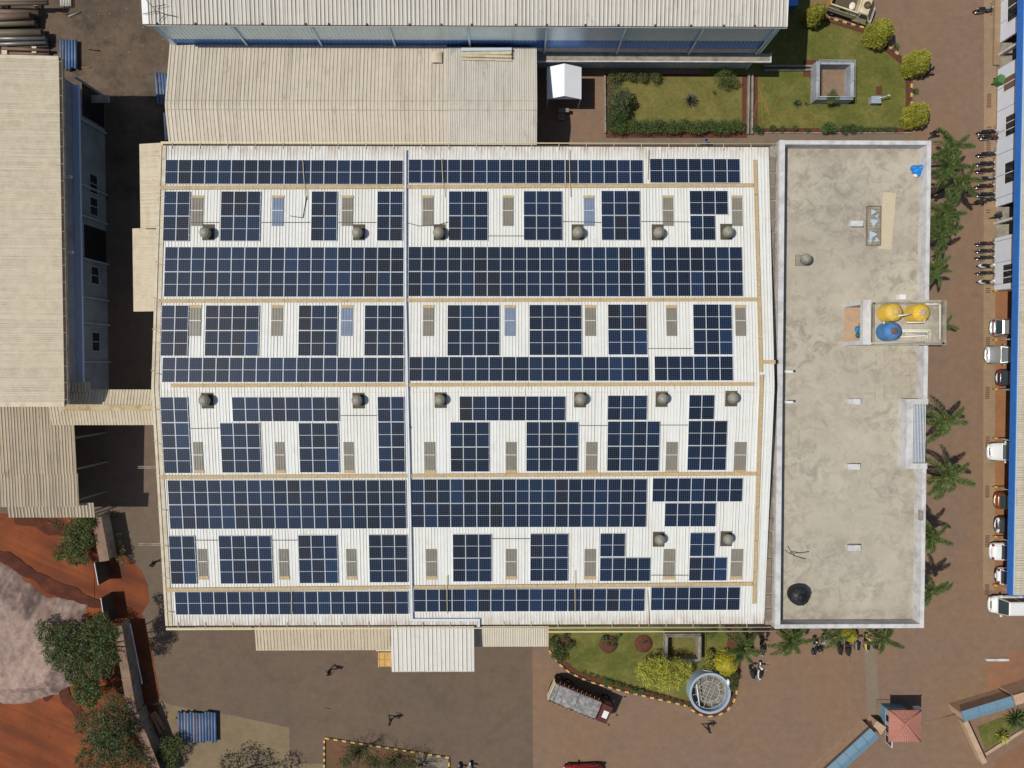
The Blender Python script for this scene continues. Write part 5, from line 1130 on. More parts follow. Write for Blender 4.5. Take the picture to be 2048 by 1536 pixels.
L3 = px_lobes([(215, 1430, 22, .2), (240, 1420, 20, .2), (195, 1458, 24, .3), (230, 1462, 28, .8), (262, 1455, 20, 0), (180, 1490, 22, 0), (215, 1498, 28, .6), (250, 1500, 24, .4), (280, 1505, 18, -.2), (170, 1520, 20, 0), (210, 1532, 26, .4), (250, 1540, 26, .3), (290, 1530, 16, 0), (160, 1455, 12, -.2), (200, 1475, 20, 1.0)], 2.3)
tree('leafy_tree', 'sparse grey green tree at the bottom left between the soil and the brown wall', W2(228, 1470), L3, 11000, .125, ['grey', 'dk', 'dk', 'md'], .17)
L4 = px_lobes([(150, 1060, 20, .2), (168, 1050, 20, .3), (140, 1085, 20, 0), (128, 1105, 18, 0), (155, 1095, 22, .3), (175, 1080, 16, .2), (150, 1118, 16, -.2), (115, 1112, 10, -.3), (170, 1120, 10, -.2), (180, 1045, 12, .2)], 1.9)
tree('leafy_tree', 'bushy olive green tree above the red track, left of the brown wall', W2(160, 1078), L4, 6500, .12, ['md', 'olive', 'dk', 'lt'], .12)
L5 = px_lobes([(335, 1490, 16, .1), (350, 1482, 14, .1), (325, 1510, 16, 0), (345, 1512, 14, .2), (362, 1492, 12, 0), (340, 1530, 14, 0)], 1.1)
tree('leafy_tree', 'thin leafy shrub tree below the stack of blue pipes', W2(345, 1498), L5, 2200, .12, ['md', 'olive', 'dk'], .08)
L6 = px_lobes([(395, 1570, 26, .5), (430, 1580, 26, .3), (360, 1585, 26, .2), (470, 1600, 24, 0), (500, 1575, 20, 0), (420, 1610, 26, 0)], 4.5)
tree('leafy_tree', 'tree beyond the bottom edge whose shade falls on the tan paving', W2(420, 1560), L6, 1700, .16, ['md', 'olive', 'dk'], .12)
L7 = px_lobes([(236, 1085, 8, 0), (243, 1100, 8, 0), (240, 1115, 9, .1), (245, 1128, 7, 0), (234, 1070, 6, 0)], .8)
tree('weedy_shrub', 'thin pale weeds at the foot of the brown wall north of the gateway', W2(240, 1100), L7, 700, .09, ['grey', 'md', 'dry'], .03, 'shrub')
L8 = px_lobes([(245, 1385, 26, 0), (220, 1400, 24, 0), (180, 1430, 22, 0), (250, 1350, 16, 0), (160, 1445, 20, 0)], .25); L8 = [(a, b, .15, c, d, .25) for a, b, _, c, d, e in L8]
q = MB(); q.leaves(cloud(L8, 5000, .1), .1, 2, asp=.25); struct('dry_grass', q, [V['dry'], V['olive']], 'stuff')
L8 = [(a, b, .12, c, d, .2) for a, b, _, c, d, e in px_lobes([(160, 1035, 26, 0), (110, 1048, 16, 0), (230, 1035, 10, 0), (290, 1360, 14, 0), (308, 1405, 10, 0)], .2)]
q = MB(); q.leaves(cloud(L8, 2400, .1), .09, 2, asp=.3); struct('weeds', q, [V['olive'], V['dry']], 'stuff')
# bare thorny shrubs in the sparse bed at the bottom
def bare(label, base, h, seed, n=26):
    rs = np.random.RandomState(seed); t = thing('bare_shrub', label, 'shrub', (base[0], base[1], 0)); q = MB(); pts = []
    q.tube([(0, 0, 0), (0, 0, h*.3)], [.06, .045], 6)
    for i in range(n):
        a = rs.uniform(0, 6.28); e = rs.uniform(.3, 1.2); L = h*rs.uniform(.5, 1); d = np.array([math.cos(a)*math.cos(e), math.sin(a)*math.cos(e), math.sin(e)])
        p0 = np.array([0, 0, h*rs.uniform(.1, .3)]); p1 = p0+d*L*.5+rs.normal(size=3)*.1; p2 = p0+d*L+rs.normal(size=3)*.25
        q.tube([p0, p1, p2], [.03, .02, .008], 4)
        for k in range(4):
            s = p1+(p2-p1)*rs.uniform(0, 1); e2 = s+d*.3+rs.normal(size=3)*.28; q.tube([s, e2], [.012, .005], 3); pts += [e2, s]
    part('branches', q, M['trunk'], t, world=False)
    q = MB(); P = np.repeat(np.array(pts), 3, 0); q.leaves(P+np.random.normal(size=P.shape)*.12, .07, 2); part('foliage', q, [V['olive'], V['md']], t, world=False)
bare('bare twiggy shrub on the left of the sparse bottom bed', W2(724, 1495), 2.6, 3); bare('bare twiggy shrub in the middle of the sparse bottom bed', W2(792, 1512), 2.4, 4); bare('bare twiggy shrub towards the stony end of the bottom bed', W2(845, 1524), 1.8, 5)
L = [(a, b, .15, c, d, .2) for a, b, _, c, d, e in px_lobes([(710, 1505, 24, 0), (780, 1528, 26, 0), (750, 1530, 22, 0), (815, 1532, 18, 0), (690, 1525, 16, 0)], .2)]
q = MB(); q.leaves(cloud(L, 4200, .1), .08, 3); struct('ground_cover', q, [V['md'], V['dk'], V['dry']], 'stuff')
# clipped cone topiary
def topiary(label, base, R, h, mats, group, n=7000):
    t = thing('topiary_bush', label, 'topiary', (base[0], base[1], 0), 0, group)
    pr = [(.62, .02), (.9, .12), (1.0, .28), (.97, .45), (.84, .65), (.6, .83), (.3, .95), (.02, 1.0)]
    zz = np.random.uniform(.02, 1, n); rr = np.interp(zz, [p[1] for p in pr], [p[0] for p in pr]); a = np.random.uniform(0, 6.283, n)
    lump = 1+.09*np.sin(a*3+zz*7+base[0])+.06*np.sin(a*7-zz*11)+.05*np.sin(a*13+zz*19); k = np.random.uniform(.86, 1.03, n)
    keep = np.random.uniform(0, 1, n) < (.25+rr)
    P = np.stack([R*rr*k*lump*np.cos(a), R*rr*k*lump*np.sin(a), h*zz*(.97+.03*lump)], 1)[keep]
    q = MB(); q.leaves(P, .068, len(mats)); part('foliage', q, [V[m] for m in mats], t, world=False)
    q = MB(); q.lathe([(R*.86*a_, h*.97*z_) for a_, z_ in pr], n=16); part('opaque_core', q, V[mats[-1]], t, world=False)  # opaque inner form added to block light through the leaves
topiary('clipped green cone bush beside the dark corner of the blue shed', W2(1618, 44), .85, 3.0, ['yg', 'yg2', 'yg2'], 'clipped topiary bushes')
topiary('clipped yellow green cone bush at the nose of the parked pickup', W2(1743, 80), 1.18, 3.1, ['yg', 'yg', 'yg2'], 'clipped topiary bushes')
topiary('clipped yellow green cone bush beside a walking person on the north east kerb', W2(1817, 138), 1.14, 3.0, ['yg', 'yg', 'yg2'], 'clipped topiary bushes')
topiary('clipped yellow green cone bush at the lower right corner of the lawn', W2(1817, 240), 1.12, 2.8, ['yg', 'yg', 'yg2'], 'clipped topiary bushes')
topiary('bright yellow clipped dome bush beside the circular tank', W2(1447, 1320), 1.12, 1.9, ['gold', 'gold', 'yg'], 'clipped topiary bushes')
topiary('bright yellow clipped dome showing under the bottom right corner of the terrace', W2(1760, 1225), 1.0, 2.1, ['gold', 'yg', 'yg'], 'clipped topiary bushes', 4000)
topiary('small yellow clipped dome between the parked scooters below the terrace', W2(1694, 1266), .62, 1.5, ['gold', 'yg', 'yg2'], 'clipped topiary bushes', 3000)
def bush(label, L, z, n, size, mats, name='shrub', cat='shrub', asp=.5, group=None, tr=.04):
    lb = px_lobes(L, z); c = np.mean([l[:2] for l in lb], 0); return tree(name, label, (c[0], c[1]), lb, n, size, mats, tr, cat, group, asp)
bush('long leafy green hedge along the bottom of the left north lawn', [(1225+14*i, 254+3*math.sin(i*1.7), 13, .1*math.sin(i*2.3)) for i in range(19)]+[(1240+26*i, 246, 9, .1) for i in range(10)], .9, 12000, .09, ['md', 'lt', 'dk', 'md'], 'hedge', 'hedge')
bush('silvery green shrub at the left end of the north lawn', [(1232, 185, 16, .2), (1245, 198, 16, .3), (1226, 205, 14, .2), (1252, 185, 10, 0), (1240, 212, 12, .2)], 1.4, 2600, .10, ['grey', 'grey', 'md'])
bush('dark green shrub below the silvery one at the left of the north lawn', [(1228, 228, 14, .2), (1242, 232, 14, .2), (1222, 240, 10, 0), (1250, 222, 10, 0), (1262, 205, 9, -.2)], 1.2, 2600, .10, ['dk', 'md', 'dk'])
bush('low twiggy shrub row along the top left of the north lawn', [(1226, 158, 12, 0), (1262, 152, 10, 0), (1285, 153, 11, 0), (1310, 154, 11, 0), (1242, 150, 8, 0)], .8, 2200, .09, ['dk', 'md', 'olive'])
bush('spreading thin branched shrub at the top right of the north lawn', [(1450, 150, 16, .3), (1438, 158, 12, 0), (1466, 160, 12, 0), (1452, 168, 10, -.2)], 1.3, 1500, .10, ['dk', 'md', 'lt'], asp=.3)
bush('leafy green shrub leaning over the corner of the square pit', [(1665, 190, 10, .2), (1660, 198, 9, 0), (1671, 196, 8, .1)], 1.2, 1000, .09, ['md', 'lt'])
bush('rounded green shrub in the soil strip below the north east lawn', [(1658, 253, 11, .1), (1650, 258, 8, 0), (1666, 258, 8, 0)], .8, 1300, .08, ['md', 'lt', 'dk'])
bush('wider dark shrub in the soil strip right of the rounded one', [(1690, 258, 10, 0), (1706, 257, 10, 0), (1722, 257, 7, 0)], .6, 1200, .08, ['dk', 'md'])
bush('sprawling low plants at the right end of the north east soil strip', [(1735+9*i, 258, 6, 0) for i in range(7)], .4, 900, .08, ['lt', 'md', 'dk'])
bush('low scattered plants at the left end of the north east soil strip', [(1512, 258, 8, 0), (1522, 262, 7, 0), (1545, 256, 7, 0), (1565, 258, 6, 0), (1590, 256, 6, 0), (1615, 260, 5, 0)], .4, 1200, .08, ['md', 'dk'])
bush('variegated shrub spilling over the first flower bed of the south garden', [(1107, 1285, 12, 0), (1118, 1300, 12, 0), (1110, 1310, 10, 0), (1122, 1318, 10, 0), (1138, 1292, 9, 0), (1128, 1275, 7, 0)], .7, 2200, .09, ['md', 'dk', 'olive'])
bush('pale leafed plant in the middle flower bed of the south garden', [(1208, 1278, 7, 0), (1227, 1280, 7, 0), (1215, 1290, 5, 0), (1228, 1292, 5, 0), (1238, 1272, 4, 0)], .45, 700, .08, ['grey', 'md'])
bush('low border plants along the kerb of the south garden', [(1168+13*i, 1346+4.0*i, 5, 0) for i in range(17)], .25, 1500, .07, ['dk', 'md', 'olive'])
bush('clump of leafy plants beside the kerb right of the dump truck', [(1213, 1366, 7, 0), (1222, 1368, 6, 0), (1268, 1382, 7, 0), (1282, 1384, 6, 0), (1240, 1373, 6, 0)], .4, 900, .08, ['md', 'lt'])
bush('variegated croton hedge left of the yellow dome bush', [(1420, 1308, 8, 0), (1418, 1320, 8, 0), (1420, 1332, 8, 0), (1432, 1336, 6, 0)], .8, 1300, .09, ['olive', 'yel', 'dk'])
bush('dark shrub covering the right rim of the circular tank', [(1458, 1350, 11, 0), (1466, 1362, 10, 0), (1464, 1375, 9, 0), (1448, 1345, 8, 0), (1470, 1352, 8, 0)], 1.0, 1900, .09, ['dk', 'md', 'olive'])
bush('bright yellow feathery palm clump beside the circular tank', [(1290, 1338, 18, 0), (1310, 1330, 18, .3), (1330, 1335, 20, .5), (1352, 1335, 18, .3), (1372, 1335, 14, 0), (1300, 1358, 18, 0), (1325, 1362, 20, .1), (1350, 1358, 20, .1), (1368, 1350, 14, 0), (1280, 1350, 10, -.3), (1330, 1348, 16, .8)], 1.9, 5200, .19, ['yel', 'yel', 'yg', 'lt'], 'palm_clump', 'palm clump', .22)
bush('loose green palm tuft against the south pit and the factory eave', [(1415, 1262, 10, 0), (1422, 1270, 8, 0), (1400, 1258, 8, 0)], 1.2, 700, .14, ['palm', 'md'], asp=.2)
def soil_disc(px, py, r, lab):
    x, y, _ = W(px, py); q = MB(); n = 28; q.lathe([(r, 0), (r*.97, .07), (r*.5, .13), (.001, .15)], n=n); o = solo('flower_bed', q, M['soil'], lab, 'flower bed'); o.location = (x, y, .0185)
soil_disc(1131, 1287, .75, 'round soil bed nearest the cream canopy, half hidden by shrubs'); soil_disc(1217, 1288, .9, 'round red soil bed with pale plants in the middle of the south lawn'); soil_disc(1287, 1287, .88, 'round red soil bed with one tiny plant on the south lawn')
bush('tiny plant in the middle of the bare round bed', [(1288, 1285, 3, 0), (1293, 1283, 2, 0)], .25, 60, .07, ['dk'])
def rosette(label, px, py, r, n, mats, tilt=(.1, 1.2), wid=.06, name='agave', z0=0.1, cat='plant'):
    x, y, _ = W(px, py, .3); t = thing(name, label, cat, (x, y, .016)); q = MB()
    for i in range(n):
        a = i*2.4+random.uniform(-.2, .2); e = tilt[0]+(tilt[1]-tilt[0])*i/n; L = r*random.uniform(.85, 1.1); ca, sa = math.cos(a), math.sin(a)
        p = [(0, 0, z0), (L*.5*math.cos(e)*ca, L*.5*math.cos(e)*sa, z0+L*.5*math.sin(e)+.12*L), (L*math.cos(e)*ca, L*math.cos(e)*sa, z0+L*math.sin(e))]
        w = wid; s = (-sa*w, ca*w, 0)
        q.add([(p[0][0]-s[0]*.6, p[0][1]-s[1]*.6, p[0][2]), (p[0][0]+s[0]*.6, p[0][1]+s[1]*.6, p[0][2]), (p[1][0]+s[0], p[1][1]+s[1], p[1][2]), (p[1][0], p[1][1], p[1][2]-w*.5), (p[1][0]-s[0], p[1][1]-s[1], p[1][2]), p[2]],
              [(0, 1, 2, 3), (0, 3, 4), (3, 2, 5), (4, 3, 5)], random.randrange(len(mats)))
    part('leaf_rosette', q, [V[m] for m in mats], t, world=False)
rosette('dark spiky rosette plant in the middle of the left north lawn', 1381, 202, .85, 70, ['purple', 'purple', 'grey'], (.15, 1.35), .035)
rosette('small thin spiky plant on the lawn below the square pit', 1594, 206, .6, 34, ['grey', 'dk'], (.1, 1.2), .03)
rosette('pale agave on the paving edge right of the second topiary', 1793, 92, .5, 22, ['grey', 'lt'], (.2, 1.2), .05)
rosette('pale agave on the paving edge between two topiary bushes', 1831, 182, .48, 22, ['grey', 'lt'], (.2, 1.2), .05)
rosette('large dark yucca in the planted corner at the right edge', 2030, 1438, 1.35, 60, ['palm', 'purple', 'palm'], (.1, 1.1), .06, 'yucca')
rosette('smaller yellow green yucca in the planted corner at lower right', 2004, 1472, .9, 46, ['palm2', 'olive', 'yel'], (.1, 1.1), .05, 'yucca')
for px, py, lab in ((1428, 185, 'tall thin reeds on the left north lawn beside the spiky plant'), (1612, 207, 'pale dry tuft on the north east lawn right of the spiky plant')): rosette(lab, px, py, .45, 18, ['lt', 'dry'], (.7, 1.4), .02, 'reed_tuft')
# feather palms
def frond_mesh(L, droop, seed, mats):
    rs = np.random.RandomState(seed); q = MB(); n = 44; P = []
    for i in range(n+1):
        t = i/n; P.append(np.array([L*t*(1-.12*t*droop), rs.normal()*.006, L*(.28*t-.62*droop*t*t)]))
    q.tube([tuple(p) for p in P[::4]], [.03*(1-.8*i/(len(P[::4])-1)) for i in range(len(P[::4]))], 4, 2)
    for i in range(4, n+1):
        t = i/n; ll = L*.215*math.sin(math.pi*(.16+.78*t))**.5; p = P[i]; d = P[i]-P[i-1]; d /= np.linalg.norm(d)
        for k in range(9):
            a = rs.uniform(-1, 1)*2.0; o = p-d*L/n*rs.uniform(0, 1); out = np.array([.6+.35*t, math.sin(a), .55*math.cos(a)-.1])+rs.normal(size=3)*.12; out /= np.linalg.norm(out)
            e = o+out*ll*rs.uniform(.75, 1.2)+np.array([0, 0, -.05]); m_ = o+out*ll*.5; w = np.cross(out, rs.normal(size=3)); w = w/np.linalg.norm(w)*.02
            q.add([o, m_+w, e, m_-w], [(0, 1, 2, 3)], int(rs.uniform() < .28))
    return q.mesh('frond', mats)
FR = [frond_mesh(2.0, .9+.25*k, k, [V['palm'], V['palm2'], M['wood'] if k == 4 else V['palm2']]) for k in range(5)]
def palm(label, px, py, z, R, n, seed, group='feather palms round the office terrace'):
    rs = random.Random(seed); x, y, _ = W(px, py, z); t = thing('palm_tree', label, 'palm tree', (x, y, 0), 0, group)
    q = MB(); q.tube([(0, 0, 0), (.05, .03, z*.5), (0, 0, z-.5), (0, 0, z)], [.16, .12, .11, .07], 9); part('trunk', q, M['trunk'], t, world=False)
    for i in range(n):
        up = (.75 if i % 3 == 0 else (.25 if i % 3 == 1 else -.25))+rs.uniform(-.12, .12)
        o = inst('frond', FR[rs.randrange(5)], t, (0, 0, z-.05), rot=(rs.uniform(-.25, .25), -up, i*2.399+rs.uniform(-.3, .3)), scale=(R/2.0*rs.uniform(.85, 1.1),)*3)
for a in [('palm at the top of the terrace right side, nearest the walking person', 1902, 296, 6.0, 2.0, 13, 1), ('palm second from the top on the terrace right side', 1893, 335, 6.2, 1.9, 11, 2), ('palm reaching furthest towards the motorcycles, third from the top', 1924, 365, 5.6, 1.8, 11, 3),
          ('palm level with the rooftop hatch on the terrace right side', 1887, 430, 6.2, 2.1, 14, 4), ('palm just below the one level with the rooftop hatch', 1882, 470, 5.6, 1.8, 12, 5), ('palm half hidden by the terrace above the tank platform', 1868, 541, 5.8, 1.7, 11, 6),
          ('palm peeping out to the right of the tank platform', 1886, 650, 5.0, 1.3, 9, 7), ('wide open star shaped palm right of the louvred light well', 1890, 846, 6.0, 2.2, 9, 8), ('large palm below the louvred light well', 1892, 955, 6.0, 2.35, 9, 9),
          ('palm half hidden by the terrace near the drain box', 1862, 1075, 6.0, 1.9, 11, 10), ('lowest palm on the terrace right side', 1862, 1182, 6.0, 1.9, 10, 11)]: palm(*a)
for a in [('large dark palm over the yellow dome bush below the factory corner', 1488, 1296, 5.2, 2.1, 14, 12), ('palm below the bottom left corner of the terrace', 1582, 1280, 5.2, 1.9, 13, 13), ('palm between the parked scooters below the terrace', 1668, 1274, 4.6, 1.6, 10, 14), ('palm nearest the bottom right corner of the terrace', 1766, 1278, 4.8, 1.7, 10, 15)]: palm(*a)
# ================================================================ PIPES AND YARD STOCK
def pipe(label, a, b, r, m, group, open_=True, name='steel_pipe'):
    a, b = Vector(a), Vector(b); d = b-a; L = d.length; q = MB()
    q.lathe([(r*.82, 0), (r, 0), (r, L), (r*.82, L), (r*.82, .02)], n=14, axis='x')
    o = solo(name, q, m, label, 'pipe', group); o.location = a; o.rotation_euler = d.to_track_quat('X', 'Z').to_euler(); return o
PB = [mat('blue_pipe_paint', S(88, 116, 156), .5, .14, 2, stain=S(116, 122, 132), sfac=.5, sscale=1.4), mat('blue_pipe_worn', S(112, 128, 152), .6, .16, 2, stain=S(150, 138, 128), sfac=.6, sscale=1.1), mat('blue_pipe_rusty', S(104, 112, 136), .7, .2, 2, stain=S(104, 84, 66), sfac=.9, sscale=.9)]
kinds = [2, 0, 1, 1, 0, 1, 2, 1, 0, 0, 2, 0, 0]
names13 = ['clean blue pipe', 'streaky worn blue pipe', 'rust patched blue pipe']
G13 = 'blue pipes stacked side by side on the tan paving'
for i, k in enumerate(kinds):
    x = 358+i*6.0; dy = random.uniform(-2, 2)
    w = ['first', 'second', 'third', 'fourth', 'fifth', 'sixth', 'seventh', 'eighth', 'ninth', 'tenth', 'eleventh', 'twelfth', 'last'][i]
    pipe(f'{names13[k]}, {w} from the left in the stack on the tan paving', W(x, 1424+dy, .35), W(x+1, 1484+dy+random.uniform(-1.5, 1.5), .35), .135, PB[k], G13)
for y in (1436, 1474): q = MB(); a, b = W(352, y, .1), W(436, y, .1); q.box(a[0], b[0], a[1]-.08, a[1]+.08, .0, .21); solo('timber_sleeper', q, M['trunk'], 'dark timber bearer under the blue pipe stack, ' + ('upper' if y < 1450 else 'lower') + ' of the two', 'timber', org=((a[0]+b[0])/2, a[1], 0))
for i, x in enumerate((122, 127, 133, 139, 145, 151)):
    pipe('blue pipe standing off the corner of the cream roof, ' + ['leftmost of six', 'second of six, rusty', 'third of six', 'fourth of six', 'fifth of six', 'rightmost of six'][i], W(x, 79+random.uniform(0, 2), .35), W(x+.5, 138+random.uniform(-3, 3), .35), .135, PB[2 if i == 1 else 0], 'blue pipes by the cream roofed factory corner')
for i, x in enumerate((312, 319, 325, 331)):
    pipe('blue pipe tucked beside the low shed left edge, ' + ['leftmost', 'second, brown with rust', 'third', 'closest to the shed'][i], W(x, 145+i, .35), W(x+5, 208+i, .35), .14, PB[2 if i == 1 else 0], 'blue pipes beside the low shed')
zp = M['zinc']
for i, x in enumerate((329, 334)): pipe('shiny grey pipe in the shaded gap beside the low shed, ' + ['left one', 'right one'][i], W(x, 226, .3), W(x+3, 280, .3), .12, zp, 'grey pipes in the shaded gap')
br = [mat('brown_steel', S(128, 104, 88), .6, .16, 1.2, stain=S(92, 74, 62), sfac=.6, sscale=.6), mat('olive_steel', S(120, 112, 92), .55, .16, 1.2, stain=S(86, 76, 62), sfac=.6, sscale=.6), mat('grey_steel', S(132, 128, 126), .4, .12, 1.2, metal=.3)]
for (x0, y0, x1, y1, d, z, k, lab) in [(-60, 2, 96, 2, 5, 1.6, 1, 'thin olive pipe at the very top of the big pipe pile'), (-60, 8, 96, 7, 6, 1.5, 0, 'brown pipe resting on timber blocks near the top of the big pipe pile'),
        (-60, 22, 80, 27, 12, .5, 0, 'wide brown pipe lying behind the tilted one'), (-60, 38, 62, 32, 14, 1.0, 0, 'widest brown pipe with an open flared end in the pipe pile'), (-60, 48, 72, 47, 12, .6, 1, 'wide olive brown pipe just below the widest one'),
        (-60, 64, 84, 61, 7, .5, 0, 'dusty brown pipe seen between two wide pipes'), (-60, 67, 85, 66, 14, .9, 1, 'wide pipe with a pale shiny sleeve on its end'), (-60, 78, 92, 77, 9, .7, 2, 'mottled pipe third from the bottom of the pile'), (-60, 90, 94, 86, 8, .6, 2, 'dark grey shiny slanting pipe near the bottom of the pile'),
        (20, 93, 97, 93, 5, .3, 1, 'thin dark pipe second from the bottom of the pile'), (4, 97, 100, 101, 6, .5, 0, 'light brown pipe at the bottom of the pile'), (20, 107, 100, 109, 7, .2, 0, 'dusty pink beam lying above the cream roof edge')]:
    pipe(lab, W(x0, y0, z), W(x1, y1, z), d/2/21.2, br[k], 'big steel pipes piled in the top left yard', name='large_pipe')
for px, py, s in ((11, 11, .3), (78, 11, .3), (16, 106, .35), (75, 104, .3)):
    q = MB(); q.box(-s*.7, s*.7, -s, s, 0, .5); o = solo('timber_block', q, M['cream_trim'], f'timber packing block under the {"top" if py < 50 else "bottom"} of the pipe pile, {"left" if px < 50 else "right"} one', 'timber'); o.location = W(px, py, 0)
q = MB(); 
for k in range(7): q.tube([W(121+k*3.2, -20, .3), W(121.5+k*3.2, 13+random.uniform(-1, 1), .3)], .05, 6)
solo('tube_bundle', q, M['pipe_white'], 'bundle of thin whitish tubes at the top edge of the yard', 'tubes', org=W(130, 5, .3))
for (x0, y0, x1, y1, r, m, lab) in ((137, 33, 160, 24, .07, 'conc2', 'short pale steel bar lying askew in the top left yard'), (105, 23, 135, 29, .05, 'rust', 'thin rusty rod beside the pipe pile'), (178, 99, 200, 102, .05, 'black', 'short black rod on the dirt between the buildings'), (163, 136, 183, 135, .04, 'rust', 'thin dark rod near the six blue pipes'), (322, 1403, 329, 1415, .06, 'steel', 'short dark bar above the blue pipe stack'), (650, 1416, 660, 1418, .03, 'cable', 'small twig like rod on the grey paving')):
    pipe(lab, W(x0, y0, r), W(x1, y1, r), r, M[m], None, name='steel_bar')
PK = mat('pink_plank', S(196, 142, 112), .85, .15, 2, stain=S(140, 96, 78), sfac=.6, sscale=1)
for (x0, y0, x1, y1, w, lab) in ((307, 1424, 330, 1458, .17, 'pink painted plank, the brightest of the leaning boards'), (303, 1428, 322, 1466, .14, 'weathered pink plank left of the bright one'), (299, 1426, 311, 1470, .1, 'dark narrow plank nearest the brown wall')):
    a, b = W(x0, y0, .3), W(x1, y1, .15); L = math.hypot(b[0]-a[0], b[1]-a[1]); q = MB(); q.box(0, L, -w, w, 0, .09); o = solo('plank', q, PK if 'bright' in lab or 'weath' in lab else M['rust'], lab, 'plank'); o.location = (a[0], a[1], .2); o.rotation_euler = (0, .03, math.atan2(b[1]-a[1], b[0]-a[0]))
t = thing('wheelie_bin', 'green wheeled rubbish bin against the pale office wall', 'bin', W(1990, 166, 0), -.4)
gm = mat('green_bin', S(78, 128, 72), .5, .08, 3); q = MB(); q.loft([[(-.24, -.28, 0), (.24, -.28, 0), (.24, .28, 0), (-.24, .28, 0)], [(-.3, -.36, .95), (.3, -.36, .95), (.3, .36, .95), (-.3, .36, .95)]]); part('body', q, gm, t, world=False)
q = MB(); q.loft([[(-.33, -.39, .955), (.33, -.39, .955), (.33, .39, .955), (-.33, .39, .955)], [(-.26, -.3, 1.06), (.26, -.3, 1.06), (.26, .3, 1.06), (-.26, .3, 1.06)]]); part('lid', q, gm, t, world=False)
for s in (-1, 1): q = MB(); q.lathe([(.001, -.03), (.1, -.03), (.1, .03), (.001, .03)], (-.25, s*.3, .1), 12, axis='y'); part('wheel', q, M['rubber'], t, world=False)
for s in (-1, 1): q = MB(); q.tube([(-.34, s*.2, .95), (-.4, s*.2, .98)], .02, 5); part('handle', q, M['black'], t, world=False)

# ================================================================ VEHICLES
def wheel(parent, c, r, w, rim, axis='y'):
    q = MB(); q.lathe([(r*.62, -w/2), (r*.94, -w/2), (r, -w*.35), (r, w*.35), (r*.94, w/2), (r*.62, w/2)], n=20, axis=axis); o = part('wheel', q, M['rubber'], parent, world=False, loc=c)
    q = MB(); q.lathe([(.001, -w*.42), (r*.2, -w*.46), (r*.6, -w*.36), (r*.64, 0), (r*.6, w*.36), (r*.2, w*.46), (.001, w*.42)], n=14, axis=axis); part('rim', q, rim, o, world=False); return o
PAINT = {}
def paint(name, c, metal=0, rough=.32):
    if name not in PAINT: PAINT[name] = mat(name, c, rough, .03, 1, metal=metal, spec=.5, coat=.5, kind='Object')
    return PAINT[name]
LAMP = mat('headlamp_lens', (.7, .7, .68), .2, .02, 1); TAIL = mat('tail_lamp_lens', (.28, .02, .02), .25, .05, 1); PLATE = mat('number_plate', (.75, .74, .68), .5, .02, 1)
RED = mat('red_seat', S(150, 60, 56), .7, .1, 3)
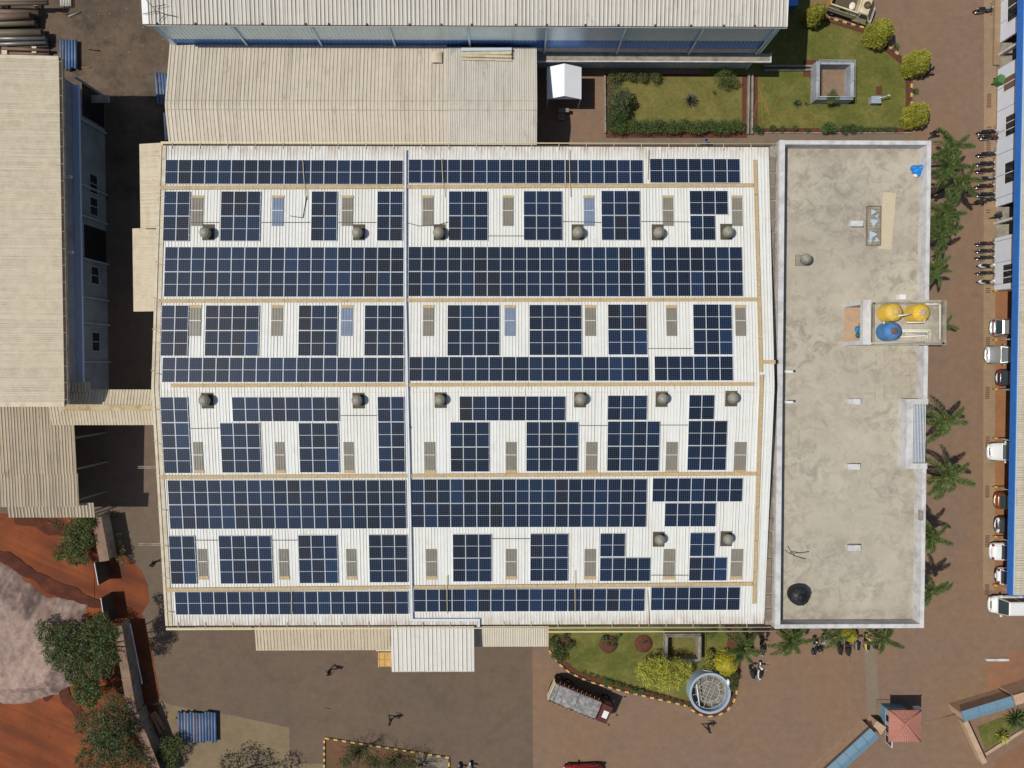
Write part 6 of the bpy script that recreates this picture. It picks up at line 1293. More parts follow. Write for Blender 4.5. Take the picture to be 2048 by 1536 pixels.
def car(label, loc, rz, col, kind, L=3.9, Wd=1.66, Hh=1.5, group='cars parked under the shelter', seats=False, plate=PLATE, roofcol=None):
    t = thing('parked_car', label, 'car', loc, rz, group); w = Wd/2; x0, x1 = -L/2, L/2
    belt = .88 if kind != 'van' else 1.0
    if kind == 'hatch': cab = (x0+.12, x0+.45, .35, 1.05)
    elif kind == 'sedan': cab = (x0+.75, x0+1.25, .3, 1.0)
    elif kind == 'suv': cab = (x0+.1, x0+.4, .5, 1.05)
    else: cab = (x0+.04, x0+.14, x1-.95, x1-.5)
    hood = belt+(.12 if kind == 'suv' else .02); st = []
    def sec(x, ww, zb, zs, zt):
        return [(x, -ww*.86, zb), (x, -ww*.99, zb+.18), (x, -ww, zs*.72), (x, -ww*.93, zs), (x, -ww*.5, zt), (x, ww*.5, zt), (x, ww*.93, zs), (x, ww, zs*.72), (x, ww*.99, zb+.18), (x, ww*.86, zb)]
    rear_z = belt-.02 if kind != 'sedan' else belt+.04
    S_ = [(x0, w*.55, .36, .6, .62), (x0+.03, w*.74, .3, .7, .74), (x0+.1, w*.88, .26, .76, .82), (x0+.3, w*.97, .22, rear_z, rear_z+.04), (cab[0]+.35, w, .2, belt, belt+.02), (cab[3]-.2, w, .2, belt, hood), (x1-.75, w*.98, .2, belt-.08, hood-.06), (x1-.3, w*.92, .22, belt-.18, hood-.16), (x1-.12, w*.82, .25, .62, .68), (x1-.03, w*.66, .3, .54, .6), (x1, w*.48, .36, .5, .54)]
    q = MB(); q.loft([sec(*s) for s in S_], 0, True); part('body', q, col, t, world=False)
    rw = w*.78; rz_ = Hh
    base = [(cab[0], -w*.93), (cab[3], -w*.9), (cab[3], w*.9), (cab[0], w*.93)]; top = [(cab[1], -rw), (cab[2], -rw*.97), (cab[2], rw*.97), (cab[1], rw)]; zb = belt-.01
    q = MB(); q.loft([[(x, y, zb) for x, y in base], [(x, y, rz_-.05) for x, y in top], [(x*.93, y*.86, rz_+.02) for x, y in top]], 0, False); part('roof', q, roofcol or col, t, world=False)
    def pane(nm, i, j, u0, u1, v0, v1, off):
        b0, b1, t0, t1 = Vector((*base[i], zb)), Vector((*base[j], zb)), Vector((*top[i], rz_-.05)), Vector((*top[j], rz_-.05))
        P = lambda u, v: b0.lerp(b1, u).lerp(t0.lerp(t1, u), v)
        n_ = (b1-b0).cross(t0-b0).normalized()*off
        vs = [P(u0, v0)+n_, P(u1, v0)+n_, P(u1, v1)+n_, P(u0, v1)+n_]; q = MB(); q.add([tuple(v) for v in vs]+[tuple(v-n_*.8) for v in vs], [(0, 1, 2, 3), (0, 4, 5, 1), (1, 5, 6, 2), (2, 6, 7, 3), (3, 7, 4, 0)]); part(nm, q, M['car_glass'], t, world=False)
    pane('windscreen', 1, 2, .025, .975, .05, .98, .012); pane('rear_window', 3, 0, .05, .95, .16 if kind != 'sedan' else .06, .96, .012)
    nn = 3 if kind == 'van' else 2
    for k in range(nn):
        pane('side_window', 0, 1, .06+.9*k/nn, .02+.9*(k+1)/nn, .12, .88, .012); pane('side_window', 2, 3, .98-.9*(k+1)/nn, .94-.9*k/nn, .12, .88, .012)
    for s in (-1, 1):
        q = MB(); q.obox((x1-.14, s*w*.66, .66), (.1, .16, .07), s*-.35, 0); part('headlight', q, LAMP, t, world=False)
        q = MB(); q.obox((x0+.05, s*w*.74, .78), (.05, .1, .12), 0); part('tail_light', q, TAIL, t, world=False)
        q = MB(); q.obox((cab[3]-.25, s*(w+.09), belt+.08), (.07, .1, .06)); part('mirror', q, col, t, world=False)
        for xx in (x0+.72, x1-.72): wheel(t, (xx, s*(w-.08), .29), .29, .18, M['steel'])
    for xx, s in ((x0-.02, -1), (x1-.0, 1)):
        q = MB(); q.loft([[(xx+s*(.02-.10*(abs(v)/.86)**3), v*w, .36), (xx+s*(.09-.16*(abs(v)/.86)**3), v*w, .38), (xx+s*(.09-.16*(abs(v)/.86)**3), v*w, .54), (xx+s*(.02-.10*(abs(v)/.86)**3), v*w, .58)] for v in np.linspace(-.86, .86, 9)]); part('bumper', q, M['black'] if s < 0 and kind == 'suv' else col, t, world=False)
        q = MB(); q.obox((xx+s*.085, 0, .56), (.012, .21, .05), 0, 0, -.5*s); part('number_plate', q, plate, t, world=False)
    q = MB(); q.obox((x1-.1, 0, .62), (.06, w*.42, .06)); part('grille', q, M['black'], t, world=False)
    if seats: 
        for s in (-1, 1): q = MB(); q.obox((cab[0]+.35, s*.34, belt+.17), (.16, .2, .12)); part('seat_back', q, RED, t, world=False)
    return t
def carpos(left, y, L, z=.5): x, yy, _ = W(left, y, z); return (x+L/2, yy, .01)
SIL = paint('silver_paint', (.42, .43, .44), .5); WHT = paint('white_car_paint', (.74, .75, .76)); PUR = paint('dark_purple_paint', (.035, .018, .04)); BRN = paint('copper_paint', (.22, .09, .035), .3); GRY = paint('charcoal_paint', (.06, .06, .065), .3); CRD = paint('dark_red_paint', (.30, .012, .02))
car('silver car with a grey roof, first at the top of the car shelter', carpos(1982, 655, 4.0), 0, SIL, 'hatch', 4.0, 1.7, 1.5)
car('silver saloon sticking furthest out of the shelter, nose towards the road', carpos(1971, 709.5, 4.4), math.pi, SIL, 'sedan', 4.4, 1.74, 1.46)
car('dark purple hatchback with a white number plate under the shelter', carpos(1994, 755.5, 3.7), 0, PUR, 'hatch', 3.7, 1.66, 1.5)
car('white car nosing out alone in the middle of the shelter', carpos(1976, 903, 4.2), math.pi, WHT, 'sedan', 4.2, 1.72, 1.48)
car('copper brown hatchback showing its back window under the shelter', carpos(1990, 1001, 3.7), 0, BRN, 'hatch', 3.7, 1.66, 1.52)
car('charcoal grey car between the copper hatchback and a white car', carpos(1990.5, 1049.5, 3.9), math.pi, GRY, 'hatch', 3.9, 1.66, 1.5)
car('white saloon with red seats seen through its back window', carpos(1981, 1102, 4.2), 0, WHT, 'sedan', 4.2, 1.7, 1.46, seats=True)
car('small white hatchback last under the shelter beside the van', carpos(1992, 1150.5, 3.6), 0, WHT, 'suv', 3.6, 1.6, 1.62)
car('tall white minivan parked at the lower end of the shelter', carpos(1979.5, 1209, 4.5, .6), math.pi, paint('cream_white_paint', (.72, .72, .69)), 'van', 4.5, 1.68, 1.95, None)
x, y, _ = W(1165, 1548, .7); car('dark red car cut by the bottom edge of the picture', (x, y, .01), math.pi+.03, CRD, 'hatch', 3.8, 1.66, 1.48, None)
# ---- tipper lorry with a sheeted load
ang = math.atan2(-40, 95); cx_, cy_, _ = W(1150.7, 1402.5, 2.1); lx, ly = cx_+.55*math.cos(ang), cy_+.55*math.sin(ang)
t = thing('dump_truck', 'maroon dump truck with a grey tarpaulin over its load near the south lawn', 'truck', (lx, ly, .01), ang)
MAR = mat('maroon_paint', S(104, 54, 54), .5, .1, 2, stain=S(84, 50, 46), sfac=.4, sscale=2); MAR2 = mat('maroon_side', S(86, 44, 40), .6, .15, 2)
bl, bw = 2.38, .90; bx = -.55
q = MB(); q.box(-3.0, 3.0, -.42, .42, .62, .85); part('chassis', q, M['black'], t, world=False)
q = MB(); q.box(bx-bl, bx+bl, -bw, bw, 1.0, 1.1); q.box(bx-bl, bx+bl, -bw, -bw+.06, 1.1, 2.1); q.box(bx-bl, bx+bl, bw-.06, bw, 1.1, 2.1); q.box(bx+bl-.06, bx+bl, -bw+.06, bw-.06, 1.1, 2.2); part('load_bed', q, MAR2, t, world=False)
q = MB(); q.box(bx-bl-.07, bx-bl-.002, -bw, bw, 1.05, 2.05); part('tailgate', q, M['cream'], t, world=False)
for s in (-1, 1):
    for k in range(11): q = MB(); xx = bx-bl+.2+k*.44; q.box(xx-.04, xx+.04, min(s*bw, s*(bw+.09)), max(s*bw, s*(bw+.09)), 1.0, 2.08); part('side_rib', q, MAR2, t, world=False)
    for k in range(10): q = MB(); xx = bx-bl+.42+k*.44; q.tube([(xx, s*(bw+.02), 2.0), (xx+.03, s*(bw+.16), 1.85), (xx+.1, s*(bw+.17), 1.7)], .018, 4); part('rope_hook', q, M['cream'], t, world=False)
q = MB(); nx, ny = 44, 20; vs = []
for i in range(nx+1):
    for j in range(ny+1):
        u, v = i/nx, j/ny; xx = bx-bl+.03+u*(2*bl-.06); yy = -bw*.97+v*1.94*bw
        hump = .22*math.sin(math.pi*v)**.6*(1 if u > .28 else .25+.4*u)*(1-.3*max(0, u-.8)/.2)
        vs.append((xx, yy, 2.06+hump-.1*math.exp(-((u-.27)/.025)**2)*math.sin(math.pi*v)+.08*fbm(xx*1.2, yy*3, 2.2, 5)))
q.add(vs, [(i*(ny+1)+j, (i+1)*(ny+1)+j, (i+1)*(ny+1)+j+1, i*(ny+1)+j+1) for i in range(nx) for j in range(ny)], 0, True)
part('tarpaulin', q, mat('grey_tarpaulin', S(156, 154, 152), .6, .25, 5, stain=S(96, 94, 94), sfac=.75, sscale=2.4), t, world=False)
for u in (.08, .52): q = MB(); xx = bx-bl+u*2*bl; q.tube([(xx, -bw, 2.1), (xx, -.4, 2.33), (xx, .4, 2.33), (xx, bw, 2.1)], .016, 4); part('rope', q, M['black'], t, world=False)
q = MB(); cx0, cx1 = bx+bl+.12, bx+bl+1.35
q.loft([[(cx0, -.86, .7), (cx0, .86, .7), (cx0, .86, 2.2), (cx0, -.86, 2.2)][::-1], [(cx1-.25, -.88, .6), (cx1-.25, .88, .6), (cx1-.25, .84, 2.2), (cx1-.25, -.84, 2.2)][::-1], [(cx1, -.86, .6), (cx1, .86, .6), (cx1, .84, 1.4), (cx1, -.84, 1.4)][::-1]]); part('cab', q, MAR, t, world=False)
q = MB()
for k in range(7): yy = -.75+k*.25; q.box(cx0+.05, cx1-.3, yy-.04, yy+.04, 2.2, 2.25)
part('roof_rib', q, MAR, t, world=False)
q = MB(); q.box(cx0+.28, cx0+.78, -.36, .34, 2.255, 2.30); part('roof_hatch', q, M['white'], t, world=False)
q = MB(); q.add([(cx1-.235, -.74, 2.1), (cx1-.235, .74, 2.1), (cx1+.0, .76, 1.45), (cx1+.0, -.76, 1.45)], [(3, 2, 1, 0)]); q.v = [(a+.012, b, c) for a, b, c in q.v]; part('windscreen', q, M['car_glass'], t, world=False)
q = MB(); q.box(cx1-.02, cx1+.14, -.9, .9, .45, .72); part('bumper', q, M['cream'], t, world=False)
for s in (-1, 1):
    q = MB(); q.obox((cx1+.03, s*.62, .95), (.03, .12, .1)); part('headlight', q, LAMP, t, world=False)
    q = MB(); q.tube([(cx1-.1, s*.86, 1.9), (cx1+.16, s*.96, 1.9)], .02, 4); q.obox((cx1+.16, s*.98, 1.8), (.03, .06, .14)); part('mirror', q, M['black'], t, world=False)
    q = MB(); q.box(cx0+.2, cx1-.35, s*.868 if s > 0 else -.885, .885 if s > 0 else -.868, 1.45, 2.0); part('side_window', q, M['car_glass'], t, world=False)
    for xx in (cx0+.55, bx-.9, bx-1.9): wheel(t, (xx, s*.78, .45), .45, .28, M['steel'])
# ---- cream pickup with side boards
ang = math.radians(-18.0); a = W(1686, 43, 0); px_, py_ = a[0]+.30*.88, a[1]+.95*.88
t = thing('pickup_truck', 'cream mini pickup with grey side boards and a spare wheel on its cab roof', 'pickup truck', (px_, py_, .01), ang)
gb = mat('grey_board', S(168, 162, 142), .7, .12, 3, stain=S(190, 178, 150), sfac=.5, sscale=2); yb = mat('yellow_board', S(200, 158, 84), .7, .12, 3)
q = MB(); q.box(-2.1, 2.0, -.4, .4, .4, .62); part('chassis', q, M['black'], t, world=False)
q = MB(); q.box(-2.12, .55, -.84, .84, .72, .8); part('load_floor', q, mat('worn_bed', S(92, 82, 66), .8, .2, 3), t, world=False)
for s in (-1, 1): q = MB(); q.box(-2.1, .55, min(s*.8, s*.86), max(s*.8, s*.86), .8, 1.85); part('side_board', q, gb, t, world=False)
for s in (-1, 1): q = MB(); q.box(-2.1, .55, min(s*.78, s*.9), max(s*.78, s*.9), 1.85, 1.91); q.box(-2.1, .55, min(s*.865, s*.885), max(s*.865, s*.885), 1.3, 1.38); part('board_rail', q, M['cream'], t, world=False)
q = MB(); q.box(-2.18, -2.1, -.86, .86, .75, 1.9); part('tailboard', q, yb, t, world=False)
q = MB(); q.box(.48, .54, -.8, .8, .8, 1.95); q.box(.4, .48, -.8, .8, 1.85, 1.95); part('headboard', q, M['cream'], t, world=False)
for k, (xx, zz, ww, hh) in enumerate(((-1.0, 1.58, .1, .1), (-.85, 1.6, .06, .12), (-.68, 1.57, .08, .09), (-.5, 1.55, .05, .06), (-.12, 1.45, .07, .07))): q = MB(); q.obox((xx, -.868, zz), (ww, .005, hh), 0, 0, .3*(k % 2)); part('painted_mark', q, M['black'], t, world=False)
q = MB(); q.ellipsoid((.1, .2, .9), (.3, .4, .14), 10, 6); part('sack', q, M['pipe_white'], t, world=False)
q = MB(); w = .82
q.loft([[(x, -w, .45), (x, w, .45), (x, w, zs), (x, w*.86, zt), (x, -w*.86, zt), (x, -w, zs)][::-1] for x, zs, zt in ((.6, 1.2, 1.84), (.9, 1.2, 1.88), (1.45, 1.2, 1.86), (1.95, 1.05, 1.1))], 0, False); q.loft([[(x, -w*.98, .42), (x, w*.98, .42), (x, w*.95, zt), (x, -w*.95, zt)][::-1] for x, zt in ((1.94, 1.08), (2.15, .95), (2.2, .6))]); part('cab', q, M['cream'], t, world=False)
q = MB(); q.add([(1.5, -.66, 1.82), (1.5, .66, 1.82), (1.94, .74, 1.16), (1.94, -.74, 1.16)], [(3, 2, 1, 0)]); q.v = [(a_+.02, b_, c_+.015) for a_, b_, c_ in q.v]; part('windscreen', q, M['car_glass'], t, world=False)
for s in (-1, 1):
    q = MB(); q.add([(.85, s*.815, 1.27), (1.7, s*.80, 1.25), (1.4, s*.735, 1.76), (.85, s*.735, 1.76)], [(0, 1, 2, 3) if s < 0 else (3, 2, 1, 0)]); q.v = [(a_, b_+s*.02, c_) for a_, b_, c_ in q.v]; part('side_window', q, M['car_glass'], t, world=False)
    for xx in (1.35, -1.35): wheel(t, (xx, s*.72, .31), .31, .2, M['steel'])
    q = MB(); q.obox((2.17, s*.6, .8), (.05, .13, .09)); part('headlight', q, LAMP, t, world=False)
    q = MB(); q.obox((1.75, s*.95, 1.2), (.05, .1, .09)); part('mirror', q, M['black'], t, world=False)
q = MB(); q.obox((2.22, 0, .6), (.07, .8, .16)); part('bumper', q, M['white'], t, world=False)
q = MB(); q.lathe([(.14, 1.9), (.14, 2.05), (.24, 2.1), (.31, 2.06), (.32, 1.98), (.3, 1.9)], (1.08, .05, 0), 18); q.lathe([(.14, 1.97), (.001, 1.97)], (1.08, .05, 0), 14, 1); part('spare_wheel', q, [mat('old_tyre', S(96, 80, 70), .9, .2, 5), M['rust']], t, world=False)

# ---- motorcycles and scooters
def motorbike(label, col, loc, rz, lean=.06):
    t = thing('motorcycle', label, 'motorcycle', loc, rz, 'parked two wheelers'); P = lambda n, q, m: part(n, q, m, t, world=False)
    for xx in (.62, -.62): wheel(t, (xx, 0, .29), .29, .09, M['chrome'])
    q = MB(); q.tube([(.45, 0, .82), (.1, 0, .6), (-.15, 0, .35)], .035, 6); q.tube([(.45, 0, .82), (.0, 0, .7), (-.55, 0, .72)], .03, 6)
    for s in (-1, 1): q.tube([(.62, s*.07, .29), (.42, s*.07, .95)], .025, 6); q.tube([(-.62, s*.09, .29), (-.1, s*.07, .4)], .022, 5); q.tube([(-.6, s*.11, .3), (-.45, s*.11, .68)], .028, 5)
    P('frame', q, M['black'])
    q = MB(); q.ellipsoid((.02, 0, .42), (.22, .14, .18), 10, 7); P('engine', q, M['steel'])
    q = MB(); q.ellipsoid((.2, 0, .80), (.27, .145, .12), 12, 8); P('fuel_tank', q, col)
    q = MB(); q.loft([[(x, -w_, z), (x, w_, z), (x, w_*.8, z+.07), (x, -w_*.8, z+.07)][::-1] for x, w_, z in ((.0, .1, .74), (-.2, .14, .72), (-.5, .13, .76), (-.66, .09, .79))]); P('seat', q, M['rubber'])
    q = MB(); q.loft([[(x, -w_, z), (x, w_, z), (x, w_*.7, z+.08), (x, -w_*.7, z+.08)][::-1] for x, w_, z in ((-.55, .1, .66), (-.78, .07, .72))]); P('tail_cowl', q, col)
    q = MB(); q.tube([(-.68, -.1, .8), (-.84, -.08, .82), (-.84, .08, .82), (-.68, .1, .8)], .022, 5); P('grab_rail', q, M['chrome'])
    q = MB(); q.lathe([(.001, .0), (.09, .0), (.08, -.12), (.001, -.14)], (.58, 0, .9), 12, axis='x'); P('headlight', q, LAMP)
    q = MB(); q.tube([(.34, -.36, .98), (.44, -.15, 1.0), (.44, .15, 1.0), (.34, .36, .98)], .02, 6); P('handlebar', q, M['black'])
    for s in (-1, 1): q = MB(); q.tube([(.38, s*.28, .99), (.4, s*.32, 1.1)], .01, 4); q.obox((.4, s*.34, 1.13), (.015, .06, .04)); P('mirror', q, M['chrome'])
    for xx, a0 in ((.62, .1), (-.62, -.1)):
        q = MB(); pts = [(xx+.33*math.cos(a), .0, .29+.33*math.sin(a)) for a in np.linspace(.5+a0, 2.6+a0, 7)]
        for p, p2 in zip(pts[:-1], pts[1:]): q.add([(p[0], -.06, p[2]), (p2[0], -.06, p2[2]), (p2[0], .06, p2[2]), (p[0], .06, p[2])], [(0, 3, 2, 1)])
        P('mudguard', q, col if xx > 0 else M['black'])
    q = MB(); q.tube([(.05, -.14, .3), (-.3, -.17, .28), (-.8, -.17, .36)], [.03, .045, .05], 7); P('exhaust', q, M['chrome'])
    t.rotation_euler = (lean, 0, rz); return t
def scooter(label, col, loc, rz, lean=.06, seatm=None):
    t = thing('scooter', label, 'scooter', loc, rz, 'parked two wheelers'); P = lambda n, q, m: part(n, q, m, t, world=False)
    for xx in (.60, -.55): wheel(t, (xx, 0, .23), .23, .1, M['steel'])
    q = MB(); q.loft([[(x, -w_, zb), (x, w_, zb), (x, w_*1.05, (zb+zt)/2), (x, w_*.75, zt), (x, -w_*.75, zt), (x, -w_*1.05, (zb+zt)/2)][::-1] for x, w_, zb, zt in ((.02, .14, .28, .58), (-.2, .2, .3, .70), (-.5, .2, .36, .74), (-.75, .13, .5, .74), (-.84, .06, .58, .7))], 0, True); P('rear_body', q, col)
    q = MB(); q.box(.0, .42, -.17, .17, .24, .30); P('floorboard', q, M['black'])
    q = MB(); q.loft([[(x, -w_, z), (x, w_, z), (x+.05, w_*.8, z), (x+.05, -w_*.8, z)][::-1] for x, w_, z in ((.40, .2, .28), (.46, .22, .6), (.40, .16, .92), (.36, .11, 1.0))], 0, True); P('front_apron', q, col)
    q = MB(); q.loft([[(x, -w_, z), (x, w_, z), (x, w_*.85, z+.08), (x, -w_*.85, z+.08)][::-1] for x, w_, z in ((.06, .09, .72), (-.15, .15, .72), (-.45, .15, .74), (-.66, .1, .76))], 0, True); P('seat', q, seatm or M['rubber'])
    q = MB(); q.tube([(.28, -.34, 1.0), (.36, -.14, 1.02), (.36, .14, 1.02), (.28, .34, 1.0)], .022, 6); P('handlebar', q, M['black'])
    q = MB(); q.ellipsoid((.39, 0, 1.03), (.12, .14, .09), 10, 6); P('handlebar_cowl', q, col)
    q = MB(); q.ellipsoid((.49, 0, .98), (.04, .08, .06), 8, 5); P('headlight', q, LAMP)
    q = MB(); q.loft([[(x, -.07, z), (x, .07, z), (x, .05, z+.06), (x, -.05, z+.06)][::-1] for x, z in ((.42, .4), (.6, .46), (.8, .38))], 0, True); P('front_mudguard', q, col)
    q = MB(); q.tube([(-.7, -.12, .8), (-.88, -.07, .84), (-.88, .07, .84), (-.7, .12, .8)], .02, 5); P('grab_rail', q, M['chrome'])
    for s in (-1, 1): q = MB(); q.tube([(.33, s*.26, 1.01), (.36, s*.32, 1.14)], .01, 4); q.ellipsoid((.36, s*.34, 1.18), (.02, .07, .05), 8, 5); P('mirror', q, M['chrome'])
    t.rotation_euler = (lean, 0, rz); return t
BK = paint('black_bike_paint', (.015, .015, .017)); BBL = paint('navy_bike_paint', (.02, .03, .07)); BRD = paint('maroon_bike_paint', (.09, .012, .015)); BGR = paint('grey_bike_paint', (.2, .2, .21)); WHS = paint('white_scooter_paint', (.72, .72, .72)); YLS = paint('cream_yellow_scooter_paint', (.55, .40, .12)); BLS = paint('black_scooter_paint', (.02, .02, .022))
for y, px, c, rz, lab in ((20, 1968, BGR, .06, 'black motorcycle with a grey tail alone at the top right corner'), (264.5, 1974, BK, .05, 'black motorcycle with a white headlamp, upper of the pair near the palm tips'), (275.5, 1979, BRD, -.05, 'dark maroon motorcycle half under the palm tip'), (309, 1973.5, BBL, .02, 'navy motorcycle standing alone just below the palm tips'),
        (328, 1971.5, BK, 0, 'first black motorcycle in the row of six below the window'), (341, 1971.5, BK, .02, 'second black motorcycle in the row of six'), (357.5, 1973, BGR, .05, 'motorcycle with grey tank, third in the row of six'), (373, 1970, BRD, .02, 'maroon motorcycle, fourth in the row of six'), (389, 1972, BK, .0, 'black motorcycle beside the leaning person, fifth in the row of six'), (400, 1974, BK, .1, 'black motorcycle the bending person is holding'),
        (487.5, 1971.5, BRD, 0, 'maroon motorcycle at the top of the lower row'), (502.5, 1972, BBL, 0, 'navy motorcycle second in the lower row'), (516, 1971, BK, .0, 'glossy black motorcycle above the first white scooter'), (546.5, 1972, BK, 0, 'black motorcycle between the two white scooters')):
    x, y_, _ = W(px, y, .5); motorbike(lab, c, (x, y_, .013), rz, random.uniform(-.09, -.04))
for y, lab in ((532, 'white scooter with a dark seat, upper of the two in the lower row'), (564, 'white scooter at the bottom end of the lower row')):
    x, y_, _ = W(1972.5, y, .5); scooter(lab, WHS, (x, y_, .013), 0, -.05)
for px, py, c, k, rz, lab in ((1503, 1340, BLS, 's', 1.75, 'black scooter with silver trim parked below the dark palm'), (1520.5, 1341, WHS, 's', 1.5, 'white scooter parked below the dark palm tip'), (1525, 1292, BLS, 's', 1.57, 'black scooter in the shade between two palms'), (1628.5, 1292, BK, 'm', 1.5, 'black motorcycle, left of the pair below the terrace'), (1644, 1287, BGR, 'm', 1.3, 'grey motorcycle, right of the pair below the terrace'),
        (1680.5, 1292, BLS, 's', 1.57, 'dark scooter mostly under the palm below the terrace'), (1696, 1294, BLS, 's', 1.57, 'black scooter beneath the small yellow dome'), (1714, 1284, BGR, 's', 1.5, 'grey white scooter between the yellow dome and the cream scooter'), (1733, 1284, YLS, 's', 1.55, 'cream yellow scooter below the terrace'), (1752, 1280, BK, 'm', 1.5, 'dark motorcycle beside the last palm below the terrace'),
        (918.5, 1545, BGR, 's', 1.6, 'grey scooter at the bottom edge, left of the pair'), (939, 1542, WHS, 's', 1.5, 'white fronted scooter at the bottom edge, right of the pair')):
    x, y_, _ = W(px, py, .5); (scooter if k == 's' else motorbike)(lab, c, (x, y_, .006), rz, random.uniform(-.08, .08))

# ================================================================ PEOPLE
def body_mesh(name, pose, mats):
    """one continuous skinned figure, facing +x; returns a mesh with shirt / trousers / skin / shoes by region"""
    V_, E_, R_ = [], [], []
    def add(p, r, par=None):
        V_.append(p); R_.append(r); i = len(V_)-1
        if par is not None: E_.append((par, i))
        return i
    sw = pose.get('stride', .22); ln = pose.get('lean', 0.0); arm = pose.get('arm', .2)
    T = lambda x, y, z: (x+ln*max(0, z-.95), y, z-abs(ln)*.25*max(0, z-.95))
    pel = add(T(0, 0, .95), .145); waist = add(T(.0, 0, 1.12), .125, pel); ch = add(T(.01, 0, 1.32), .15, waist); nk = add(T(.01, 0, 1.48), .06, ch); hd0 = add(T(.02, 0, 1.55), .075, nk); hd = add(T(.03, 0, 1.64), .095, hd0); add(T(.025, 0, 1.71), .07, hd); add(T(.115, 0, 1.615), .018, hd)
    hands = []
    for s in (-1, 1):
        f = s*sw
        hip = add((0, s*.1, .88), .105, pel); kn = add((f*.55+.04, s*.1, .5), .062, hip); an = add((f-.03, s*.1, .09), .042, kn); add((f+.15, s*.11, .045), .038, an)
        sh = add(T(0, s*.19, 1.42), .062, ch); el = add(T(-s*arm*.5-.03, s*.25, 1.15), .042, sh); wr = add(T(-s*arm+pose.get('reach', .05), s*.24, .92 if not pose.get('reach') else 1.05), .03, el)
        w = V_[wr]; palm_ = add((w[0]+.02, w[1], w[2]-.07), .032, wr)
        for k in range(4):
            p1 = add((w[0]+.045-.028*k, w[1]-s*.005, w[2]-.125-.008*(k in (1, 2))), .010, palm_); add((w[0]+.05-.028*k, w[1]-s*.02, w[2]-.165-.012*(k in (1, 2))), .009, p1)
        t1 = add((w[0]+.06, w[1]-s*.02, w[2]-.075), .011, palm_); add((w[0]+.075, w[1]-s*.025, w[2]-.11), .010, t1)
    me = bpy.data.meshes.new('skeleton'); me.from_pydata([tuple(v) for v in V_], E_, []); o = bpy.data.objects.new('skeleton', me); COL.objects.link(o)
    o.modifiers.new('skin', 'SKIN'); sk = me.skin_vertices[0].data
    for i, r in enumerate(R_): sk[i].radius = (r, r); sk[i].use_root = (i == pel)
    sb = o.modifiers.new('sub', 'SUBSURF'); sb.levels = 1; sb.render_levels = 1
    dg = bpy.context.evaluated_depsgraph_get(); out = bpy.data.meshes.new_from_object(o.evaluated_get(dg)); out.name = name
    bpy.data.objects.remove(o); bpy.data.meshes.remove(me)
    out.materials.clear()
    for m in mats: out.materials.append(m)
    mi = []
    neck = Vector(T(.01, 0, 1.49))
    for p in out.polygons:
        c = p.center; hand = abs(c.y) > .19 and c.z < (1.0 if not pose.get('reach') else 1.08)
        fore = abs(c.y) > .19 and c.z < 1.2
        if c.z > neck.z and abs(c.y) < .14: k = 2
        elif hand or (fore and pose.get('short')): k = 2
        elif c.z > .93 or abs(c.y) > .19: k = 0
        elif c.z > .1: k = 1
        else: k = 3
        mi.append(k)
    out.polygons.foreach_set('material_index', mi); out.polygons.foreach_set('use_smooth', [True]*len(mi)); out.update()
    return out, Vector(T(.02, 0, 1.67))
SKIN = mat('brown_skin', (.17, .085, .05), .6, .05, 5); HAIR = mat('black_hair', (.01, .009, .008), .6, .2, 8); SHOE = mat('dark_shoes', (.02, .018, .016), .7, .1, 5)
def person(label, ground, facing, shirt, trousers, pose, cap=None):
    sm, tm_ = mat('shirt_cloth', shirt, .85, .1, 6), mat('trouser_cloth', trousers, .85, .1, 6)
    me, hc = body_mesh('body', pose, [sm, tm_, SKIN, SHOE]); t = thing('person', label, 'person', (ground[0], ground[1], .012), facing)
    link('body', me, t)
    q = MB(); q.ellipsoid((hc.x-.012, 0, hc.z+.015), (.107, .092, .098), 12, 8); q.f, q.m, q.sm = zip(*[(f, m_, s_) for f, m_, s_ in zip(q.f, q.m, q.sm) if sum(q.v[i][2] for i in f)/len(f) > hc.z-.02 or sum(q.v[i][0] for i in f)/len(f) < hc.x-.03]); q.f, q.m, q.sm = list(q.f), list(q.m), list(q.sm)
    part('cap' if cap else 'hair', q, mat('cap_cloth', cap, .8) if cap else HAIR, t, world=False)
    for s in (-1, 1): q = MB(); q.ellipsoid((hc.x+.085, s*.034, hc.z-.02), (.012, .016, .01), 6, 4); part('eye', q, HAIR, t, world=False)
    return t
DK = (.022, .022, .026); NV = (.03, .04, .07)
person('person in dark clothes walking across the grey paving below the white canopy', W(664, 1335), .6, DK, NV, dict(stride=.3, arm=.22))
person('person in navy clothes walking on the paving above the sparse bottom bed', W(784.5, 1432), 2.6, NV, DK, dict(stride=.26, arm=.18))
person('person in black walking on the road below the circular tank', W(1411, 1447), 2.9, DK, DK, dict(stride=.3, arm=.2))
person('person in black standing against the factory left wall', W(318, 1121), 3.0, DK, DK, dict(stride=.12, arm=.1))
person('person in black walking past the second topiary on the east road', W(1846, 150), 1.2, DK, DK, dict(stride=.32, arm=.25))
person('person in dark clothes at the top right corner of the terrace building', W(1857, 272.5), .9, DK, NV, dict(stride=.24, arm=.2))
person('person in a light blue shirt on the footpath above the factory', W(1403, 291), 3.1, (.12, .2, .42), NV, dict(stride=.2, arm=.15))
person('person with a pale cap stepping onto the office entrance porch', W(1982, 434), .2, NV, DK, dict(stride=.28, arm=.2), (.4, .36, .26))
person('person in black bending over a motorcycle in the row of six', W(1944, 407), .1, DK, DK, dict(stride=.15, arm=.1, lean=.55, reach=.35))

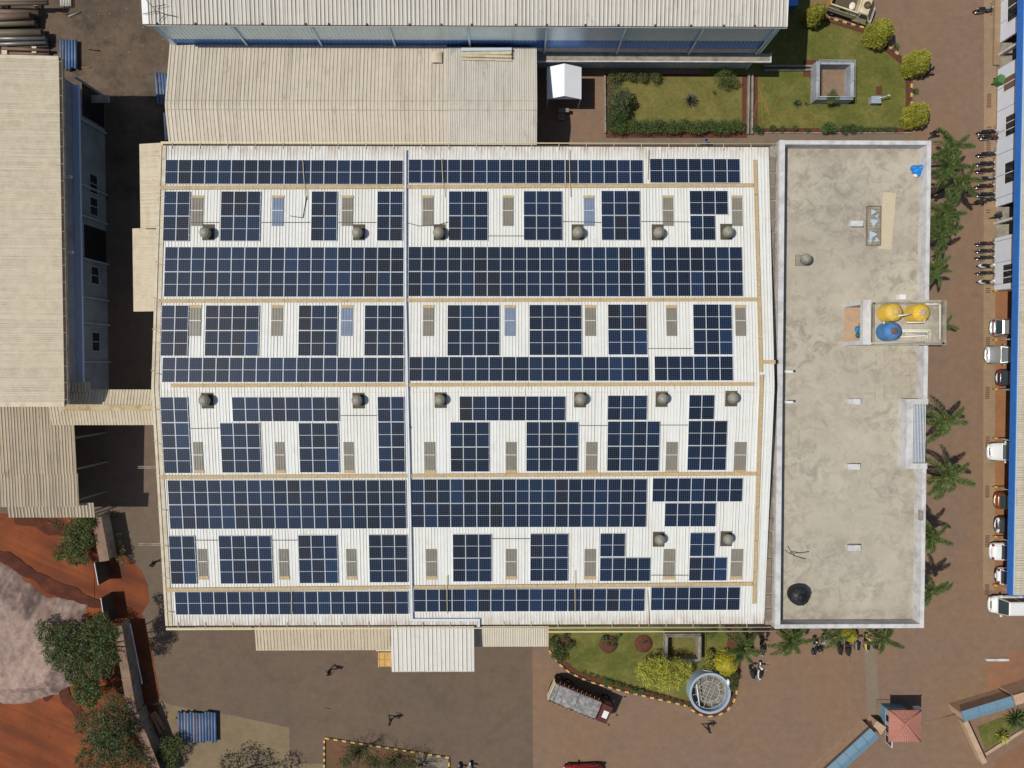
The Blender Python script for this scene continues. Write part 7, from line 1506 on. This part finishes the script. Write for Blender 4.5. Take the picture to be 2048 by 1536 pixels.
# ================================================================ LOOSE LITTER
def litter(name, polys, n, s0, s1, mats, zb):
    q = MB(); k = 0
    while k < n:
        P = polys[random.randrange(len(polys))]; xs = [p[0] for p in P]; ys = [p[1] for p in P]
        x, y = random.uniform(min(xs), max(xs)), random.uniform(min(ys), max(ys)); w = W2(x, y)
        if sdist(w[0], w[1], WP(P)) < 0: continue
        s = random.uniform(s0, s1)*random.choice([.5, .7, 1]); a = random.uniform(0, 6.28); q_ = [(s*math.cos(a+t)*random.uniform(.6, 1.2), s*math.sin(a+t)*random.uniform(.6, 1.2)) for t in (0, 2.1, 4.2)]
        q.add([(w[0]+q_[0][0], w[1]+q_[0][1], zb), (w[0]+q_[1][0], w[1]+q_[1][1], zb), (w[0]+q_[2][0], w[1]+q_[2][1], zb), (w[0], w[1], zb+s*.7)], [(0, 1, 3), (1, 2, 3), (2, 0, 3)], random.randrange(len(mats))); k += 1
    struct(name, q, mats, 'stuff')
litter('rubble', [[(100, 20), (330, 5), (330, 200), (160, 190), (100, 70)]], 420, .03, .10, [M['conc2'], M['stone'], M['cream_trim']], .01)
litter('soil_clods', [[(-20, 1030), (180, 1045), (200, 1200), (170, 1215), (60, 1150), (-20, 1115)], [(-20, 1400), (130, 1400), (160, 1500), (100, 1540), (-20, 1540)]], 420, .02, .07, [G_darkred, bpy.data.materials['red_laterite_soil']], .03)
litter('stone_litter', [[(285, 1300), (330, 1380), (330, 1420), (300, 1420), (285, 1340)], [(225, 1040), (240, 1120), (300, 1180), (300, 1120), (262, 1040)]], 260, .02, .06, [M['stone'], M['conc2'], V['dry']], .016)
litter('fallen_leaves', [[(1222, 153), (1484, 153), (1484, 262), (1224, 266)], [(1515, 160), (1800, 160), (1811, 256), (1515, 256)], [(1105, 1252), (1440, 1260), (1430, 1330), (1340, 1390), (1160, 1340)]], 500, .02, .05, [V['dry'], V['lt'], V['dk']], .02)
q = MB(); a = W(1586, 3, 1.2); q.box(a[0]-.42, a[0]+.42, a[1]-.35, a[1]+.5, .1, 1.2); q.box(a[0]-.46, a[0]+.46, a[1]-.4, a[1]+.55, 1.2, 1.26)
solo('electrical_cabinet', q, M['blue_sheet'], 'blue grey cabinet at the top edge in the shade right of the blue shed', 'cabinet', org=(a[0], a[1], 0))
